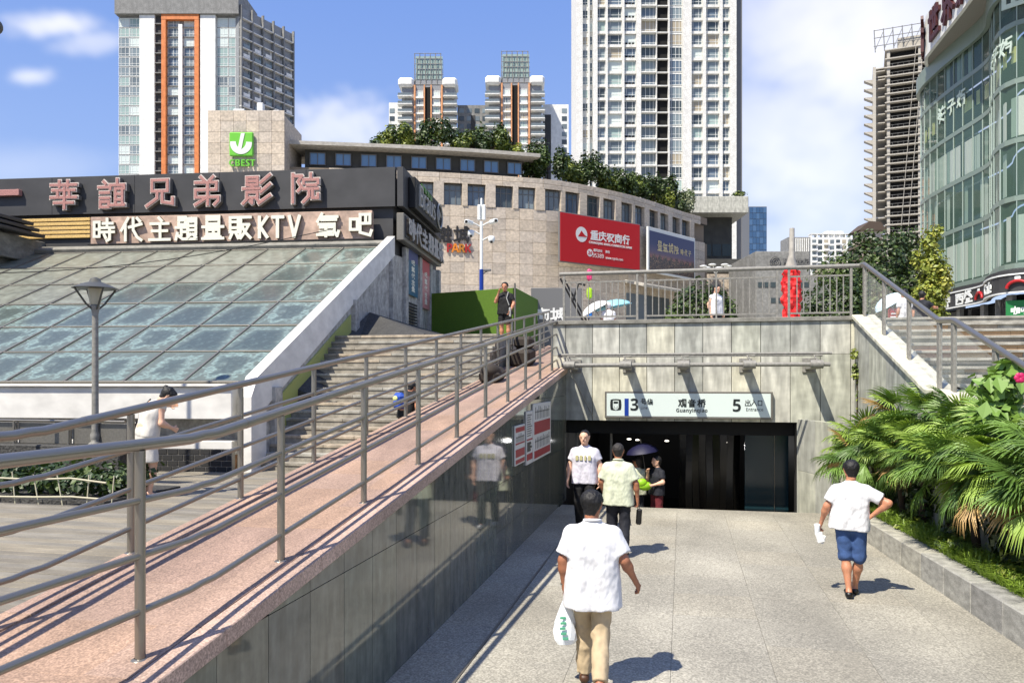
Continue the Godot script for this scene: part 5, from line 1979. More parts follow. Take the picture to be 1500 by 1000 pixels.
# leaves: small folded faces spread through lumpy volumes; two meshes of leaves of two tones
func leaf_cloud(balls: Array, n: int, size: float, seed_: int, shell := 0.55) -> Array:
	var r := RandomNumberGenerator.new()
	r.seed = seed_
	var out := [MB.new(), MB.new()]
	var vol := 0.0
	for b in balls:
		vol += b[1].x * b[1].y * b[1].z
	for b in balls:
		var k := int(n * b[1].x * b[1].y * b[1].z / vol)
		var tone := r.randi_range(0, 3)
		for i in k:
			var d := Vector3(r.randfn(), r.randfn(), r.randfn()).normalized()
			var rad := lerpf(shell, 1.0, r.randf()) * (0.86 + 0.2 * sin(d.x * 5.0 + seed_) * cos(d.y * 4.0 + d.z * 6.0))
			var p: Vector3 = b[0] + d * rad * b[1]
			var nn := (d + Vector3(r.randf_range(-0.8, 0.8), r.randf_range(-0.2, 1.2), r.randf_range(-0.8, 0.8))).normalized()
			var x := nn.cross(Vector3(r.randf_range(-1, 1), r.randf_range(-1, 1), r.randf_range(-1, 1))).normalized()
			var y := nn.cross(x)
			var s := size * r.randf_range(0.6, 1.25)
			var mb: MB = out[1 if (tone == 0 or r.randf() < 0.25) else 0]
			mb.tri(p - x * s * 0.5, p + y * s * 0.42 + nn * s * 0.08, p + x * s * 0.6)
			mb.tri(p - x * s * 0.5, p + x * s * 0.6, p - y * s * 0.4 + nn * s * 0.1)
	return out


func tree(called: String, at: Vector3, label: String, category: String, balls: Array, n: int, size: float, seed_: int, tones: Array, trunk: float, group := "", shell := 0.55) -> Node3D:
	var o := base(called, at)
	tag(o, label, category, group)
	var r := RandomNumberGenerator.new()
	r.seed = seed_
	if trunk > 0.0:
		var mb := MB.new()
		var top: Vector3 = balls[0][0]
		mb.tube([Vector3.ZERO, Vector3(trunk * 0.3, top.y * 0.5, 0), Vector3(top.x, top.y, top.z)], [trunk, trunk * 0.75, trunk * 0.35], 8)
		for b in balls.slice(1):
			mb.tube([Vector3(trunk * 0.3, top.y * 0.45, 0), (b[0] + Vector3(0, top.y * 0.55, 0)) * 0.5, b[0]], [trunk * 0.5, trunk * 0.35, trunk * 0.12], 6)
		add("trunk", mb, "bark", o)
	var l := leaf_cloud(balls, n, size, seed_, shell)
	for k in 2:
		if not l[k].v.is_empty():
			add("crown", l[k], tones[k], o)
	return o


func leaf_material(key: String, c: Color, back: Color) -> void:
	var m := mat(key, c, 0.5)
	m.backlight_enabled = true
	m.backlight = back


func greenery() -> void:
	surf("bark", Color(0.30, 0.24, 0.18), 0.9, "speck", Vector3.ONE * 0.6, "", Vector3.ONE, "bump", 0.5, false)
	leaf_material("leafdark", Color(0.17, 0.24, 0.09), Color(0.10, 0.16, 0.03))
	leaf_material("leafmid", Color(0.27, 0.34, 0.12), Color(0.14, 0.20, 0.04))
	leaf_material("leaflight", Color(0.46, 0.50, 0.17), Color(0.24, 0.27, 0.06))
	leaf_material("leafyellow", Color(0.58, 0.58, 0.22), Color(0.3, 0.3, 0.07))
	leaf_material("leafpale", Color(0.62, 0.64, 0.52), Color(0.25, 0.26, 0.2))
	var r := RandomNumberGenerator.new()
	r.seed = 44
	# roof garden: shrubs along the parapet, each its own plant
	var c := mall_curve()
	var T := Transform3D(Basis(Vector3.UP, YAW), Vector3.ZERO)
	var L := c.get_baked_length()
	var s := 30.5
	var i := 0
	while s < L - 0.5:
		var q: Transform3D = T * mall_at(c, s, 20.0 if s > 42.5 else 22.0, -1.7 if s > 42.5 else -2.6)
		var hgt := r.randf_range(2.2, 3.3) if s > 42.5 else r.randf_range(2.0, 3.0)
		var tone := ["leafdark", "leafmid"] if i % 3 else ["leafmid", "leaflight"]
		if s > L - 3.5:
			tone = ["leafpale", "leafmid"]
		var bl := []
		for k in 5:
			bl.append([Vector3(r.randf_range(-1.3, 1.3), hgt * r.randf_range(0.35, 0.95), r.randf_range(-0.6, 0.6)), Vector3(r.randf_range(0.6, 1.0), r.randf_range(0.5, 0.85) * hgt * 0.6, 0.8)])
		tree("roof_shrub", q.origin, roof_label(i), "shrub", bl, 1500, 0.26, 100 + i, tone, 0.06, "shrubs of the roof garden")
		s += 1.75
		i += 1
	tree("roof_tree", cp(-11.9, 22.0, 73), "dark bushy tree standing highest in the roof garden above the dark storey", "tree", [[Vector3(0, 2.0, 0), Vector3(1.9, 1.5, 1.5)], [Vector3(-0.7, 2.6, 0), Vector3(0.9, 1.0, 0.9)], [Vector3(1.7, 1.3, 0), Vector3(1.3, 0.9, 1)], [Vector3(-2.0, 1.0, 0), Vector3(1.3, 0.8, 1)], [Vector3(0.3, 3.1, 0), Vector3(0.7, 0.7, 0.7)]], 2600, 0.3, 7, ["leafdark", "leafmid"], 0.12)
	tree("roof_tree", cp(-15.6, 22.0, 72), "thin small tree left of the bushy roof garden tree", "tree", [[Vector3(0, 0.6, 0), Vector3(1.8, 0.6, 0.8)], [Vector3(1.3, 1.1, 0), Vector3(0.5, 0.8, 0.4)], [Vector3(-2.2, 0.5, 0), Vector3(1.0, 0.5, 0.6)]], 900, 0.26, 8, ["leafmid", "leaflight"], 0.06)
	tree("roof_tree", cp(-5.8, 22.0, 74), "low wide tree right of the bushy roof garden tree", "tree", [[Vector3(0, 1.2, 0), Vector3(2.4, 1.1, 1.2)], [Vector3(2.0, 1.6, 0), Vector3(1.2, 0.9, 0.9)], [Vector3(4.2, 1.5, 0), Vector3(1.7, 1.1, 1.0)], [Vector3(-2.2, 0.9, 0), Vector3(1.2, 0.8, 0.8)]], 2000, 0.28, 9, ["leafdark", "leafmid"], 0.1)
	tree("ledge_plant", cp(26.1, 23.6, 90), "small plant on the end of the stained concrete ledge", "plant", [[Vector3(0, 0.4, 0), Vector3(1.0, 0.45, 0.5)]], 300, 0.2, 10, ["leafmid", "leaflight"], 0.0)
	# bushes and trees on the square
	tree("round_bush", cp(7.7, 3.7, 32.0), "large round dark bush behind the railing, left of the red wrapped figure", "bush", [[Vector3(0, 1.6, 0), Vector3(1.45, 1.55, 1.3)], [Vector3(-0.8, 1.3, 0.3), Vector3(0.8, 1.1, 0.9)], [Vector3(0.8, 1.4, 0.3), Vector3(0.8, 1.2, 0.9)]], 5200, 0.15, 11, ["leafdark", "leafmid"], 0.1, "", 0.75)
	tree("round_bush", cp(12.3, 3.7, 30.0), "large dark bush behind the railing, right of the red wrapped figure", "bush", [[Vector3(0, 1.5, 0), Vector3(1.5, 1.5, 1.3)], [Vector3(1.3, 1.9, 0), Vector3(1.3, 1.6, 1.1)], [Vector3(-0.7, 1.0, 0.4), Vector3(0.9, 1.0, 0.8)]], 5600, 0.15, 12, ["leafdark", "leafmid"], 0.1, "", 0.75)
	tree("square_tree", cp(19.5, 3.7, 42.0), "wide dark green tree above the sloping handrail", "tree", [[Vector3(0, 5.2, 0), Vector3(2.6, 1.9, 2.0)], [Vector3(-2.0, 4.7, 0), Vector3(1.6, 1.3, 1.4)], [Vector3(1.8, 4.0, 0.4), Vector3(1.9, 2.0, 1.5)], [Vector3(0.2, 3.0, 0.4), Vector3(2.2, 1.8, 1.5)], [Vector3(1.4, 6.4, 0), Vector3(1.1, 0.9, 1.0)], [Vector3(-0.6, 6.6, 0), Vector3(0.9, 0.6, 0.8)]], 6500, 0.22, 13, ["leafdark", "leafmid"], 0.2)
	tree("ginkgo_tree", cp(18.1, 3.7, 34.0), "tall narrow yellow-green tree in front of the curved glass building", "tree", [[Vector3(0, 2.6, 0), Vector3(0.85, 1.2, 0.8)], [Vector3(0.1, 3.9, 0), Vector3(0.75, 0.9, 0.7)], [Vector3(0.0, 4.9, 0), Vector3(0.5, 0.75, 0.5)], [Vector3(0.45, 3.2, 0), Vector3(0.6, 0.8, 0.6)], [Vector3(-0.45, 1.9, 0), Vector3(0.55, 0.8, 0.6)], [Vector3(0.3, 5.4, 0), Vector3(0.3, 0.45, 0.3)], [Vector3(0.35, 1.6, 0), Vector3(0.5, 0.7, 0.5)], [Vector3(-0.5, 4.2, 0), Vector3(0.4, 0.5, 0.4)]], 4200, 0.17, 14, ["leaflight", "leafyellow"], 0.13, "", 0.3)


func roof_label(i: int) -> String:
	var over := ["behind the dark storey's left window", "left of the bushy roof tree", "right under the bushy roof tree", "below the left balcony block", "between the matching balcony blocks", "below the right balcony block's left side", "below the right balcony block", "at the right end of the dark storey", "just right of the dark storey's roof end", "second beyond the dark storey's roof end", "left of the white tower's corner", "under the white tower's corner", "under the white tower's left windows", "above the red billboard's left corner", "above the red billboard's middle", "above the red billboard's right corner", "under the white tower's dark slot", "above the gap between the billboards", "above the city billboard's left corner", "above the city billboard's middle", "above the city billboard's right corner", "left of the concrete ledge", "touching the concrete ledge", "lowest beside the concrete ledge"]
	return "roof garden shrub " + (over[i] if i < over.size() else "at the parapet's right end")


func kerb_x(d: float) -> float:
	return 2.94 + (14.0 - d) * 0.065


func wall_x(d: float) -> float:
	return 3.66 + (17.5 - d) * 0.065


func right_side() -> void:
	rng.seed = 61
	var k := tag(base("stone_kerb"), "low grey stone kerb along the right edge of the forecourt", "kerb")
	var d := 16.1
	var turn := Basis(Vector3.UP, 0.065)
	while d > -2.0:
		var mb := MB.new()
		var l := 0.78
		mb.cbox(V(kerb_x(d - l / 2) + 0.15, 0.15, d - l / 2), Vector3(0.3, 0.4, l - 0.005), 0.012, turn)
		add("kerb_stone", mb, "kerb%d" % rng.randi_range(0, 2), k)
		d -= l
	var mb := MB.new()
	mb.quad(V(3.0, 0.27, 16.2), V(kerb_x(-2) + 0.2, 0.27, -2), V(9, 0.27, -2), V(4.2, 0.27, 16.2))
	mb = MB.new()
	var P := PackedVector2Array([Vector2(3.1, 16.2), Vector2(3.75, 16.2), Vector2(5.0, -2), Vector2(4.2, -2)])
	mb.prism(P, -0.3, 0.29, Transform3D(Basis(Vector3.RIGHT, Vector3(0, 0, -1), Vector3.UP), Vector3.ZERO))
	struct(add("planting_bed", mb, "soil"), "soil of the planting bed under the palms", "planting bed")
	# sloping parapet wall with coping and glass balustrade
	var w := tag(base("parapet_wall"), "sloping grey parapet wall with a pale coping beside the right hand stairs", "wall")
	var S := [[17.45, 4.0], [13.4, 2.5], [12.85, 2.47], [6.5, 0.3]]
	for i in 3:
		var a := V(wall_x(S[i][0]), 0, S[i][0])
		var b := V(wall_x(S[i + 1][0]), 0, S[i + 1][0])
		var dr := (b - a).normalized()
		var n := Vector3(-dr.z, 0, dr.x)
		var L := (b - a).length()
		var parts := 4 if i != 1 else 1
		for q in parts:
			mb = MB.new()
			var u0 := L * q / parts
			var u1 := L * (q + 1) / parts - 0.006
			var y0: float = lerpf(S[i][1], S[i + 1][1], u0 / L) - 0.06
			var y1: float = lerpf(S[i][1], S[i + 1][1], u1 / L) - 0.06
			mb.prism(PackedVector2Array([Vector2(u0, -0.5), Vector2(u1, -0.5), Vector2(u1, y1), Vector2(u0, y0)]), -0.17, 0.17, Transform3D(Basis(dr, Vector3.UP, dr.cross(Vector3.UP)), a))
			add("wall_panel", mb, "facing%d" % [1, 3, 1, 3][q], w)
		mb = MB.new()
		var sl := atan2(S[i + 1][1] - S[i][1], L)
		var bs := Basis(dr, Vector3.UP, dr.cross(Vector3.UP)) * Basis(Vector3.BACK, sl)
		mb.cbox((a + b) / 2 + Vector3(0, (S[i][1] + S[i + 1][1]) / 2 - 0.02, 0), Vector3(L / cos(sl) - 0.004, 0.08, 0.46), 0.012, bs)
		add("coping", mb, "facing2", w)
	var g := tag(base("glass_balustrade"), "steel handrail on posts with clear glass panels down the right hand stairs", "balustrade")
	var at := func(dd: float) -> float:
		for i in 3:
			if dd <= S[i][0] and dd >= S[i + 1][0]:
				return lerpf(S[i][1], S[i + 1][1], (S[i][0] - dd) / (S[i][0] - S[i + 1][0]))
		return 4.0
	var pd := [17.35, 16.1, 14.75, 13.4, 12.85, 11.5, 10.2, 8.9, 7.6]
	for q in pd:
		mb = MB.new()
		var y: float = at.call(q)
		mb.cbox(V(wall_x(q), y + 0.53, q), Vector3(0.05, 1.1, 0.13), 0.008)
		add("post", mb, "painted", g)
	for i in pd.size() - 1:
		var a := V(wall_x(pd[i]), at.call(pd[i]), pd[i] - 0.1)
		var b := V(wall_x(pd[i + 1]), at.call(pd[i + 1]), pd[i + 1] + 0.1)
		if a.distance_to(b) < 0.5:
			b = V(wall_x(pd[i + 1]), at.call(pd[i + 1]), pd[i + 1] + 0.07)
		mb = MB.new()
		mb.quad(a + Vector3(0, 0.12, 0), b + Vector3(0, 0.12, 0), b + Vector3(0, 0.95, 0), a + Vector3(0, 0.95, 0))
		add("glass_panel", mb, "pane", g)
	var pts := [V(wall_x(17.6), 5.06, 17.6)]
	for q in [17.35, 13.45, 13.35, 12.9, 12.8, 7.4]:
		pts.append(V(wall_x(q), at.call(q) + 1.08, q))
	mb = MB.new()
	mb.tube(pts, 0.045, 14)
	add("top_rail", mb, "steel", g)
	# broad stairs up to the square
	var st := struct(base("right_stairs"), "broad stone stairs of mixed pink, tan and grey blocks on the right", "stairs")
	for i in 18:
		var y := 3.94 - i * 0.15
		var d0 := 17.42 - i * 0.40 - (0.5 if i >= 10 else 0.0)
		mb = MB.new()
		mb.cbox(V((wall_x(d0) + 17.0) / 2 + 0.2, y - 0.025, d0 + 0.215), Vector3(17.0 - wall_x(d0) - 0.1, 0.05, 0.48 + (0.5 if i == 9 else 0.0)), 0.006)
		add("tread", mb, "stepstone0", st)
		var x := wall_x(d0) + 0.2
		while x < 16.5:
			var x1 := x + rng.randf_range(0.5, 1.5)
			mb = MB.new()
			mb.cbox(V((x + x1) / 2, y - 0.1, d0 + 0.22 + (0.0)), Vector3(x1 - x - 0.004, 0.1, 0.4), 0.003)
			add("riser_block", mb, ["stepstone0", "stepstone1", "risertan", "risertan", "riserpink", "stepstone2"][rng.randi_range(0, 5)], st)
			x = x1
	mb = MB.new()
	mb.prism(PackedVector2Array([Vector2(9.8, -0.5), Vector2(9.8, 1.1), Vector2(17.4, 3.75), Vector2(17.4, -0.5)]), 4.2, 17.0, Transform3D(Basis(Vector3(0, 0, -1), Vector3.UP, Vector3(1, 0, 0)), Vector3.ZERO))
	add("stair_body", mb, "gap", st)
	palms()


func frond(seed_: int, r0: float, spread: float, droop: float) -> MB:
	var r := RandomNumberGenerator.new()
	r.seed = seed_
	var mb := MB.new()
	var L := r.randf_range(0.38, 0.62)
	var pts := []
	for i in 5:
		var u := i / 4.0
		pts.append(Vector3(0, L * 0.75 * u - 0.18 * u * u * droop, L * u))
	mb.tube(pts, [0.012, 0.011, 0.009, 0.008, 0.007], 5)
	var c: Vector3 = pts[4]
	var ax: Vector3 = (pts[4] - pts[3]).normalized()
	var side := Vector3.RIGHT
	var up := ax.cross(side).normalized()
	if up.y < 0:
		up = -up
	var n := 30
	for i in n:
		var a := lerpf(-spread, spread, (i + 0.5) / n) + r.randf_range(-0.03, 0.03)
		var l := r0 * (1.0 - 0.28 * pow(absf(a) / spread, 2.0)) * r.randf_range(0.88, 1.08)
		var dir := (ax * cos(a) + side * sin(a)).normalized()
		var lat := dir.cross(up).normalized()
		var w := l * 0.031
		var fall := droop * r.randf_range(0.7, 1.3)
		var p0 := c
		var p1 := c + dir * l * 0.42 + up * 0.02 - Vector3(0, 0.02 * fall, 0)
		var p2 := c + dir * l * 0.75 - Vector3(0, 0.09 * fall * l, 0)
		var p3 := c + dir * l * 0.98 - Vector3(0, 0.26 * fall * l, 0)
		var k := up * w * 0.7
		for s in [-1.0, 1.0]:
			var e0: Vector3 = p0 + lat * s * 0.006
			var e1: Vector3 = p1 + lat * s * w + k
			var e2: Vector3 = p2 + lat * s * w * 0.8 + k * 0.6
			if s < 0:
				mb.quad(p0, p1, e1, e0)
				mb.quad(p1, p2, e2, e1)
				mb.tri(p2, p3, e2)
			else:
				mb.quad(e0, e1, p1, p0)
				mb.quad(e1, e2, p2, p1)
				mb.tri(e2, p3, p2)
	return mb


func palms() -> void:
	var meshes := []
	for i in 6:
		meshes.append(frond(200 + i, [0.52, 0.47, 0.56, 0.44, 0.5, 0.45][i], [1.75, 1.55, 1.85, 1.6, 1.9, 1.4][i], [0.8, 1.2, 0.6, 1.6, 1.0, 2.2][i]).done())
	var r := RandomNumberGenerator.new()
	r.seed = 90
	var spots := [[15.6, 0.45, 1.0], [15.1, 0.1, 0.75], [14.6, 0.8, 1.55], [14.1, 0.35, 1.05], [13.6, 0.85, 1.5], [13.2, 0.3, 1.0], [12.7, 0.8, 1.45], [12.3, 0.4, 1.05], [11.8, 0.85, 1.4], [11.4, 0.4, 1.0], [10.9, 0.85, 1.35], [10.5, 0.45, 1.0], [10.0, 0.9, 1.3], [9.6, 0.5, 0.95], [9.1, 0.95, 1.25], [8.7, 0.6, 0.95], [8.1, 0.9, 1.2], [7.5, 0.7, 0.9]]
	var words_ := ["squat fan palm nearest the station doors", "low fan palm leaning over the kerb end by the doors", "tall fan palm in front of the entrance wall's end", "fan palm with a wide bright crown by the parapet's foot", "tall fan palm against the sloping parapet", "low fan palm over the kerb behind the man in shorts", "fan palm standing under the glass balustrade's kink", "fan palm with drooping leaves above the kerb", "tall fan palm below the sloping steel handrail", "low fan palm halfway along the kerb", "tall fan palm beside the mixed stone stairs", "low fan palm beside the leafy weed clump", "tall fan palm left of the broad leaved plant", "fan palm near the right end of the kerb in view", "fan palm below the magenta flower", "fan palm at the picture's right edge over the grass", "tall fan palm just beyond the right edge", "low fan palm nearest the viewer"]
	for i in spots.size():
		var s: Array = spots[i]
		var p := V(kerb_x(s[0]) + 0.42 + s[1] * 0.7, 0.27, s[0])
		var o := tag(base("fan_palm", p), words_[i], "palm", "fan palms along the kerb") as Node3D
		var h: float = s[2] + 0.12
		var lean := Vector3(r.randf_range(-0.2, 0.05), 0, r.randf_range(-0.15, 0.25))
		var mb := MB.new()
		mb.tube([Vector3.ZERO, lean * 0.4 + Vector3(0, h * 0.5, 0), lean + Vector3(0, h, 0)], [0.06, 0.055, 0.05], 8)
		add("trunk", mb, "bark", o)
		var n := 36
		for j in n:
			var az := j * 2.399 + r.randf_range(-0.3, 0.3)
			var tilt := lerpf(-0.8, 0.45, pow(float(j) / n, 0.8)) + r.randf_range(-0.12, 0.12)
			var f := MeshInstance3D.new()
			f.name = "frond"
			f.mesh = meshes[r.randi_range(0, 5)]
			var pick := r.randf()
			f.material_override = mats["frondbrown" if (tilt > 0.36 and pick < 0.3) or pick < 0.035 else "frondlight" if pick < 0.5 else "frondmid" if pick < 0.8 else "fronddark"]
			f.transform = Transform3D(Basis(Vector3.UP, az) * Basis(Vector3.RIGHT, tilt) * Basis(Vector3.BACK, r.randf_range(-0.4, 0.4)), lean + Vector3(0, h - 0.03, 0)).scaled_local(Vector3.ONE * r.randf_range(0.72, 1.02))
			o.add_child(f, true)
	# undergrowth: grass blades and small leaves along the kerb
	var tuft := MB.new()
	for i in 9:
		var a := r.randf() * TAU
		var l := r.randf_range(0.14, 0.3)
		var q := Vector3(r.randf_range(-0.04, 0.04), 0, r.randf_range(-0.04, 0.04))
		var dr := Vector3(cos(a), 0, sin(a))
		var w := dr.cross(Vector3.UP) * 0.007
		var m := q + dr * l * 0.35 + Vector3(0, l * 0.75, 0)
		tuft.quad(q - w, q + w, m + w, m - w)
		tuft.tri(m - w, m + w, q + dr * l * 0.9 + Vector3(0, l * 0.8, 0))
	var mm := MultiMesh.new()
	mm.transform_format = MultiMesh.TRANSFORM_3D
	mm.mesh = tuft.done()
	mm.instance_count = 2400
	for i in 2400:
		var d := r.randf_range(3.5, 15.6)
		var x := kerb_x(d) + 0.3 + pow(r.randf(), 1.6) * 0.55
		mm.set_instance_transform(i, Transform3D(Basis(Vector3.UP, r.randf() * TAU).scaled(Vector3.ONE * r.randf_range(0.5, 1.15)), V(x, 0.28, d)))
	var g := MultiMeshInstance3D.new()
	g.name = "grass"
	g.multimesh = mm
	g.material_override = mats["grassgreen"]
	add_child(g)
	tag(g, "grass and weeds growing along the inner side of the stone kerb", "grass", "", "stuff")
	for q in [[13.2, "leafy weed clump under the palms behind the walking man"], [11.6, "leafy weed clump under the palms at the middle of the kerb"], [10.0, "leafy weed clump spilling over the kerb on the right"], [8.4, "leafy weed clump over the kerb at the right edge"]]:
		tree("weed_clump", V(kerb_x(q[0]) + 0.48, 0.28, q[0]), q[1], "weed", [[Vector3(0, 0.16, 0), Vector3(0.28, 0.2, 0.4)], [Vector3(0.25, 0.3, -0.3), Vector3(0.3, 0.3, 0.35)]], 330, 0.09, int(q[0] * 10), ["leafmid", "leaflight"], 0.0, "weed clumps along the kerb", 0.3)
	# dark shrub mass behind, under the crowns
	for i in 6:
		var d := 15.0 - i * 1.5
		tree("under_shrub", V(kerb_x(d) + 0.75, 0.28, d), "dark leafy shrub under the palms, %s" % ["nearest the side wall", "second from the side wall", "behind the man in shorts", "at the middle of the kerb", "second from the right edge", "at the right edge"][i], "shrub", [[Vector3(0, 0.5, 0), Vector3(0.35, 0.5, 0.7)], [Vector3(0.1, 1.0, 0.2), Vector3(0.3, 0.5, 0.6)]], 900, 0.11, 300 + i, ["leafdark", "leafdark"], 0.03, "dark shrubs under the palms", 0.2)
	tree("creeper", V(3.5, 1.9, 17.2), "small climbing plant at the end of the entrance wall", "plant", [[Vector3(0, 0.9, 0), Vector3(0.14, 0.28, 0.12)], [Vector3(0.08, 0.3, 0), Vector3(0.12, 0.5, 0.1)], [Vector3(-0.05, 1.3, 0), Vector3(0.12, 0.14, 0.1)]], 420, 0.08, 17, ["leafmid", "leaflight"], 0.02, "", 0.2)
	tree("hibiscus", V(3.85, 0.3, 11.1), "broad leaved plant with pale green leaves rising above the palms at the right edge", "plant", [[Vector3(0.1, 2.25, 0), Vector3(0.4, 0.26, 0.5)], [Vector3(0.3, 2.5, -0.1), Vector3(0.35, 0.16, 0.5)], [Vector3(0, 1.9, 0.2), Vector3(0.35, 0.25, 0.4)]], 240, 0.2, 18, ["leafbroad", "leafbroad"], 0.02, "", 0.3)
	var fl := MB.new()
	for i in 6:
		var a := i * TAU / 6
		fl.ball(Vector3(cos(a) * 0.032, sin(a) * 0.032, 0), Vector3(0.036, 0.036, 0.016), 5)
	var fo := add("flower", fl, "magenta")
	fo.position = V(3.98, 2.68, 10.55)
	tag(fo, "single magenta flower at the right edge above the palms", "flower")


func right_materials() -> void:
	surf("kerb", Color(0.74, 0.735, 0.70), 0.85, "stain", Vector3(1.2, 0.8, 1.6), "grain", Vector3.ONE, "bump", 0.15)
	for i in 3:
		tint("kerb%d" % i, "kerb", [Color(1, 1, 1), Color(0.9, 0.9, 0.91), Color(1.06, 1.05, 1.02)][i])
	surf("soil", Color(0.22, 0.19, 0.14), 0.95, "speck", Vector3.ONE * 0.8)
	surf("risertan", Color(0.80, 0.66, 0.50), 0.85, "grain", Vector3.ONE)
	surf("riserpink", Color(0.72, 0.53, 0.45), 0.85, "grain", Vector3.ONE)
	leaf_material("frondlight", Color(0.54, 0.64, 0.28), Color(0.38, 0.45, 0.1))
	leaf_material("frondmid", Color(0.40, 0.52, 0.22), Color(0.30, 0.37, 0.08))
	leaf_material("fronddark", Color(0.31, 0.42, 0.18), Color(0.2, 0.27, 0.06))
	leaf_material("frondbrown", Color(0.66, 0.54, 0.34), Color(0.2, 0.15, 0.06))
	leaf_material("grassgreen", Color(0.47, 0.57, 0.20), Color(0.3, 0.37, 0.08))
	leaf_material("leafbroad", Color(0.42, 0.54, 0.24), Color(0.25, 0.32, 0.1))
	mat("magenta", Color(0.75, 0.12, 0.36), 0.5)
	var p := mat("pane", Color(0.9, 0.95, 0.93, 0.12), 0.02)
	p.transparency = BaseMaterial3D.TRANSPARENCY_ALPHA
	var q := mat("greenpane", Color(0.40, 0.52, 0.46, 0.34), 0.03)
	q.metallic_specular = 0.3
	q.transparency = BaseMaterial3D.TRANSPARENCY_ALPHA
	mat("curtain", Color(0.74, 0.80, 0.75), 0.8)
	mat("curtain2", Color(0.60, 0.68, 0.62), 0.8)
	mat("interior", Color(0.30, 0.34, 0.31), 0.8)
	mat("interiordark", Color(0.16, 0.18, 0.17), 0.8)
	mat("interiorbrown", Color(0.28, 0.22, 0.20), 0.8)
	mat("posteryellow", Color(0.78, 0.80, 0.52), 0.7)
	mat("spandrel", Color(0.47, 0.53, 0.49), 0.3)
	mat("curtain3", Color(0.86, 0.88, 0.84), 0.8)
	mat("glassbar", Color(0.62, 0.68, 0.65), 0.4)
	mat("arcred", Color(0.66, 0.08, 0.10), 0.45)
	mat("sale", Color(0.08, 0.45, 0.22), 0.5)


func glass_curve() -> Curve3D:
	var c := Curve3D.new()
	c.bake_interval = 0.2
	var p := [[42, 72], [38, 70], [35.3, 67.6], [34.3, 65.2], [33.8, 62], [33.5, 58.5], [33.3, 55.6], [32.9, 53.9], [32.2, 52.6], [31.5, 51.0], [31.25, 49.6], [31.8, 48.5], [34, 47.5], [38, 46.6], [48, 45]]
	for i in p.size():
		var a := Vector2(p[maxi(i - 1, 0)][0], p[maxi(i - 1, 0)][1])
		var b := Vector2(p[mini(i + 1, p.size() - 1)][0], p[mini(i + 1, p.size() - 1)][1])
		var t := (b - a) / 6.0
		c.add_point(Vector3(p[i][0], 0, -p[i][1]), Vector3(-t.x, 0, t.y), Vector3(t.x, 0, -t.y))
	return c


# a strip that follows a plan curve: outer and inner offsets, bottom and top
func ribbon(mb: MB, c: Curve3D, s0: float, s1: float, y0: float, y1: float, o0: float, o1: float, n: int) -> void:
	for j in n:
		var a := mall_at(c, lerpf(s0, s1, float(j) / n), 0, 0)
		var b := mall_at(c, lerpf(s0, s1, float(j + 1) / n), 0, 0)
		var q := []
		for t in [a, b]:
			for o in [o0, o1]:
				for y in [y0, y1]:
					q.append(t.origin + t.basis.z * o + Vector3(0, y, 0))
		mb.quad(q[0], q[4], q[5], q[1])
		mb.quad(q[6], q[2], q[3], q[7])
		mb.quad(q[1], q[5], q[7], q[3])
		mb.quad(q[2], q[6], q[4], q[0])
		if j == 0:
			mb.quad(q[2], q[0], q[1], q[3])
		if j == n - 1:
			mb.quad(q[4], q[6], q[7], q[5])


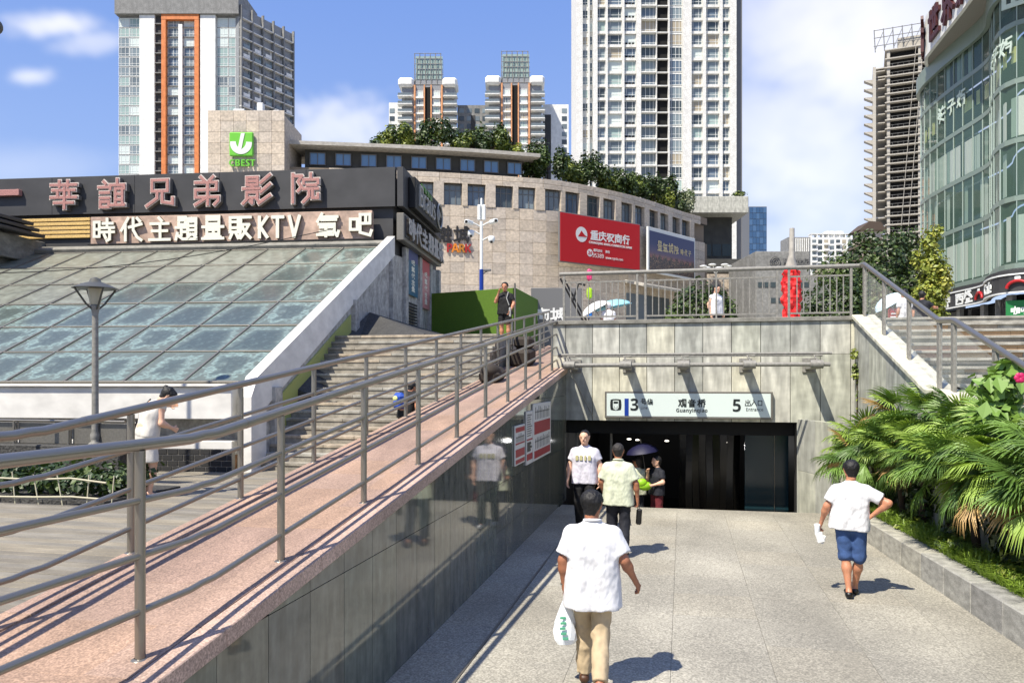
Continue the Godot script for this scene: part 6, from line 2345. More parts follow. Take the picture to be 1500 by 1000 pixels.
func glass_building() -> void:
	var c := glass_curve()
	var L := c.get_baked_length()
	var o := base("glass_building", Vector3.ZERO, YAW)
	tag(o, "curved green glass building with curtains behind its panes at the right edge", "building")
	var F := [9.8, 14.0, 17.6, 21.3, 24.9, 28.4]
	var s_mid := c.get_closest_offset(Vector3(33.0, 0, -54.2))
	rng.seed = 71
	for i in 6:
		var mb := MB.new()
		ribbon(mb, c, 0.5, L - 0.5, F[i] - 0.16, F[i] + 0.16, 0.05, -1.2, 60)
		add("floor_band", mb, "spandrel", o)
		if i == 5:
			continue
		mb = MB.new()
		ribbon(mb, c, 0.5, L - 0.5, F[i] + 0.3, F[i + 1] - 0.26, -1.25, -1.4, 60)
		add("inner_wall", mb, "interiorbrown" if i == 4 else "interiordark" if i == 3 else "interior", o)
		# curtains, posters
		var s := 2.5
		while s < L - 1.0:
			var pick := rng.randf()
			var t := mall_at(c, s, 0, -0.3)
			var y0: float = F[i] + 0.35
			var y1: float = F[i + 1] - 0.5
			var m := ""
			match i:
				0: m = ["curtain", "curtain2", "curtain3"][rng.randi_range(0, 2)] if pick < 0.9 else ""; y1 = F[i + 1] - 1.0
				1: m = "curtain" if pick < 0.18 else "curtain2" if pick < 0.3 else ""
				2: m = ["curtain", "curtain2", "curtain3"][rng.randi_range(0, 2)] if pick < 0.75 else ""; y1 = F[i + 1] - 0.9
				3: m = "posteryellow" if pick < 0.4 else ""; y0 = F[i] + 1.3; y1 = F[i] + 2.3
				4: m = "curtain2" if pick < 0.08 else ""
			if m:
				mb = MB.new()
				mb.cbox(t.origin + Vector3(0, (y0 + y1) / 2, 0), Vector3(rng.randf_range(0.42, 0.52), y1 - y0, 0.05), 0.01, t.basis)
				add("poster" if i == 3 else "curtain", mb, m, o)
			s += 0.56
		# panes and bars
		s = 1.0
		while s < L - 1.6:
			var a := mall_at(c, s, 0, 0.0)
			var b := mall_at(c, s + 1.36, 0, 0.0)
			mb = MB.new()
			var lo := Vector3(0, F[i] + 0.165, 0)
			var hi := Vector3(0, F[i + 1] - 0.165, 0)
			mb.quad(a.origin + lo, b.origin + lo, b.origin + hi, a.origin + hi)
			add("glass_pane", mb, "greenpane", o)
			mb = MB.new()
			var t := mall_at(c, s - 0.02, (F[i] + F[i + 1]) / 2, 0.03)
			mb.box(t.origin, Vector3(0.035, F[i + 1] - F[i] - 0.34, 0.06), t.basis)
			add("glazing_bar", mb, "glassbar", o)
			s += 1.4
	# ground floor: dark shopfronts
	var mb := MB.new()
	ribbon(mb, c, 0.5, L - 0.5, 2.5, 8.05, -0.5, -0.7, 60)
	add("shopfront", mb, "darkglass", o)
	for i in 9:
		var t := mall_at(c, 3.0 + i * 3.4, 5.3, -0.35)
		mb = MB.new()
		mb.box(t.origin, Vector3(0.5, 5.5, 0.3), t.basis)
		add("pillar", mb, "towergrey", o)
	# top band, overhanging fascia and soffit
	mb = MB.new()
	ribbon(mb, c, 0.5, L - 0.5, 26.9, 28.15, 0.35, 0.07, 60)
	add("top_band", mb, "spandrel", o)
	mb = MB.new()
	var fc := Curve3D.new()
	fc.bake_interval = 0.2
	for q in [[35.2, 64.5], [33.6, 63.4], [32.7, 61.8], [31.9, 58], [31.1, 54], [30.4, 51], [29.7, 48], [30.2, 45.5], [33, 43.5], [40, 41.5]]:
		fc.add_point(Vector3(q[0], 0, -q[1]))
	var fl := fc.get_baked_length()
	ribbon(mb, fc, 0.05, fl - 0.05, 28.05, 28.5, -0.05, -3.2, 40)
	add("soffit", mb, "painted", o)
	mb = MB.new()
	ribbon(mb, fc, 0.05, fl - 0.05, 28.0, 31.2, 0.2, -0.04, 40)
	add("fascia", mb, "towerwhite", o)
	var R := Transform3D(Basis(Vector3.UP, YAW), Vector3.ZERO)
	var fs := base("roof_lettering", Vector3.ZERO, YAW)
	tag(fs, "dark red characters on the white overhanging roof fascia of the glass building", "sign")
	for i in 5:
		var t := mall_at(fc, 3.6 + i * 3.0, 28.5, 0.21)
		mb = MB.new()
		glyph(mb, ["xin", "shi4", "jie", "cheng", "yuan"][i], Vector2(-1.05, 0), 2.1, 2.3, 0.36, 0, 0.2)
		var l := add("letter", mb, "letterdark", fs)
		l.transform = t
	# cafe band
	var cb := base("cafe_sign", Vector3.ZERO, YAW)
	tag(cb, "dark curved cafe sign band with pale edge strips, characters and red arches", "sign")
	mb = MB.new()
	ribbon(mb, c, 0.5, L - 0.5, 8.1, 9.5, 0.42, 0.02, 70)
	add("band", mb, "signgrey", cb)
	for y in [8.06, 9.18]:
		mb = MB.new()
		ribbon(mb, c, 0.5, L - 0.5, y, y + 0.09, 0.5, 0.3, 70)
		add("edge_strip", mb, "framewhite", cb)
	var q := [["ka", 33.9, 61.2, 1.0], ["fei", 33.75, 59.8, 1.0], ["xi", 33.6, 57.8, 0.9], ["can", 33.45, 56.6, 0.9]]
	for e in q:
		var t := mall_at(c, c.get_closest_offset(Vector3(e[1], 0, -e[2])), 8.28, 0.43)
		mb = MB.new()
		glyph(mb, e[0], Vector2(-0.5, 0), 1.0, 0.8, 0.13, 0, 0.06)
		add("letter", mb, "framewhite", cb).transform = t
	var t := mall_at(c, c.get_closest_offset(Vector3(31.6, 0, -51.2)), 8.62, 0.45)
	var tx := add("lettering", words("Cafe", 0.95, 0.06, true), "framewhite", cb)
	tx.transform = t
	for e in [[33.1, 54.8], [31.6, 48.75]]:
		t = mall_at(c, c.get_closest_offset(Vector3(e[0], 0, -e[1])), 8.45, 0.5)
		mb = MB.new()
		var pts := []
		for i in 11:
			var a := PI * i / 10.0
			pts.append(Vector3(cos(a) * 0.6, sin(a) * 0.45 - 0.1, 0.0))
		mb.tube(pts, 0.1, 6)
		add("red_arch", mb, "arcred", cb).transform = t
		mb = MB.new()
		mb.cbox(Vector3(0, 0.52, 0.02), Vector3(0.34, 0.2, 0.08), 0.03)
		add("cup", mb, "framewhite", cb).transform = t
	t = mall_at(c, c.get_closest_offset(Vector3(32.0, 0, -48.4)), 7.0, -0.3)
	mb = MB.new()
	mb.cbox(Vector3.ZERO, Vector3(2.6, 1.3, 0.08), 0.02)
	var sg := base("shop_screen", Vector3.ZERO, YAW)
	tag(sg, "green lettered screen in the shopfront under the cafe sign band", "screen")
	add("board", mb, "sale", sg).transform = t
	mb = MB.new()
	for i in 4:
		glyph(mb, ["ka", "fei", "xi", "can"][i], Vector2(-1.0 + i * 0.52, -0.2), 0.42, 0.45, 0.07, 0.045, 0.02)
	add("lettering", mb, "framewhite", sg).transform = t
	# lettering and posters behind the upper panes
	var ps := base("window_lettering", Vector3.ZERO, YAW)
	tag(ps, "pale characters and pictures on the glass building's upper panes", "lettering")
	for e in [["po", 33.75, 61.5, 22.9, 1.1], ["zi", 33.6, 59.9, 23.0, 1.1], ["ma", 33.5, 58.4, 23.1, 1.1], ["po", 32.0, 52.2, 23.2, 1.0], ["zi", 31.5, 51.0, 23.2, 1.0], ["ma", 31.3, 49.6, 23.2, 1.0], ["zu", 31.5, 49.0, 26.0, 2.2]]:
		t = mall_at(c, c.get_closest_offset(Vector3(e[1], 0, -e[2])), e[3], 0.03)
		mb = MB.new()
		glyph(mb, e[0], Vector2(-e[4] / 2, 0), e[4], e[4], e[4] * 0.13, 0, 0.05)
		add("letter", mb, "curtain", ps).transform = t
	t = mall_at(c, c.get_closest_offset(Vector3(32.6, 0, -48.1)), 12.0, 0.04)
	mb = MB.new()
	mb.cbox(Vector3(0, 0, 0), Vector3(1.8, 2.6, 0.05), 0.01)
	mat("posterblue", Color(0.45, 0.68, 0.80), 0.5)
	add("poster", mb, "posterblue", ps).transform = t
	mb = MB.new()
	glyph(mb, "liang", Vector2(-0.5, 0.0), 0.9, 0.8, 0.12, 0.03, 0.02)
	mb.bx(Vector3(-0.7, -0.9, 0.03), Vector3(0.6, -0.6, 0.05))
	add("poster_print", mb, "arcred", ps).transform = t


func square_things() -> void:
	# column wrapped in red cloth
	var o := fbase("wrapped_column", 8.55, 3.7, 24.0)
	tag(o, "tall post wrapped in creased red cloth behind the railing", "wrapped post")
	mat("redcloth", Color(0.78, 0.09, 0.09), 0.55)
	var f := FastNoiseLite.new()
	f.frequency = 1.0
	f.seed = 3
	var prof := MB.new()
	var N := 28
	var M := 40
	var grid := []
	for i in M + 1:
		var y := i * 2.45 / M
		var row := []
		for j in N:
			var a := TAU * j / N
			var rad := 0.26 + 0.015 * sin(y * 5.0) + 0.10 * f.get_noise_3d(cos(a) * 1.7, y * 3.4, sin(a) * 1.7) + 0.07 * f.get_noise_3d(cos(a) * 4.0, y * 8.0 + a, sin(a) * 4.0)
			if i == M:
				rad = 0.1
			elif i > M - 3:
				rad *= 0.8
			row.append(Vector3(cos(a) * rad, y, sin(a) * rad))
		grid.append(row)
	for i in M:
		for j in N:
			var j2 := (j + 1) % N
			prof.quad(grid[i][j], grid[i + 1][j], grid[i + 1][j2], grid[i][j2])
	add("red_cloth", prof, "redcloth", o)
	var mb := MB.new()
	mb.tube([Vector3(0, 2.3, 0), Vector3(0, 2.7, 0), Vector3(0.01, 2.8, 0), Vector3(0.02, 3.6, 0)], [0.22, 0.1, 0.085, 0.075], 10)
	add("post", mb, "slab", o)
	# parasols on the square
	mat("paleblue", Color(0.55, 0.78, 0.84), 0.6)
	mat("paleblue2", Color(0.80, 0.90, 0.94), 0.6)
	var pr := [[2.98, 23.0, 5.05, "paleblue", 0.95, "pale blue umbrella held open behind the railing's left end", 0.2], [2.48, 22.6, 4.95, "white", 0.75, "white umbrella beside the pale blue one behind the railing", 0.5], [10.0, 20.6, 4.95, "paleblue2", 0.7, "tilted pale blue umbrella seen through the glass balustrade", 0.6]]
	for q in pr:
		var u := fbase("umbrella", q[0], q[2] - 0.4, q[1])
		tag(u, q[5], "umbrella", "open umbrellas on the square")
		u.rotation.z = q[6]
		for i in 8:
			mb = MB.new()
			var a0 := TAU * i / 8
			var a1 := TAU * (i + 1) / 8
			var last0 := Vector3(0, 0.36, 0)
			var last1 := last0
			for k in range(1, 5):
				var rr: float = q[4] * 0.62 * sin(k / 4.0 * 1.35)
				var y := 0.36 - 0.28 * (1 - cos(k / 4.0 * 1.35))
				var p0 := Vector3(cos(a0) * rr, y, sin(a0) * rr)
				var p1 := Vector3(cos(a1) * rr, y, sin(a1) * rr)
				mb.quad(last0, last1, p1, p0)
				last0 = p0
				last1 = p1
			add("gore", mb, q[3], u)
		mb = MB.new()
		mb.tube([Vector3(0, -0.5, 0), Vector3(0, 0.42, 0)], 0.01, 6)
		add("shaft", mb, "dullsteel", u)
	# stack of bright inflatable toys on a stand
	var s := fbase("toy_stand", 2.3, 3.7, 23.5)
	tag(s, "stand with pink, lime and blue toys hung one above another near the railing", "toy stand")
	mat("toypink", Color(0.85, 0.25, 0.45), 0.4)
	mat("toylime", Color(0.65, 0.80, 0.12), 0.4)
	mat("toyblue", Color(0.12, 0.45, 0.78), 0.4)
	mb = MB.new()
	mb.tube([Vector3(0, 0, 0), Vector3(0, 2.3, 0)], 0.02, 6)
	add("pole", mb, "black", s)
	for k in 3:
		mb = MB.new()
		mb.ball(Vector3(0, [0.98, 1.55, 2.1][k], 0.05), Vector3(0.075, 0.19, 0.075), 7)
		mb.cbox(Vector3(0.02, [0.98, 1.55, 2.1][k], 0.05), Vector3(0.15, 0.3, 0.12), 0.03)
		add("toy", mb, ["toyblue", "toylime", "toypink"][k], s)
	mb = MB.new()
	mb.tube([Vector3(-0.85, 2.0, 0), Vector3(-0.1, 0.6, 0)], 0.03, 6)
	mb.tube([Vector3(-0.75, 2.0, 0), Vector3(0.0, 0.6, 0)], 0.03, 6)
	mb.tube([Vector3(-0.5, 1.3, 0), Vector3(-0.3, 1.85, 0), Vector3(-0.1, 1.8, 0)], 0.04, 6)
	add("folded_frame", mb, "black", s)
	# red lettered board behind the balustrade
	var b := fbase("red_board", 11.05, 4.35, 23.0)
	tag(b, "small red board with white marks behind the balustrade's first panel", "board")
	mb = MB.new()
	mb.cbox(Vector3(0.2, 0.2, 0), Vector3(0.42, 0.42, 0.03), 0.05)
	add("board", mb, "noticered", b)
	mb = MB.new()
	mb.cbox(Vector3(0.2, 0.25, 0.02), Vector3(0.3, 0.04, 0.02), 0.01)
	mb.cbox(Vector3(0.2, 0.15, 0.02), Vector3(0.32, 0.05, 0.02), 0.01)
	add("marks", mb, "white", b)
	# bag and bundle on the ramp
	mat("bundle", Color(0.20, 0.17, 0.14), 0.8)
	var bd := add("dark_bundle", MB.new(), "bundle")
	mb = MB.new()
	mb.cbox(Vector3(0, 0.13, 0), Vector3(0.42, 0.28, 0.75), 0.09, Basis(Vector3.RIGHT, 0.12))
	mb.ball(Vector3(0, 0.2, 0.15), Vector3(0.2, 0.16, 0.3), 7)
	bd.mesh = mb.done()
	bd.position = V(-3.7, ramp_y(15.2), 15.2)
	tag(bd, "dark rolled bundle lying on the ramp between the handrails", "bundle")
	bd = add("dark_cart", MB.new(), "bundle")
	mb = MB.new()
	mb.cbox(Vector3(0, 0.2, 0), Vector3(0.5, 0.36, 0.8), 0.05, Basis(Vector3.RIGHT, 0.12))
	mb.cbox(Vector3(0, 0.55, -0.2), Vector3(0.45, 0.3, 0.4), 0.08)
	bd.mesh = mb.done()
	bd.position = V(-3.7, ramp_y(18.2), 18.2)
	tag(bd, "dark loaded cart near the head of the ramp", "cart")
	var sg := fbase("grey_board", 1.2, 3.7, 31.0)
	tag(sg, "grey signboard with white characters behind the turf screen's right end", "board")
	mb = MB.new()
	mb.cbox(Vector3(0.55, 1.3, 0), Vector3(2.0, 2.6, 0.08), 0.02)
	add("board", mb, "framegrey", sg)
	mb = MB.new()
	glyph(mb, "shang", Vector2(-0.25, 1.35), 0.5, 0.42, 0.08, 0.04, 0.02)
	glyph(mb, "cheng", Vector2(0.35, 1.35), 0.5, 0.42, 0.08, 0.04, 0.02)
	add("lettering", mb, "white", sg)


class Bone:
	var a: Vector3
	var ab: Vector3
	var inv: float
	var len: float
	var ra: float
	var rb: float
	var s := Vector3.ZERO
	var wa := 0.0
	var wb := 0.0
	var flat := false
	var flat0 := false
	var cut := false
	var cp := Vector3.ZERO
	var cn := Vector3.ZERO

	func dist(p: Vector3) -> float:
		var pa := p - a
		var t := pa.dot(ab) * inv
		var h := clampf(t, 0.0, 1.0)
		var q := pa - ab * h
		if wa > 0.0 or wb > 0.0:
			var w := wa + (wb - wa) * h
			var l := q.dot(s)
			q -= s * clampf(l, -w, w)
		var d := q.length() - (ra + (rb - ra) * h)
		if flat:
			d = maxf(d, (t - 1.0) * len)
		if flat0:
			d = maxf(d, -t * len)
		if cut:
			d = maxf(d, (p - cp).dot(cn))
		return d


func bone(a: Vector3, b: Vector3, ra: float, rb: float, s := Vector3.ZERO, wa := 0.0, wb := 0.0, flat := false, flat0 := false) -> Bone:
	var o := Bone.new()
	o.a = a
	o.ab = b - a
	o.len = maxf(o.ab.length(), 0.001)
	o.inv = 1.0 / maxf(o.ab.length_squared(), 0.000001)
	o.ra = ra
	o.rb = rb
	o.s = s.normalized() if s != Vector3.ZERO else s
	o.wa = wa
	o.wb = wb
	o.flat = flat
	o.flat0 = flat0
	return o


func cutb(o: Bone, p: Vector3, n: Vector3) -> Bone:
	o.cut = true
	o.cp = p
	o.cn = n.normalized()
	return o


# one closed surface round all the bones (surface nets on a grid), added to mb
func skin(mb: MB, bones: Array, k: float, cell: float, folds := 0.0, freq := Vector3(9, 5, 9), seed_ := 1) -> void:
	var lo := Vector3.ONE * 1e6
	var hi := -lo
	for b in bones:
		var r: float = maxf(b.ra, b.rb) + maxf(b.wa, b.wb) + 0.02
		for p in [b.a, b.a + b.ab]:
			lo = lo.min(p - Vector3.ONE * r)
			hi = hi.max(p + Vector3.ONE * r)
	var B := 5
	var nb := Vector3i(((hi - lo) / (cell * B)).ceil()) + Vector3i.ONE
	var n := nb * B + Vector3i.ONE
	var val := PackedFloat32Array()
	val.resize(n.x * n.y * n.z)
	val.fill(9.0)
	var sx := 1
	var sy := n.x
	var sz := n.x * n.y
	var f := FastNoiseLite.new()
	f.frequency = 1.0
	f.fractal_octaves = 2
	f.seed = seed_
	var R := cell * B * 0.87
	var active: Array[Vector3i] = []
	for bz in nb.z:
		for by in nb.y:
			for bx in nb.x:
				var c := lo + Vector3(bx + 0.5, by + 0.5, bz + 0.5) * (cell * B)
				var ds := PackedFloat32Array()
				var dm := 1e6
				for b: Bone in bones:
					var d := b.dist(c)
					ds.append(d)
					dm = minf(dm, d)
				if dm > R + k * 0.6 + folds or dm < -R - 0.02 - folds:
					if dm < 0.0:
						for z in range(bz * B, bz * B + B + 1):
							for y in range(by * B, by * B + B + 1):
								for x in range(bx * B, bx * B + B + 1):
									var id := x + y * sy + z * sz
									if val[id] == 9.0:
										val[id] = -1.0
					continue
				var near: Array[Bone] = []
				for i in bones.size():
					if ds[i] < dm + 2.0 * R + k:
						near.append(bones[i])
				active.append(Vector3i(bx, by, bz))
				for z in range(bz * B, bz * B + B + 1):
					for y in range(by * B, by * B + B + 1):
						for x in range(bx * B, bx * B + B + 1):
							var id := x + y * sy + z * sz
							if val[id] != 9.0 and val[id] != -1.0:
								continue
							var p := lo + Vector3(x, y, z) * cell
							var d := 1e6
							for b: Bone in near:
								var e := b.dist(p)
								var h := maxf(k - absf(d - e), 0.0) / k
								d = minf(d, e) - h * h * k * 0.25
							if folds > 0.0 and absf(d) < 0.03:
								d += folds * f.get_noise_3d(p.x * freq.x, p.y * freq.y, p.z * freq.z)
							val[id] = clampf(d, -0.99, 8.0)
	var at := {}
	var base_v := mb.v.size()
	var off := [0, sx, sy, sx + sy, sz, sx + sz, sy + sz, sx + sy + sz]
	for blk in active:
		for z in range(blk.z * B, blk.z * B + B):
			for y in range(blk.y * B, blk.y * B + B):
				for x in range(blk.x * B, blk.x * B + B):
					var id := x + y * sy + z * sz
					var m := 0
					for i in 8:
						if val[id + off[i]] < 0.0:
							m |= 1 << i
					if m == 0 or m == 255:
						continue
					var sum := Vector3.ZERO
					var cnt := 0
					for e in [[0, 1], [2, 3], [4, 5], [6, 7], [0, 2], [1, 3], [4, 6], [5, 7], [0, 4], [1, 5], [2, 6], [3, 7]]:
						var i0: int = e[0]
						var i1: int = e[1]
						if ((m >> i0) & 1) != ((m >> i1) & 1):
							var v0 := val[id + off[i0]]
							var v1 := val[id + off[i1]]
							var t := v0 / (v0 - v1)
							sum += Vector3(i0 & 1, (i0 >> 1) & 1, i0 >> 2).lerp(Vector3(i1 & 1, (i1 >> 1) & 1, i1 >> 2), t)
							cnt += 1
					at[id] = mb.v.size()
					mb.v.append(lo + (Vector3(x, y, z) + sum / cnt) * cell)
					mb.n.append(Vector3.ZERO)
					mb.t.append(Vector2.ZERO)
	for id in at:
		for ax in 3:
			var s0: int = [sx, sy, sz][ax]
			var s1: int = [sy, sz, sx][ax]
			var s2: int = [sz, sx, sy][ax]
			var a := val[id] < 0.0
			if a == (val[id + s0] < 0.0):
				continue
			if not (at.has(id - s1) and at.has(id - s2) and at.has(id - s1 - s2)):
				continue
			var q := [at[id], at[id - s1], at[id - s1 - s2], at[id - s2]]
			if not a:
				q = [q[0], q[3], q[2], q[1]]
			for w in [0, 2, 1, 0, 3, 2]:
				mb.ix.append(q[w])
			var nn: Vector3 = (mb.v[q[2]] - mb.v[q[0]]).cross(mb.v[q[3]] - mb.v[q[1]])
			for w in 4:
				mb.n[q[w]] += nn
	for i in range(base_v, mb.v.size()):
		mb.n[i] = mb.n[i].normalized() if mb.n[i].length_squared() > 0.0 else Vector3.UP


# joints of a person facing -z, x to their right; P overrides any of them
func pose(P: Dictionary) -> Dictionary:
	var J := {"hip": Vector3(0, 0.93, 0), "chest": Vector3(0, 1.22, 0.0), "neck": Vector3(0, 1.44, 0.02), "head": Vector3(0, 1.58, -0.015), "look": Vector3(0, 0, -1), "side": Vector3(1, 0, 0), "sside": Vector3(1, 0, 0)}
	for s in [["l", -1.0], ["r", 1.0]]:
		J[s[0] + "sh"] = Vector3(s[1] * 0.166, 1.325, 0.02)
		J[s[0] + "el"] = Vector3(s[1] * 0.218, 1.06, 0.04)
		J[s[0] + "wr"] = Vector3(s[1] * 0.238, 0.82, -0.02)
		J[s[0] + "kn"] = Vector3(s[1] * 0.10, 0.50, 0.0)
		J[s[0] + "an"] = Vector3(s[1] * 0.10, 0.085, 0.03)
		J[s[0] + "hp"] = Vector3(s[1] * 0.09, 0.90, 0)
		J[s[0] + "toe"] = Vector3(0, -0.045, -0.16)
	for k in P:
		J[k] = P[k]
	return J


func shape_hand(mb: MB, curl: float, cell: float) -> void:
	var d := Vector3.UP
	var inn := Vector3.BACK
	var lat := Vector3.RIGHT
	var wr := Vector3.ZERO
	var B := []
	B.append(bone(wr - d * 0.03, wr + d * 0.02, 0.024, 0.022, lat, 0.004, 0.008))
	B.append(bone(wr + d * 0.02, wr + d * 0.085, 0.013, 0.012, lat, 0.018, 0.027))
	for i in 4:
		var o := (1.5 - i) * 0.0185
		var l: float = [0.066, 0.076, 0.071, 0.055][i]
		var p0 := wr + d * 0.085 + lat * o
		var d1 := (d * cos(curl * 0.7) + inn * sin(curl * 0.7)).normalized()
		var d2 := (d * cos(curl * 1.7) + inn * sin(curl * 1.7)).normalized()
		B.append(bone(p0, p0 + d1 * l * 0.52, 0.0092, 0.0085))
		B.append(bone(p0 + d1 * l * 0.52, p0 + d1 * l * 0.52 + d2 * l * 0.5, 0.0085, 0.0072))
	var t0 := wr + d * 0.03 + lat * 0.024
	var t1 := t0 + (d * 0.6 + lat * 0.7 + inn * 0.3).normalized() * 0.04
	B.append(bone(t0, t1, 0.013, 0.0105))
	B.append(bone(t1, t1 + (d * 0.9 + inn * 0.5).normalized() * 0.033, 0.0105, 0.0085))
	skin(mb, B, 0.007, cell)


var kept := {}


# a hand or head is shaped once in its own axes and then set where it belongs
func set_in(mb: MB, key: String, make: MB, x: Vector3, y: Vector3, z: Vector3, at: Vector3) -> void:
	if not kept.has(key):
		kept[key] = make
	var m: MB = kept[key]
	var bs := Basis(x, y, z)
	var flip := bs.determinant() < 0.0
	var k := mb.v.size()
	for i in m.v.size():
		mb.v.append(bs * m.v[i] + at)
		mb.n.append((bs * m.n[i]).normalized())
		mb.t.append(Vector2.ZERO)
	for i in range(0, m.ix.size(), 3):
		mb.ix.append(k + m.ix[i])
		mb.ix.append(k + m.ix[i + (2 if flip else 1)])
		mb.ix.append(k + m.ix[i + (1 if flip else 2)])


func hand(mb: MB, wr: Vector3, el: Vector3, right: float, curl: float, cell: float, palm_to := Vector3.ZERO) -> void:
	var d := (wr - el).normalized()
	var inn := palm_to if palm_to != Vector3.ZERO else Vector3(-right, 0, -0.25)
	inn = (inn - d * inn.dot(d)).normalized()
	var lat := d.cross(inn).normalized()
	if lat.dot(Vector3(0, 0, -1)) < 0.0:
		lat = -lat
	var key := "hand%.1f %.4f" % [curl, cell]
	var m: MB = null
	if not kept.has(key):
		m = MB.new()
		shape_hand(m, curl, cell)
	set_in(mb, key, m, lat, d, inn, wr)


func head(mb: MB, J: Dictionary, cell: float) -> void:
	var ff: Vector3 = (J.look as Vector3).normalized()
	var fs := ff.cross(Vector3.UP).normalized()
	var key := "head%.4f" % cell
	if kept.has(key):
		set_in(mb, key, null, fs, fs.cross(ff).normalized(), ff, J.head)
		return
	var to := mb
	mb = MB.new()
	var c := Vector3.ZERO
	var s := Vector3.RIGHT
	var u := Vector3.UP
	var f := Vector3.BACK
	var X := func(x: float, y: float, z: float) -> Vector3: return c + s * x + u * y + f * z
	var B := [
		bone(X.call(0, 0.035, -0.03), X.call(0, 0.03, 0.022), 0.079, 0.074),
		bone(X.call(0, -0.02, 0.03), X.call(0, -0.075, 0.048), 0.058, 0.036, s, 0.006, 0.012),
		bone(X.call(-0.05, -0.055, 0.0), X.call(0, -0.09, 0.058), 0.022, 0.02), bone(X.call(0.05, -0.055, 0.0), X.call(0, -0.09, 0.058), 0.022, 0.02),
		bone(X.call(0, 0.012, 0.086), X.call(0, -0.026, 0.105), 0.010, 0.0145),
		bone(X.call(-0.035, 0.022, 0.078), X.call(0.035, 0.022, 0.078), 0.012, 0.012),
		bone(X.call(-0.018, -0.055, 0.083), X.call(0.018, -0.055, 0.083), 0.009, 0.009),
		bone(X.call(-0.078, 0.018, -0.012), X.call(-0.075, -0.025, -0.004), 0.014, 0.009, f, 0.01, 0.004), bone(X.call(0.078, 0.018, -0.012), X.call(0.075, -0.025, -0.004), 0.014, 0.009, f, 0.01, 0.004),
		bone(X.call(0, -0.05, -0.02), X.call(0, -0.1, -0.03), 0.055, 0.052),
	]
	skin(mb, B, 0.022, cell)
	set_in(to, key, mb, fs, fs.cross(ff).normalized(), ff, J.head)


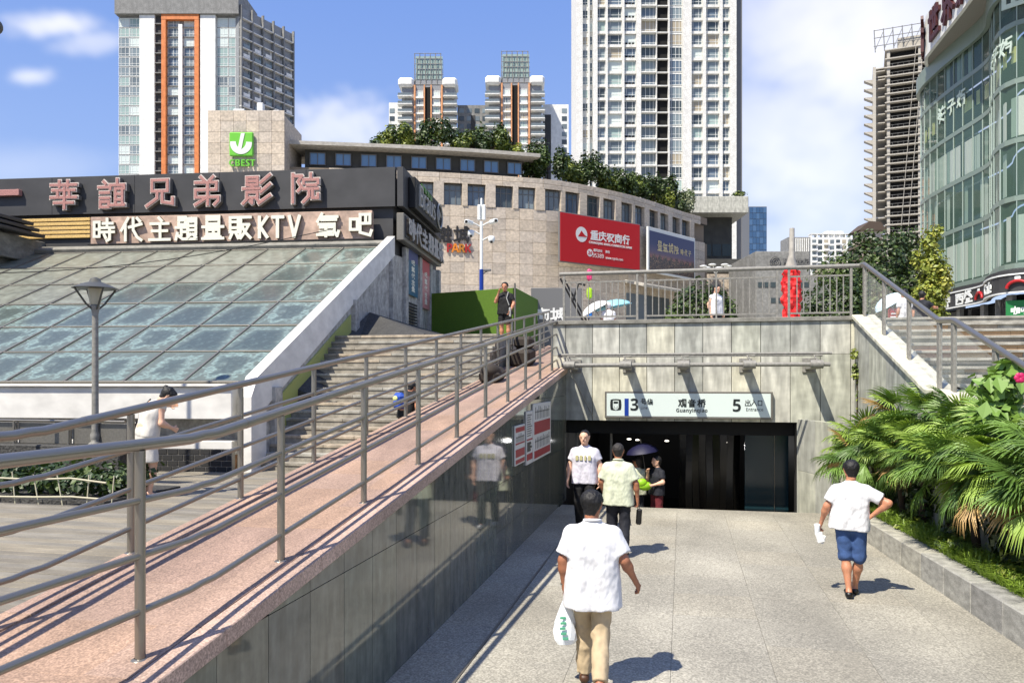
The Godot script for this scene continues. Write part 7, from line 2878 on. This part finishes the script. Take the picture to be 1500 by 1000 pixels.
# spec: shirt, trousers, hair, shoe materials; sleeve and leg lengths; shape factors
func person(called: String, at: Vector3, turn: float, size: float, P: Dictionary, S: Dictionary, label: String) -> Node3D:
	var o := base(called, at, turn)
	o.scale = Vector3.ONE * size
	tag(o, label, "person")
	var J := pose(P)
	var cell: float = S.get("cell", 0.0155)
	var g: float = S.get("girth", 1.0)
	var side: Vector3 = J.side
	var ss: Vector3 = J.sside
	var belly: float = S.get("belly", 0.0)
	var fwd := ss.cross(Vector3.UP) * -1.0
	var B := []
	B.append(bone(J.hip - Vector3(0, 0.03, 0), J.hip + Vector3(0, 0.07, 0), 0.10 * g, 0.10 * g, side, 0.075, 0.06))
	B.append(bone(J.hip + Vector3(0, 0.07, 0), J.chest, 0.095 * g, 0.10 * g, side, 0.06, 0.07))
	B.append(bone(J.chest, (J.lsh + J.rsh) * 0.5 - Vector3(0, 0.05, 0), 0.10 * g, 0.085, ss, 0.07, 0.095))
	for s in ["l", "r"]:
		B.append(bone(J.neck - Vector3(0, 0.05, 0), J[s + "sh"], 0.058, 0.052))
	B.append(bone(J.neck - Vector3(0, 0.03, 0), J.neck.lerp(J.head, 0.5), 0.058, 0.052))
	for s in ["l", "r"]:
		B.append(bone(J[s + "sh"], J[s + "el"], 0.050 * g, 0.039))
		B.append(bone(J[s + "el"], J[s + "el"].lerp(J[s + "wr"], 0.3), 0.039, 0.040))
		B.append(bone(J[s + "el"].lerp(J[s + "wr"], 0.3), J[s + "wr"], 0.040, 0.024))
		B.append(bone(J[s + "hp"], J[s + "kn"], 0.082 * g, 0.053))
		B.append(bone(J[s + "kn"], J[s + "kn"].lerp(J[s + "an"], 0.35), 0.051, 0.055))
		B.append(bone(J[s + "kn"].lerp(J[s + "an"], 0.35), J[s + "an"], 0.055, 0.033))
		var toe: Vector3 = J[s + "an"] + J[s + "toe"]
		B.append(bone(J[s + "an"] + Vector3(0, -0.035, 0) - (J[s + "toe"] as Vector3) * 0.2, toe, 0.032, 0.022))
	var mb := MB.new()
	skin(mb, B, 0.04, cell)
	head(mb, J, S.get("fine", 0.008))
	hand(mb, J.lwr, J.lel, -1.0, S.get("lcurl", 0.5), S.get("handcell", 0.006), S.get("lpalm", Vector3.ZERO))
	hand(mb, J.rwr, J.rel, 1.0, S.get("rcurl", 0.5), S.get("handcell", 0.006), S.get("rpalm", Vector3.ZERO))
	var body := add("body", mb, S.get("skin", "skin"), o)
	# shirt
	var hem: Vector3 = S.get("hem", J.hip + Vector3(0, -0.12, 0))
	var lo: float = S.get("loose", 0.02)
	B = []
	B.append(bone(J.chest, hem, 0.105 * g + lo, 0.108 * g + lo * 1.3, side, 0.075, 0.08 + lo * 0.4, true))
	B.append(bone(J.chest, (J.lsh + J.rsh) * 0.5 - Vector3(0, 0.05, 0), 0.108 * g + lo * 0.8, 0.088 + lo * 0.6, ss, 0.075, 0.10))
	for s in ["l", "r"]:
		B.append(bone(J.neck - Vector3(0, 0.05, 0), J[s + "sh"], 0.064 + lo * 0.2, 0.056 + lo * 0.45))
	B.append(bone((J.lsh + J.rsh) * 0.5, J.neck + Vector3(0, -0.005, 0), 0.075, 0.064, Vector3.ZERO, 0.0, 0.0, true))
	if belly > 0.0:
		B.append(bone(J.hip + Vector3(0, 0.1, 0) + fwd * belly, J.chest + fwd * belly * 0.6, 0.11, 0.09, side, 0.05, 0.05))
	var sl: float = S.get("sleeve", 0.62)
	for s in ["l", "r"]:
		if sl > 0.0:
			var e: Vector3 = J[s + "sh"].lerp(J[s + "el"], sl)
			B.append(bone(J[s + "sh"], e, 0.060 + lo * 0.6, 0.056 + lo * 0.85, Vector3.ZERO, 0.0, 0.0, true))
	if S.get("skirt", 0.0) > 0.0:
		var q: Vector3 = J.hip - Vector3(0, S.skirt, 0) + S.get("skirtshift", Vector3.ZERO)
		B.append(bone(J.hip + Vector3(0, 0.02, 0), q, 0.115, 0.125, side, 0.075, 0.095, true))
	mb = MB.new()
	skin(mb, B, 0.035, cell * 0.85, S.get("folds", 0.005), Vector3(7, 4, 7), int(at.x * 31))
	add(S.get("topname", "shirt"), mb, S.shirt, o)
	if S.get("collar", false):
		mb = MB.new()
		var pts := []
		for i in 15:
			var a := TAU * i / 14.0
			pts.append(J.neck + Vector3(0, 0.012, 0) + ss * cos(a) * 0.068 + ss.cross(Vector3.UP) * sin(a) * 0.066 + Vector3(0, 0.012 * sin(a), 0))
		mb.tube(pts, 0.014, 8, false, 1.0)
		add("collar", mb, S.shirt, o)
	# trousers
	if S.has("trousers"):
		var tl: float = S.get("leg", 1.0)
		B = []
		B.append(bone(J.hip + Vector3(0, 0.075, 0), J.hip - Vector3(0, 0.03, 0), 0.106 * g, 0.11 * g, side, 0.062, 0.078, false, true))
		for s in ["l", "r"]:
			var w: float = S.get("legwidth", 0.02)
			if tl <= 0.5:
				var e: Vector3 = J[s + "hp"].lerp(J[s + "kn"], tl * 2.0)
				B.append(bone(J[s + "hp"], e, 0.090 * g + w * 0.3, 0.064 + w, Vector3.ZERO, 0.0, 0.0, true))
			else:
				B.append(bone(J[s + "hp"], J[s + "kn"], 0.090 * g + w * 0.3, 0.058 + w * 0.8))
				B.append(bone(J[s + "kn"], J[s + "kn"].lerp(J[s + "an"], (tl - 0.5) * 2.0), 0.058 + w * 0.8, 0.046 + w, Vector3.ZERO, 0.0, 0.0, true))
		mb = MB.new()
		skin(mb, B, 0.03, cell * 0.85, S.get("folds", 0.006), Vector3(9, 9, 9), int(at.x * 17) + 3)
		add(S.get("legname", "trousers"), mb, S.trousers, o)
	# hair
	if S.has("hair"):
		var c: Vector3 = J.head
		var f: Vector3 = (J.look as Vector3).normalized()
		var s := f.cross(Vector3.UP).normalized()
		var u := s.cross(f).normalized()
		var th: float = S.get("hairthick", 0.014)
		B = [cutb(bone(c + u * 0.04 - f * 0.032, c + u * 0.036 + f * 0.02, 0.079 + th, 0.074 + th), c + u * 0.062 + f * 0.052, f * 1.0 - u * 0.62), cutb(bone(c + u * 0.02 - f * 0.038, c - u * 0.045 - f * 0.036, 0.072 + th, 0.05 + th), c + u * 0.062 + f * 0.02, f * 1.0 - u * 0.5)]
		if S.get("longhair", 0.0) > 0.0:
			B.append(bone(c + u * 0.03 - f * 0.06, c - u * S.longhair - f * 0.075, 0.06, 0.035, s, 0.03, 0.03))
		if S.get("bun", false):
			B.append(bone(c + u * 0.06 - f * 0.11, c + u * 0.07 - f * 0.115, 0.034, 0.034))
		mb = MB.new()
		skin(mb, B, 0.02, maxf(0.0075, cell * 0.55), 0.009, Vector3(55, 22, 55), 5)
		add("hair", mb, S.hair, o)
	# eyes, brows, lips
	var c2: Vector3 = J.head
	var f2: Vector3 = (J.look as Vector3).normalized()
	var s2 := f2.cross(Vector3.UP).normalized()
	var u2 := s2.cross(f2).normalized()
	if S.get("face", true):
		for k in [-1.0, 1.0]:
			mb = MB.new()
			mb.ball(c2 + s2 * k * 0.031 + u2 * 0.004 + f2 * 0.0815, Vector3(0.0125, 0.0055, 0.0125), 6)
			add("eye", mb, "eyedark", o)
			mb = MB.new()
			mb.tube([c2 + s2 * k * 0.014 + u2 * 0.022 + f2 * 0.0935, c2 + s2 * k * 0.048 + u2 * 0.024 + f2 * 0.082], 0.004, 5)
			add("eyebrow", mb, "eyedark", o)
		mb = MB.new()
		mb.tube([c2 - s2 * 0.022 - u2 * 0.055 + f2 * 0.086, c2 - u2 * 0.054 + f2 * 0.0935, c2 + s2 * 0.022 - u2 * 0.055 + f2 * 0.086], 0.0055, 6)
		add("mouth", mb, "lips", o)
	# shoes
	if S.has("shoes"):
		for q in ["l", "r"]:
			var an: Vector3 = J[q + "an"]
			var toe: Vector3 = J[q + "toe"]
			var dr := Vector3(toe.x, 0, toe.z).normalized()
			var lt := dr.cross(Vector3.UP).normalized()
			B = [bone(an + Vector3(0, -0.045, 0) - dr * 0.045, an + Vector3(0, toe.y, 0) + dr * 0.15 * (toe.length() / 0.166), 0.038, 0.03, lt, 0.006, 0.018)]
			mb = MB.new()
			skin(mb, B, 0.02, 0.009)
			add("shoe", mb, S.shoes, o)
	return o


func people_materials() -> void:
	# cloth relief follows the colour map's scale, so that map is stretched along the body
	var m := mat("skin", Color(0.72, 0.50, 0.38), 0.5)
	m.subsurf_scatter_enabled = true
	m.subsurf_scatter_strength = 0.15
	mat("skinpale", Color(0.86, 0.68, 0.57), 0.5)
	mat("skintan", Color(0.62, 0.41, 0.30), 0.5)
	mat("eyedark", Color(0.06, 0.045, 0.04), 0.35)
	mat("lips", Color(0.52, 0.27, 0.24), 0.5)
	surf("hairblack", Color(0.07, 0.062, 0.058), 0.6, "grain", Vector3(0.12, 0.6, 0.12), "", Vector3.ONE, "grain", 0.4, false)
	surf("hairgrey", Color(0.19, 0.175, 0.165), 0.7, "grain", Vector3(0.1, 0.4, 0.1), "", Vector3.ONE, "grain", 0.3, false)
	surf("clothwhite", Color(0.90, 0.90, 0.905), 0.85, "soft", Vector3(0.6, 1.0, 0.6), "", Vector3.ONE, "fold", 1.3, false)
	surf("clothlilac", Color(0.86, 0.85, 0.89), 0.85, "soft", Vector3(0.6, 1.0, 0.6), "", Vector3.ONE, "fold", 1.3, false)
	surf("clothlime", Color(0.83, 0.85, 0.745), 0.85, "soft", Vector3(0.6, 1.0, 0.6), "", Vector3.ONE, "fold", 1.3, false)
	surf("clothbeige", Color(0.76, 0.68, 0.55), 0.85, "soft", Vector3(0.6, 1.0, 0.6), "", Vector3.ONE, "fold", 1.3, false)
	surf("clothnavy", Color(0.10, 0.11, 0.15), 0.8, "soft", Vector3(0.6, 1.0, 0.6), "", Vector3.ONE, "fold", 1.3, false)
	surf("clothblack", Color(0.055, 0.055, 0.062), 0.8, "soft", Vector3(0.6, 1.0, 0.6), "", Vector3.ONE, "fold", 1.3, false)
	surf("denim", Color(0.30, 0.44, 0.68), 0.85, "speck", Vector3.ONE * 0.3, "cloudy", Vector3.ONE * 0.5, "speck", 0.05, false)
	surf("lace", Color(0.88, 0.86, 0.82), 0.9, "grain", Vector3.ONE * 0.35, "", Vector3.ONE, "speck", 0.25, false)
	surf("redprint", Color(0.50, 0.16, 0.20), 0.8, "speck", Vector3.ONE * 1.6, "", Vector3.ONE, "", 0.0, false)
	mat("shoeblack", Color(0.04, 0.038, 0.036), 0.4)
	mat("shoebrown", Color(0.28, 0.17, 0.10), 0.5)
	mat("shoewhite", Color(0.85, 0.85, 0.84), 0.6)
	mat("plastic", Color(0.93, 0.95, 0.96), 0.3)
	mat("bluebag", Color(0.07, 0.26, 0.62), 0.5)
	mat("limebag", Color(0.55, 0.75, 0.12), 0.5)
	mat("bagprint", Color(0.35, 0.66, 0.52), 0.4)
	mat("teeprint", Color(0.72, 0.70, 0.52), 0.7)


func people() -> void:
	people_materials()
	var mb: MB
	# 1 man in a white polo walking in, nearest
	var o := person("person", V(-0.757, 0.0, 6.74), 0.12, 1.0, {
		"lel": Vector3(-0.25, 1.11, 0.04), "lwr": Vector3(-0.24, 0.87, 0.0), "rel": Vector3(0.27, 1.12, 0.05), "rwr": Vector3(0.37, 0.92, -0.06), "rsh": Vector3(0.17, 1.32, 0.0), "lsh": Vector3(-0.17, 1.33, 0.03),
		"lkn": Vector3(-0.07, 0.50, -0.14), "lan": Vector3(-0.07, 0.09, -0.16), "rkn": Vector3(0.07, 0.48, 0.03), "ran": Vector3(0.06, 0.17, 0.30), "rtoe": Vector3(0.02, -0.10, -0.13), "look": Vector3(0.35, -0.15, -1)},
		{"shirt": "clothwhite", "trousers": "clothbeige", "hair": "hairblack", "shoes": "shoebrown", "skin": "skintan", "cell": 0.0125, "loose": 0.036, "collar": true, "sleeve": 0.8, "girth": 1.08, "folds": 0.009, "legwidth": 0.022, "fine": 0.006, "handcell": 0.0045, "hem": Vector3(0, 0.71, 0), "lcurl": 1.1, "rcurl": 0.75},
		"man seen from behind in a white polo shirt and beige trousers, nearest the viewer")
	mb = MB.new()
	mb.tube([Vector3(-0.243, 0.905, -0.005), Vector3(-0.2415, 0.888, 0.0)], 0.033, 12)
	add("watch", mb, "dullsteel", o)
	var bag := base("plastic_bag", V(-0.995, 0.0, 6.78), 0.3)
	tag(bag, "white plastic carrier bag with green print hanging from the nearest man's hand", "bag")
	mb = MB.new()
	var rows := []
	for i in 9:
		var y: float = [0.79, 0.74, 0.68, 0.61, 0.54, 0.47, 0.40, 0.36, 0.345][i]
		var w: float = [0.012, 0.025, 0.05, 0.075, 0.09, 0.095, 0.09, 0.07, 0.02][i]
		var row := []
		for j in 16:
			var a := TAU * j / 16
			var q := 1.0 + 0.14 * sin(a * 3 + i) + 0.08 * sin(a * 5 + i * 2.0)
			row.append(Vector3(cos(a) * w * q, y, sin(a) * w * 0.6 * q))
		rows.append(row)
	for i in 8:
		for j in 16:
			mb.quad(rows[i + 1][j], rows[i][j], rows[i][(j + 1) % 16], rows[i + 1][(j + 1) % 16])
	add("bag_body", mb, "plastic", bag)
	mb = MB.new()
	mb.tube([Vector3(0.0, 0.77, 0.0), Vector3(-0.02, 0.82, 0.0), Vector3(0.02, 0.825, 0), Vector3(0.005, 0.77, 0)], 0.006, 6)
	add("handle", mb, "plastic", bag)
	mb = MB.new()
	rng.seed = 14
	for i in 5:
		var y := 0.42 + i * 0.045
		mb.cbox(Vector3(rng.randf_range(-0.05, -0.01), y, 0.064 - absf(y - 0.5) * 0.05), Vector3(0.05, 0.022, 0.006), 0.002)
	add("print", mb, "bagprint", bag)
	# 2 man in white tee and denim shorts, hand on hip
	o = person("person", V(2.02, 0.0, 10.3), -0.10, 0.98, {
		"hip": Vector3(0.02, 0.93, 0), "lel": Vector3(-0.28, 1.12, 0.03), "lwr": Vector3(-0.34, 0.90, -0.06), "rel": Vector3(0.42, 1.20, 0.10), "rwr": Vector3(0.23, 1.02, 0.04),
		"lkn": Vector3(-0.06, 0.50, 0.0), "lan": Vector3(-0.03, 0.10, 0.10), "rkn": Vector3(0.10, 0.49, -0.02), "ran": Vector3(0.06, 0.09, -0.14), "look": Vector3(-0.3, -0.1, -1)},
		{"shirt": "clothwhite", "trousers": "denim", "legname": "shorts", "leg": 0.54, "hair": "hairblack", "shoes": "shoeblack", "loose": 0.03, "sleeve": 0.7, "folds": 0.010, "legwidth": 0.03, "girth": 1.06, "lcurl": 0.9, "rcurl": 1.0, "rpalm": Vector3(-1, 0, 0), "hem": Vector3(-0.02, 0.84, 0)},
		"man in a white tee and denim shorts walking away with one hand on his hip")
	mb = MB.new()
	mb.tube([Vector3(-0.10, 1.015, 0.128), Vector3(0.0, 1.02, 0.14), Vector3(0.13, 1.02, 0.12)], 0.012, 6)
	var cup := base("drink_cup", V(1.64, 0.80, 10.35), 0.0)
	tag(cup, "white cup and tissue held in the left hand of the man in shorts", "cup")
	mb = MB.new()
	mb.lathe([Vector2(0, -0.07), Vector2(0.028, -0.07), Vector2(0.036, 0.05), Vector2(0.039, 0.055), Vector2(0.03, 0.065), Vector2(0, 0.07)], 14)
	add("cup_body", mb, "plastic", cup)
	mb = MB.new()
	mb.cbox(Vector3(0.03, -0.1, 0.02), Vector3(0.09, 0.13, 0.02), 0.008, Basis(Vector3.BACK, 0.3))
	mb.cbox(Vector3(0.05, -0.12, 0.0), Vector3(0.08, 0.11, 0.02), 0.008, Basis(Vector3(0.3, 0.2, 1).normalized(), -0.4))
	add("tissue", mb, "white", cup)
	# 3 man in pale green shirt walking away
	o = person("person", V(-0.95, 0.0, 11.95), -0.02, 1.0, {
		"lel": Vector3(-0.25, 1.11, 0.02), "lwr": Vector3(-0.22, 0.89, -0.10), "rel": Vector3(0.27, 1.10, 0.04), "rwr": Vector3(0.29, 0.85, 0.0),
		"lkn": Vector3(-0.10, 0.50, -0.08), "lan": Vector3(-0.10, 0.10, -0.06), "rkn": Vector3(0.10, 0.50, 0.0), "ran": Vector3(0.10, 0.11, 0.16), "rtoe": Vector3(0.02, -0.07, -0.15)},
		{"shirt": "clothlime", "trousers": "clothnavy", "hair": "hairgrey", "hairthick": 0.006, "shoes": "shoebrown", "skin": "skintan", "loose": 0.032, "sleeve": 0.8, "collar": true, "folds": 0.009, "girth": 1.04, "legwidth": 0.03, "rcurl": 1.2, "leg": 0.95, "hem": Vector3(0, 0.77, 0)},
		"older man seen from behind in a pale green shirt and navy trousers")
	var pouch := base("black_pouch", V(-0.66, 0.0, 11.95), 0.0)
	tag(pouch, "black pouch hanging from the right hand of the man in pale green", "pouch")
	mb = MB.new()
	mb.cbox(Vector3(0.02, 0.60, 0.0), Vector3(0.085, 0.24, 0.06), 0.02, Basis(Vector3.BACK, -0.06))
	add("pouch_body", mb, "shoeblack", pouch)
	mb = MB.new()
	mb.tube([Vector3(0.0, 0.71, 0), Vector3(0.005, 0.76, 0), Vector3(0.02, 0.77, 0), Vector3(0.03, 0.71, 0)], 0.006, 5)
	add("strap", mb, "shoeblack", pouch)
	# 4 man in printed tee walking towards the eye
	o = person("person", V(-1.68, 0.0, 13.75), PI - 0.05, 1.045, {
		"lel": Vector3(-0.26, 1.11, 0.03), "lwr": Vector3(-0.26, 0.87, -0.04), "rel": Vector3(0.26, 1.11, 0.04), "rwr": Vector3(0.28, 0.87, -0.03),
		"lkn": Vector3(-0.10, 0.51, -0.10), "lan": Vector3(-0.10, 0.09, -0.12), "rkn": Vector3(0.10, 0.50, -0.02), "ran": Vector3(0.10, 0.11, 0.12), "look": Vector3(0.05, 0.0, -1)},
		{"shirt": "clothlilac", "trousers": "clothblack", "hair": "hairblack", "hairthick": 0.006, "shoes": "shoewhite", "skin": "skinpale", "loose": 0.024, "sleeve": 0.62, "folds": 0.008, "legwidth": 0.026, "fine": 0.006},
		"man facing the viewer in a printed white tee and dark trousers by the polished wall")
	mb = MB.new()
	for i in 4:
		mb.cbox(Vector3(-0.105 + i * 0.07, 1.245, -0.147 + absf(i - 1.5) * 0.003), Vector3(0.05 if i != 1 else 0.035, 0.085, 0.014), 0.004)
	add("tee_print", mb, "teeprint", o)
	# 5, 6 two women on the steps inside the doorway
	o = person("person", V(-0.98, -0.62, 17.55), 0.5, 0.93, {
		"rel": Vector3(0.25, 1.15, -0.08), "rwr": Vector3(0.14, 1.18, -0.28), "lel": Vector3(-0.24, 1.12, -0.04), "lwr": Vector3(-0.10, 1.0, -0.2), "look": Vector3(-0.5, -0.1, -1)},
		{"shirt": "clothlime", "trousers": "clothnavy", "hair": "hairgrey", "longhair": 0.1, "shoes": "shoeblack", "cell": 0.017, "loose": 0.03, "fine": 0.009, "handcell": 0.007},
		"person with a patterned headscarf holding a lime bag in the dark doorway")
	var lb := base("lime_bag", V(-0.80, 0.36, 17.25), 0.3)
	tag(lb, "bright lime green bag held in the dark station doorway", "bag")
	mb = MB.new()
	mb.ball(Vector3.ZERO, Vector3(0.16, 0.1, 0.09), 8)
	mb.ball(Vector3(-0.06, 0.07, 0.02), Vector3(0.11, 0.1, 0.08), 7)
	add("bag_body", mb, "limebag", lb)
	o = person("person", V(-0.55, -0.62, 17.45), 2.2, 0.95, {
		"rel": Vector3(0.22, 1.14, -0.10), "rwr": Vector3(0.06, 1.34, -0.20), "lel": Vector3(-0.25, 1.12, 0.0), "lwr": Vector3(-0.12, 1.05, -0.22), "look": Vector3(0.1, 0, -1)},
		{"shirt": "clothnavy", "trousers": "redprint", "hair": "hairblack", "longhair": 0.06, "shoes": "shoeblack", "skin": "skinpale", "cell": 0.016, "loose": 0.024, "legwidth": 0.03, "fine": 0.008, "handcell": 0.007},
		"woman in a dark top and red patterned trousers in the station doorway")
	var um := base("dark_umbrella", V(-0.86, 1.06, 17.5), 0.2)
	um.rotation.z = 0.15
	tag(um, "dark blue umbrella held over the two figures in the doorway", "umbrella")
	mat("umbrellablue", Color(0.05, 0.05, 0.20), 0.6)
	mb = MB.new()
	mb.lathe([Vector2(0.36, 0.0), Vector2(0.31, 0.08), Vector2(0.2, 0.15), Vector2(0.1, 0.19), Vector2(0.0, 0.2)], 8)
	add("canopy", mb, "umbrellablue", um)
	mb = MB.new()
	mb.tube([Vector3(0, -0.55, 0), Vector3(0, 0.3, 0)], 0.008, 6)
	add("shaft", mb, "dullsteel", um)
	# 7 woman in white lace dress leaning on the planter side
	o = person("person", V(-7.35, 1.0, 9.75), -0.5, 0.97, {
		"hip": Vector3(0.0, 0.94, 0.06), "chest": Vector3(0.03, 1.2, 0.0), "neck": Vector3(0.07, 1.39, -0.10), "head": Vector3(0.13, 1.47, -0.2), "look": Vector3(0.35, -0.75, -0.65),
		"lsh": Vector3(-0.12, 1.35, -0.06), "rsh": Vector3(0.21, 1.33, -0.06), "lel": Vector3(-0.33, 1.30, -0.12), "lwr": Vector3(-0.12, 1.33, -0.33), "rel": Vector3(0.24, 1.08, -0.05), "rwr": Vector3(0.16, 1.0, -0.25),
		"lkn": Vector3(-0.07, 0.5, -0.03), "lan": Vector3(-0.07, 0.08, 0.05), "rkn": Vector3(0.09, 0.5, 0.0), "ran": Vector3(0.1, 0.08, 0.06)},
		{"shirt": "lace", "topname": "dress", "skirt": 0.42, "hem": Vector3(0, 0.9, 0.05), "hair": "hairblack", "hairthick": 0.014, "bun": true, "shoes": "shoeblack", "skin": "skinpale", "sleeve": 0.0, "loose": 0.018, "folds": 0.012},
		"woman in a white lace dress bending forward beside the planter")
	mb = MB.new()
	mb.tube([Vector3(-0.1, 1.43, -0.05), Vector3(-0.17, 1.25, 0.08), Vector3(-0.16, 1.1, 0.1)], 0.012, 6)
	mb.cbox(Vector3(-0.17, 0.98, 0.08), Vector3(0.06, 0.26, 0.2), 0.03)
	add("shoulder_bag", mb, "shoeblack", o)
	# 8 man in black at the head of the stairs
	o = person("person", V(-4.92, 3.69, 21.7), PI - 0.1, 1.02, {
		"rel": Vector3(0.24, 1.16, -0.10), "rwr": Vector3(0.12, 1.42, -0.17), "lel": Vector3(-0.26, 1.11, 0.0), "lwr": Vector3(-0.20, 0.90, -0.12), "look": Vector3(-0.1, -0.1, -1)},
		{"shirt": "clothblack", "trousers": "clothblack", "legname": "shorts", "leg": 0.44, "hair": "hairblack", "bun": false, "hairthick": 0.016, "shoes": "shoewhite", "cell": 0.016, "loose": 0.022, "legwidth": 0.035, "fine": 0.008, "handcell": 0.006},
		"man in black tee and shorts touching his face at the top of the stairs")
	mb = MB.new()
	mb.tube([Vector3(-0.13, 1.43, -0.09), Vector3(-0.1, 1.25, -0.155), Vector3(-0.17, 1.05, -0.15)], 0.014, 6)
	mb.cbox(Vector3(-0.20, 0.86, -0.16), Vector3(0.06, 0.26, 0.05), 0.015)
	add("sling", mb, "palegrey", o)
	# 9 stooping figure with a blue bag on the stairs
	o = person("person", V(-4.95, 1.3, 13.6), -0.3, 0.82, {
		"chest": Vector3(0.0, 1.18, -0.06), "neck": Vector3(0.02, 1.38, -0.13), "head": Vector3(0.05, 1.48, -0.2), "lsh": Vector3(-0.17, 1.33, -0.1), "rsh": Vector3(0.18, 1.33, -0.1), "look": Vector3(0.4, -0.5, -1),
		"lel": Vector3(-0.24, 1.08, -0.08), "lwr": Vector3(-0.2, 0.9, -0.22), "rel": Vector3(0.27, 1.06, -0.06), "rwr": Vector3(0.3, 0.84, -0.12), "lan": Vector3(-0.1, 0.09, 0.1), "rkn": Vector3(0.1, 0.56, -0.15), "ran": Vector3(0.1, 0.26, -0.12)},
		{"shirt": "clothblack", "trousers": "clothnavy", "hair": "hairblack", "shoes": "shoeblack", "cell": 0.017, "fine": 0.009, "handcell": 0.007},
		"child in black climbing the stone stairs with a blue backpack")
	mb = MB.new()
	mb.cbox(Vector3(-0.05, 1.2, 0.13), Vector3(0.30, 0.36, 0.18), 0.07, Basis(Vector3.RIGHT, 0.25))
	mb.cbox(Vector3(-0.05, 1.12, 0.23), Vector3(0.22, 0.18, 0.1), 0.04)
	add("backpack", mb, "bluebag", o)
	mb = MB.new()
	mb.ball(Vector3(-0.1, 1.25, 0.235), Vector3(0.07, 0.06, 0.03), 6)
	add("backpack_print", mb, "posteryellow", o)
	# 10 woman behind the railing
	o = person("person", cp(5.6, 3.7, 21.5), YAW + PI + 0.5, 0.92, {"look": Vector3(-0.2, -0.3, -1), "lel": Vector3(-0.24, 1.12, 0.05), "rel": Vector3(0.25, 1.12, 0.06)},
		{"shirt": "clothwhite", "trousers": "clothnavy", "hair": "hairblack", "longhair": 0.12, "sleeve": 0.2, "skin": "skinpale", "cell": 0.018, "fine": 0.009, "handcell": 0.008, "shoes": "shoeblack"},
		"woman in a white sleeveless top walking behind the railing before the round bush")
	# 11 figures under the umbrellas and beyond the balustrade
	o = person("person", cp(2.75, 3.42, 22.4), YAW, 0.86, {"head": Vector3(0, 1.56, -0.05)},
		{"shirt": "clothwhite", "trousers": "clothnavy", "hair": "clothwhite", "hairthick": 0.02, "cell": 0.02, "fine": 0.01, "handcell": 0.009, "shoes": "shoeblack"},
		"person in a white hat low behind the railing under the umbrellas")
	o = person("person", cp(10.1, 3.5, 20.2), YAW + 0.2, 0.88, {}, {"shirt": "clothwhite", "trousers": "clothnavy", "hair": "hairblack", "cell": 0.02, "fine": 0.01, "handcell": 0.009, "shoes": "shoeblack"},
		"person in white under the tilted pale umbrella beyond the glass balustrade")
	o = person("person", cp(10.25, 3.45, 19.6), YAW - 0.8, 0.84, {"rel": Vector3(0.3, 1.2, -0.1), "rwr": Vector3(0.3, 1.2, -0.34)}, {"shirt": "clothnavy", "trousers": "clothnavy", "hair": "hairblack", "cell": 0.02, "fine": 0.01, "handcell": 0.009, "shoes": "shoeblack"},
		"dark haired person reaching out beside the sloping handrail on the square")


func _ready() -> void:
	sky_and_sun()
	textures()
	ground()
	ramp()
	entrance()
	cinema()
	city_materials()
	orange_tower()
	white_tower()
	twin_blocks()
	concrete_frame()
	distant_buildings()
	mall()
	camera_pole()
	greenery()
	planter_shrubs()
	globe_lamp()
	right_materials()
	right_side()
	glass_building()
	square_things()
	people()
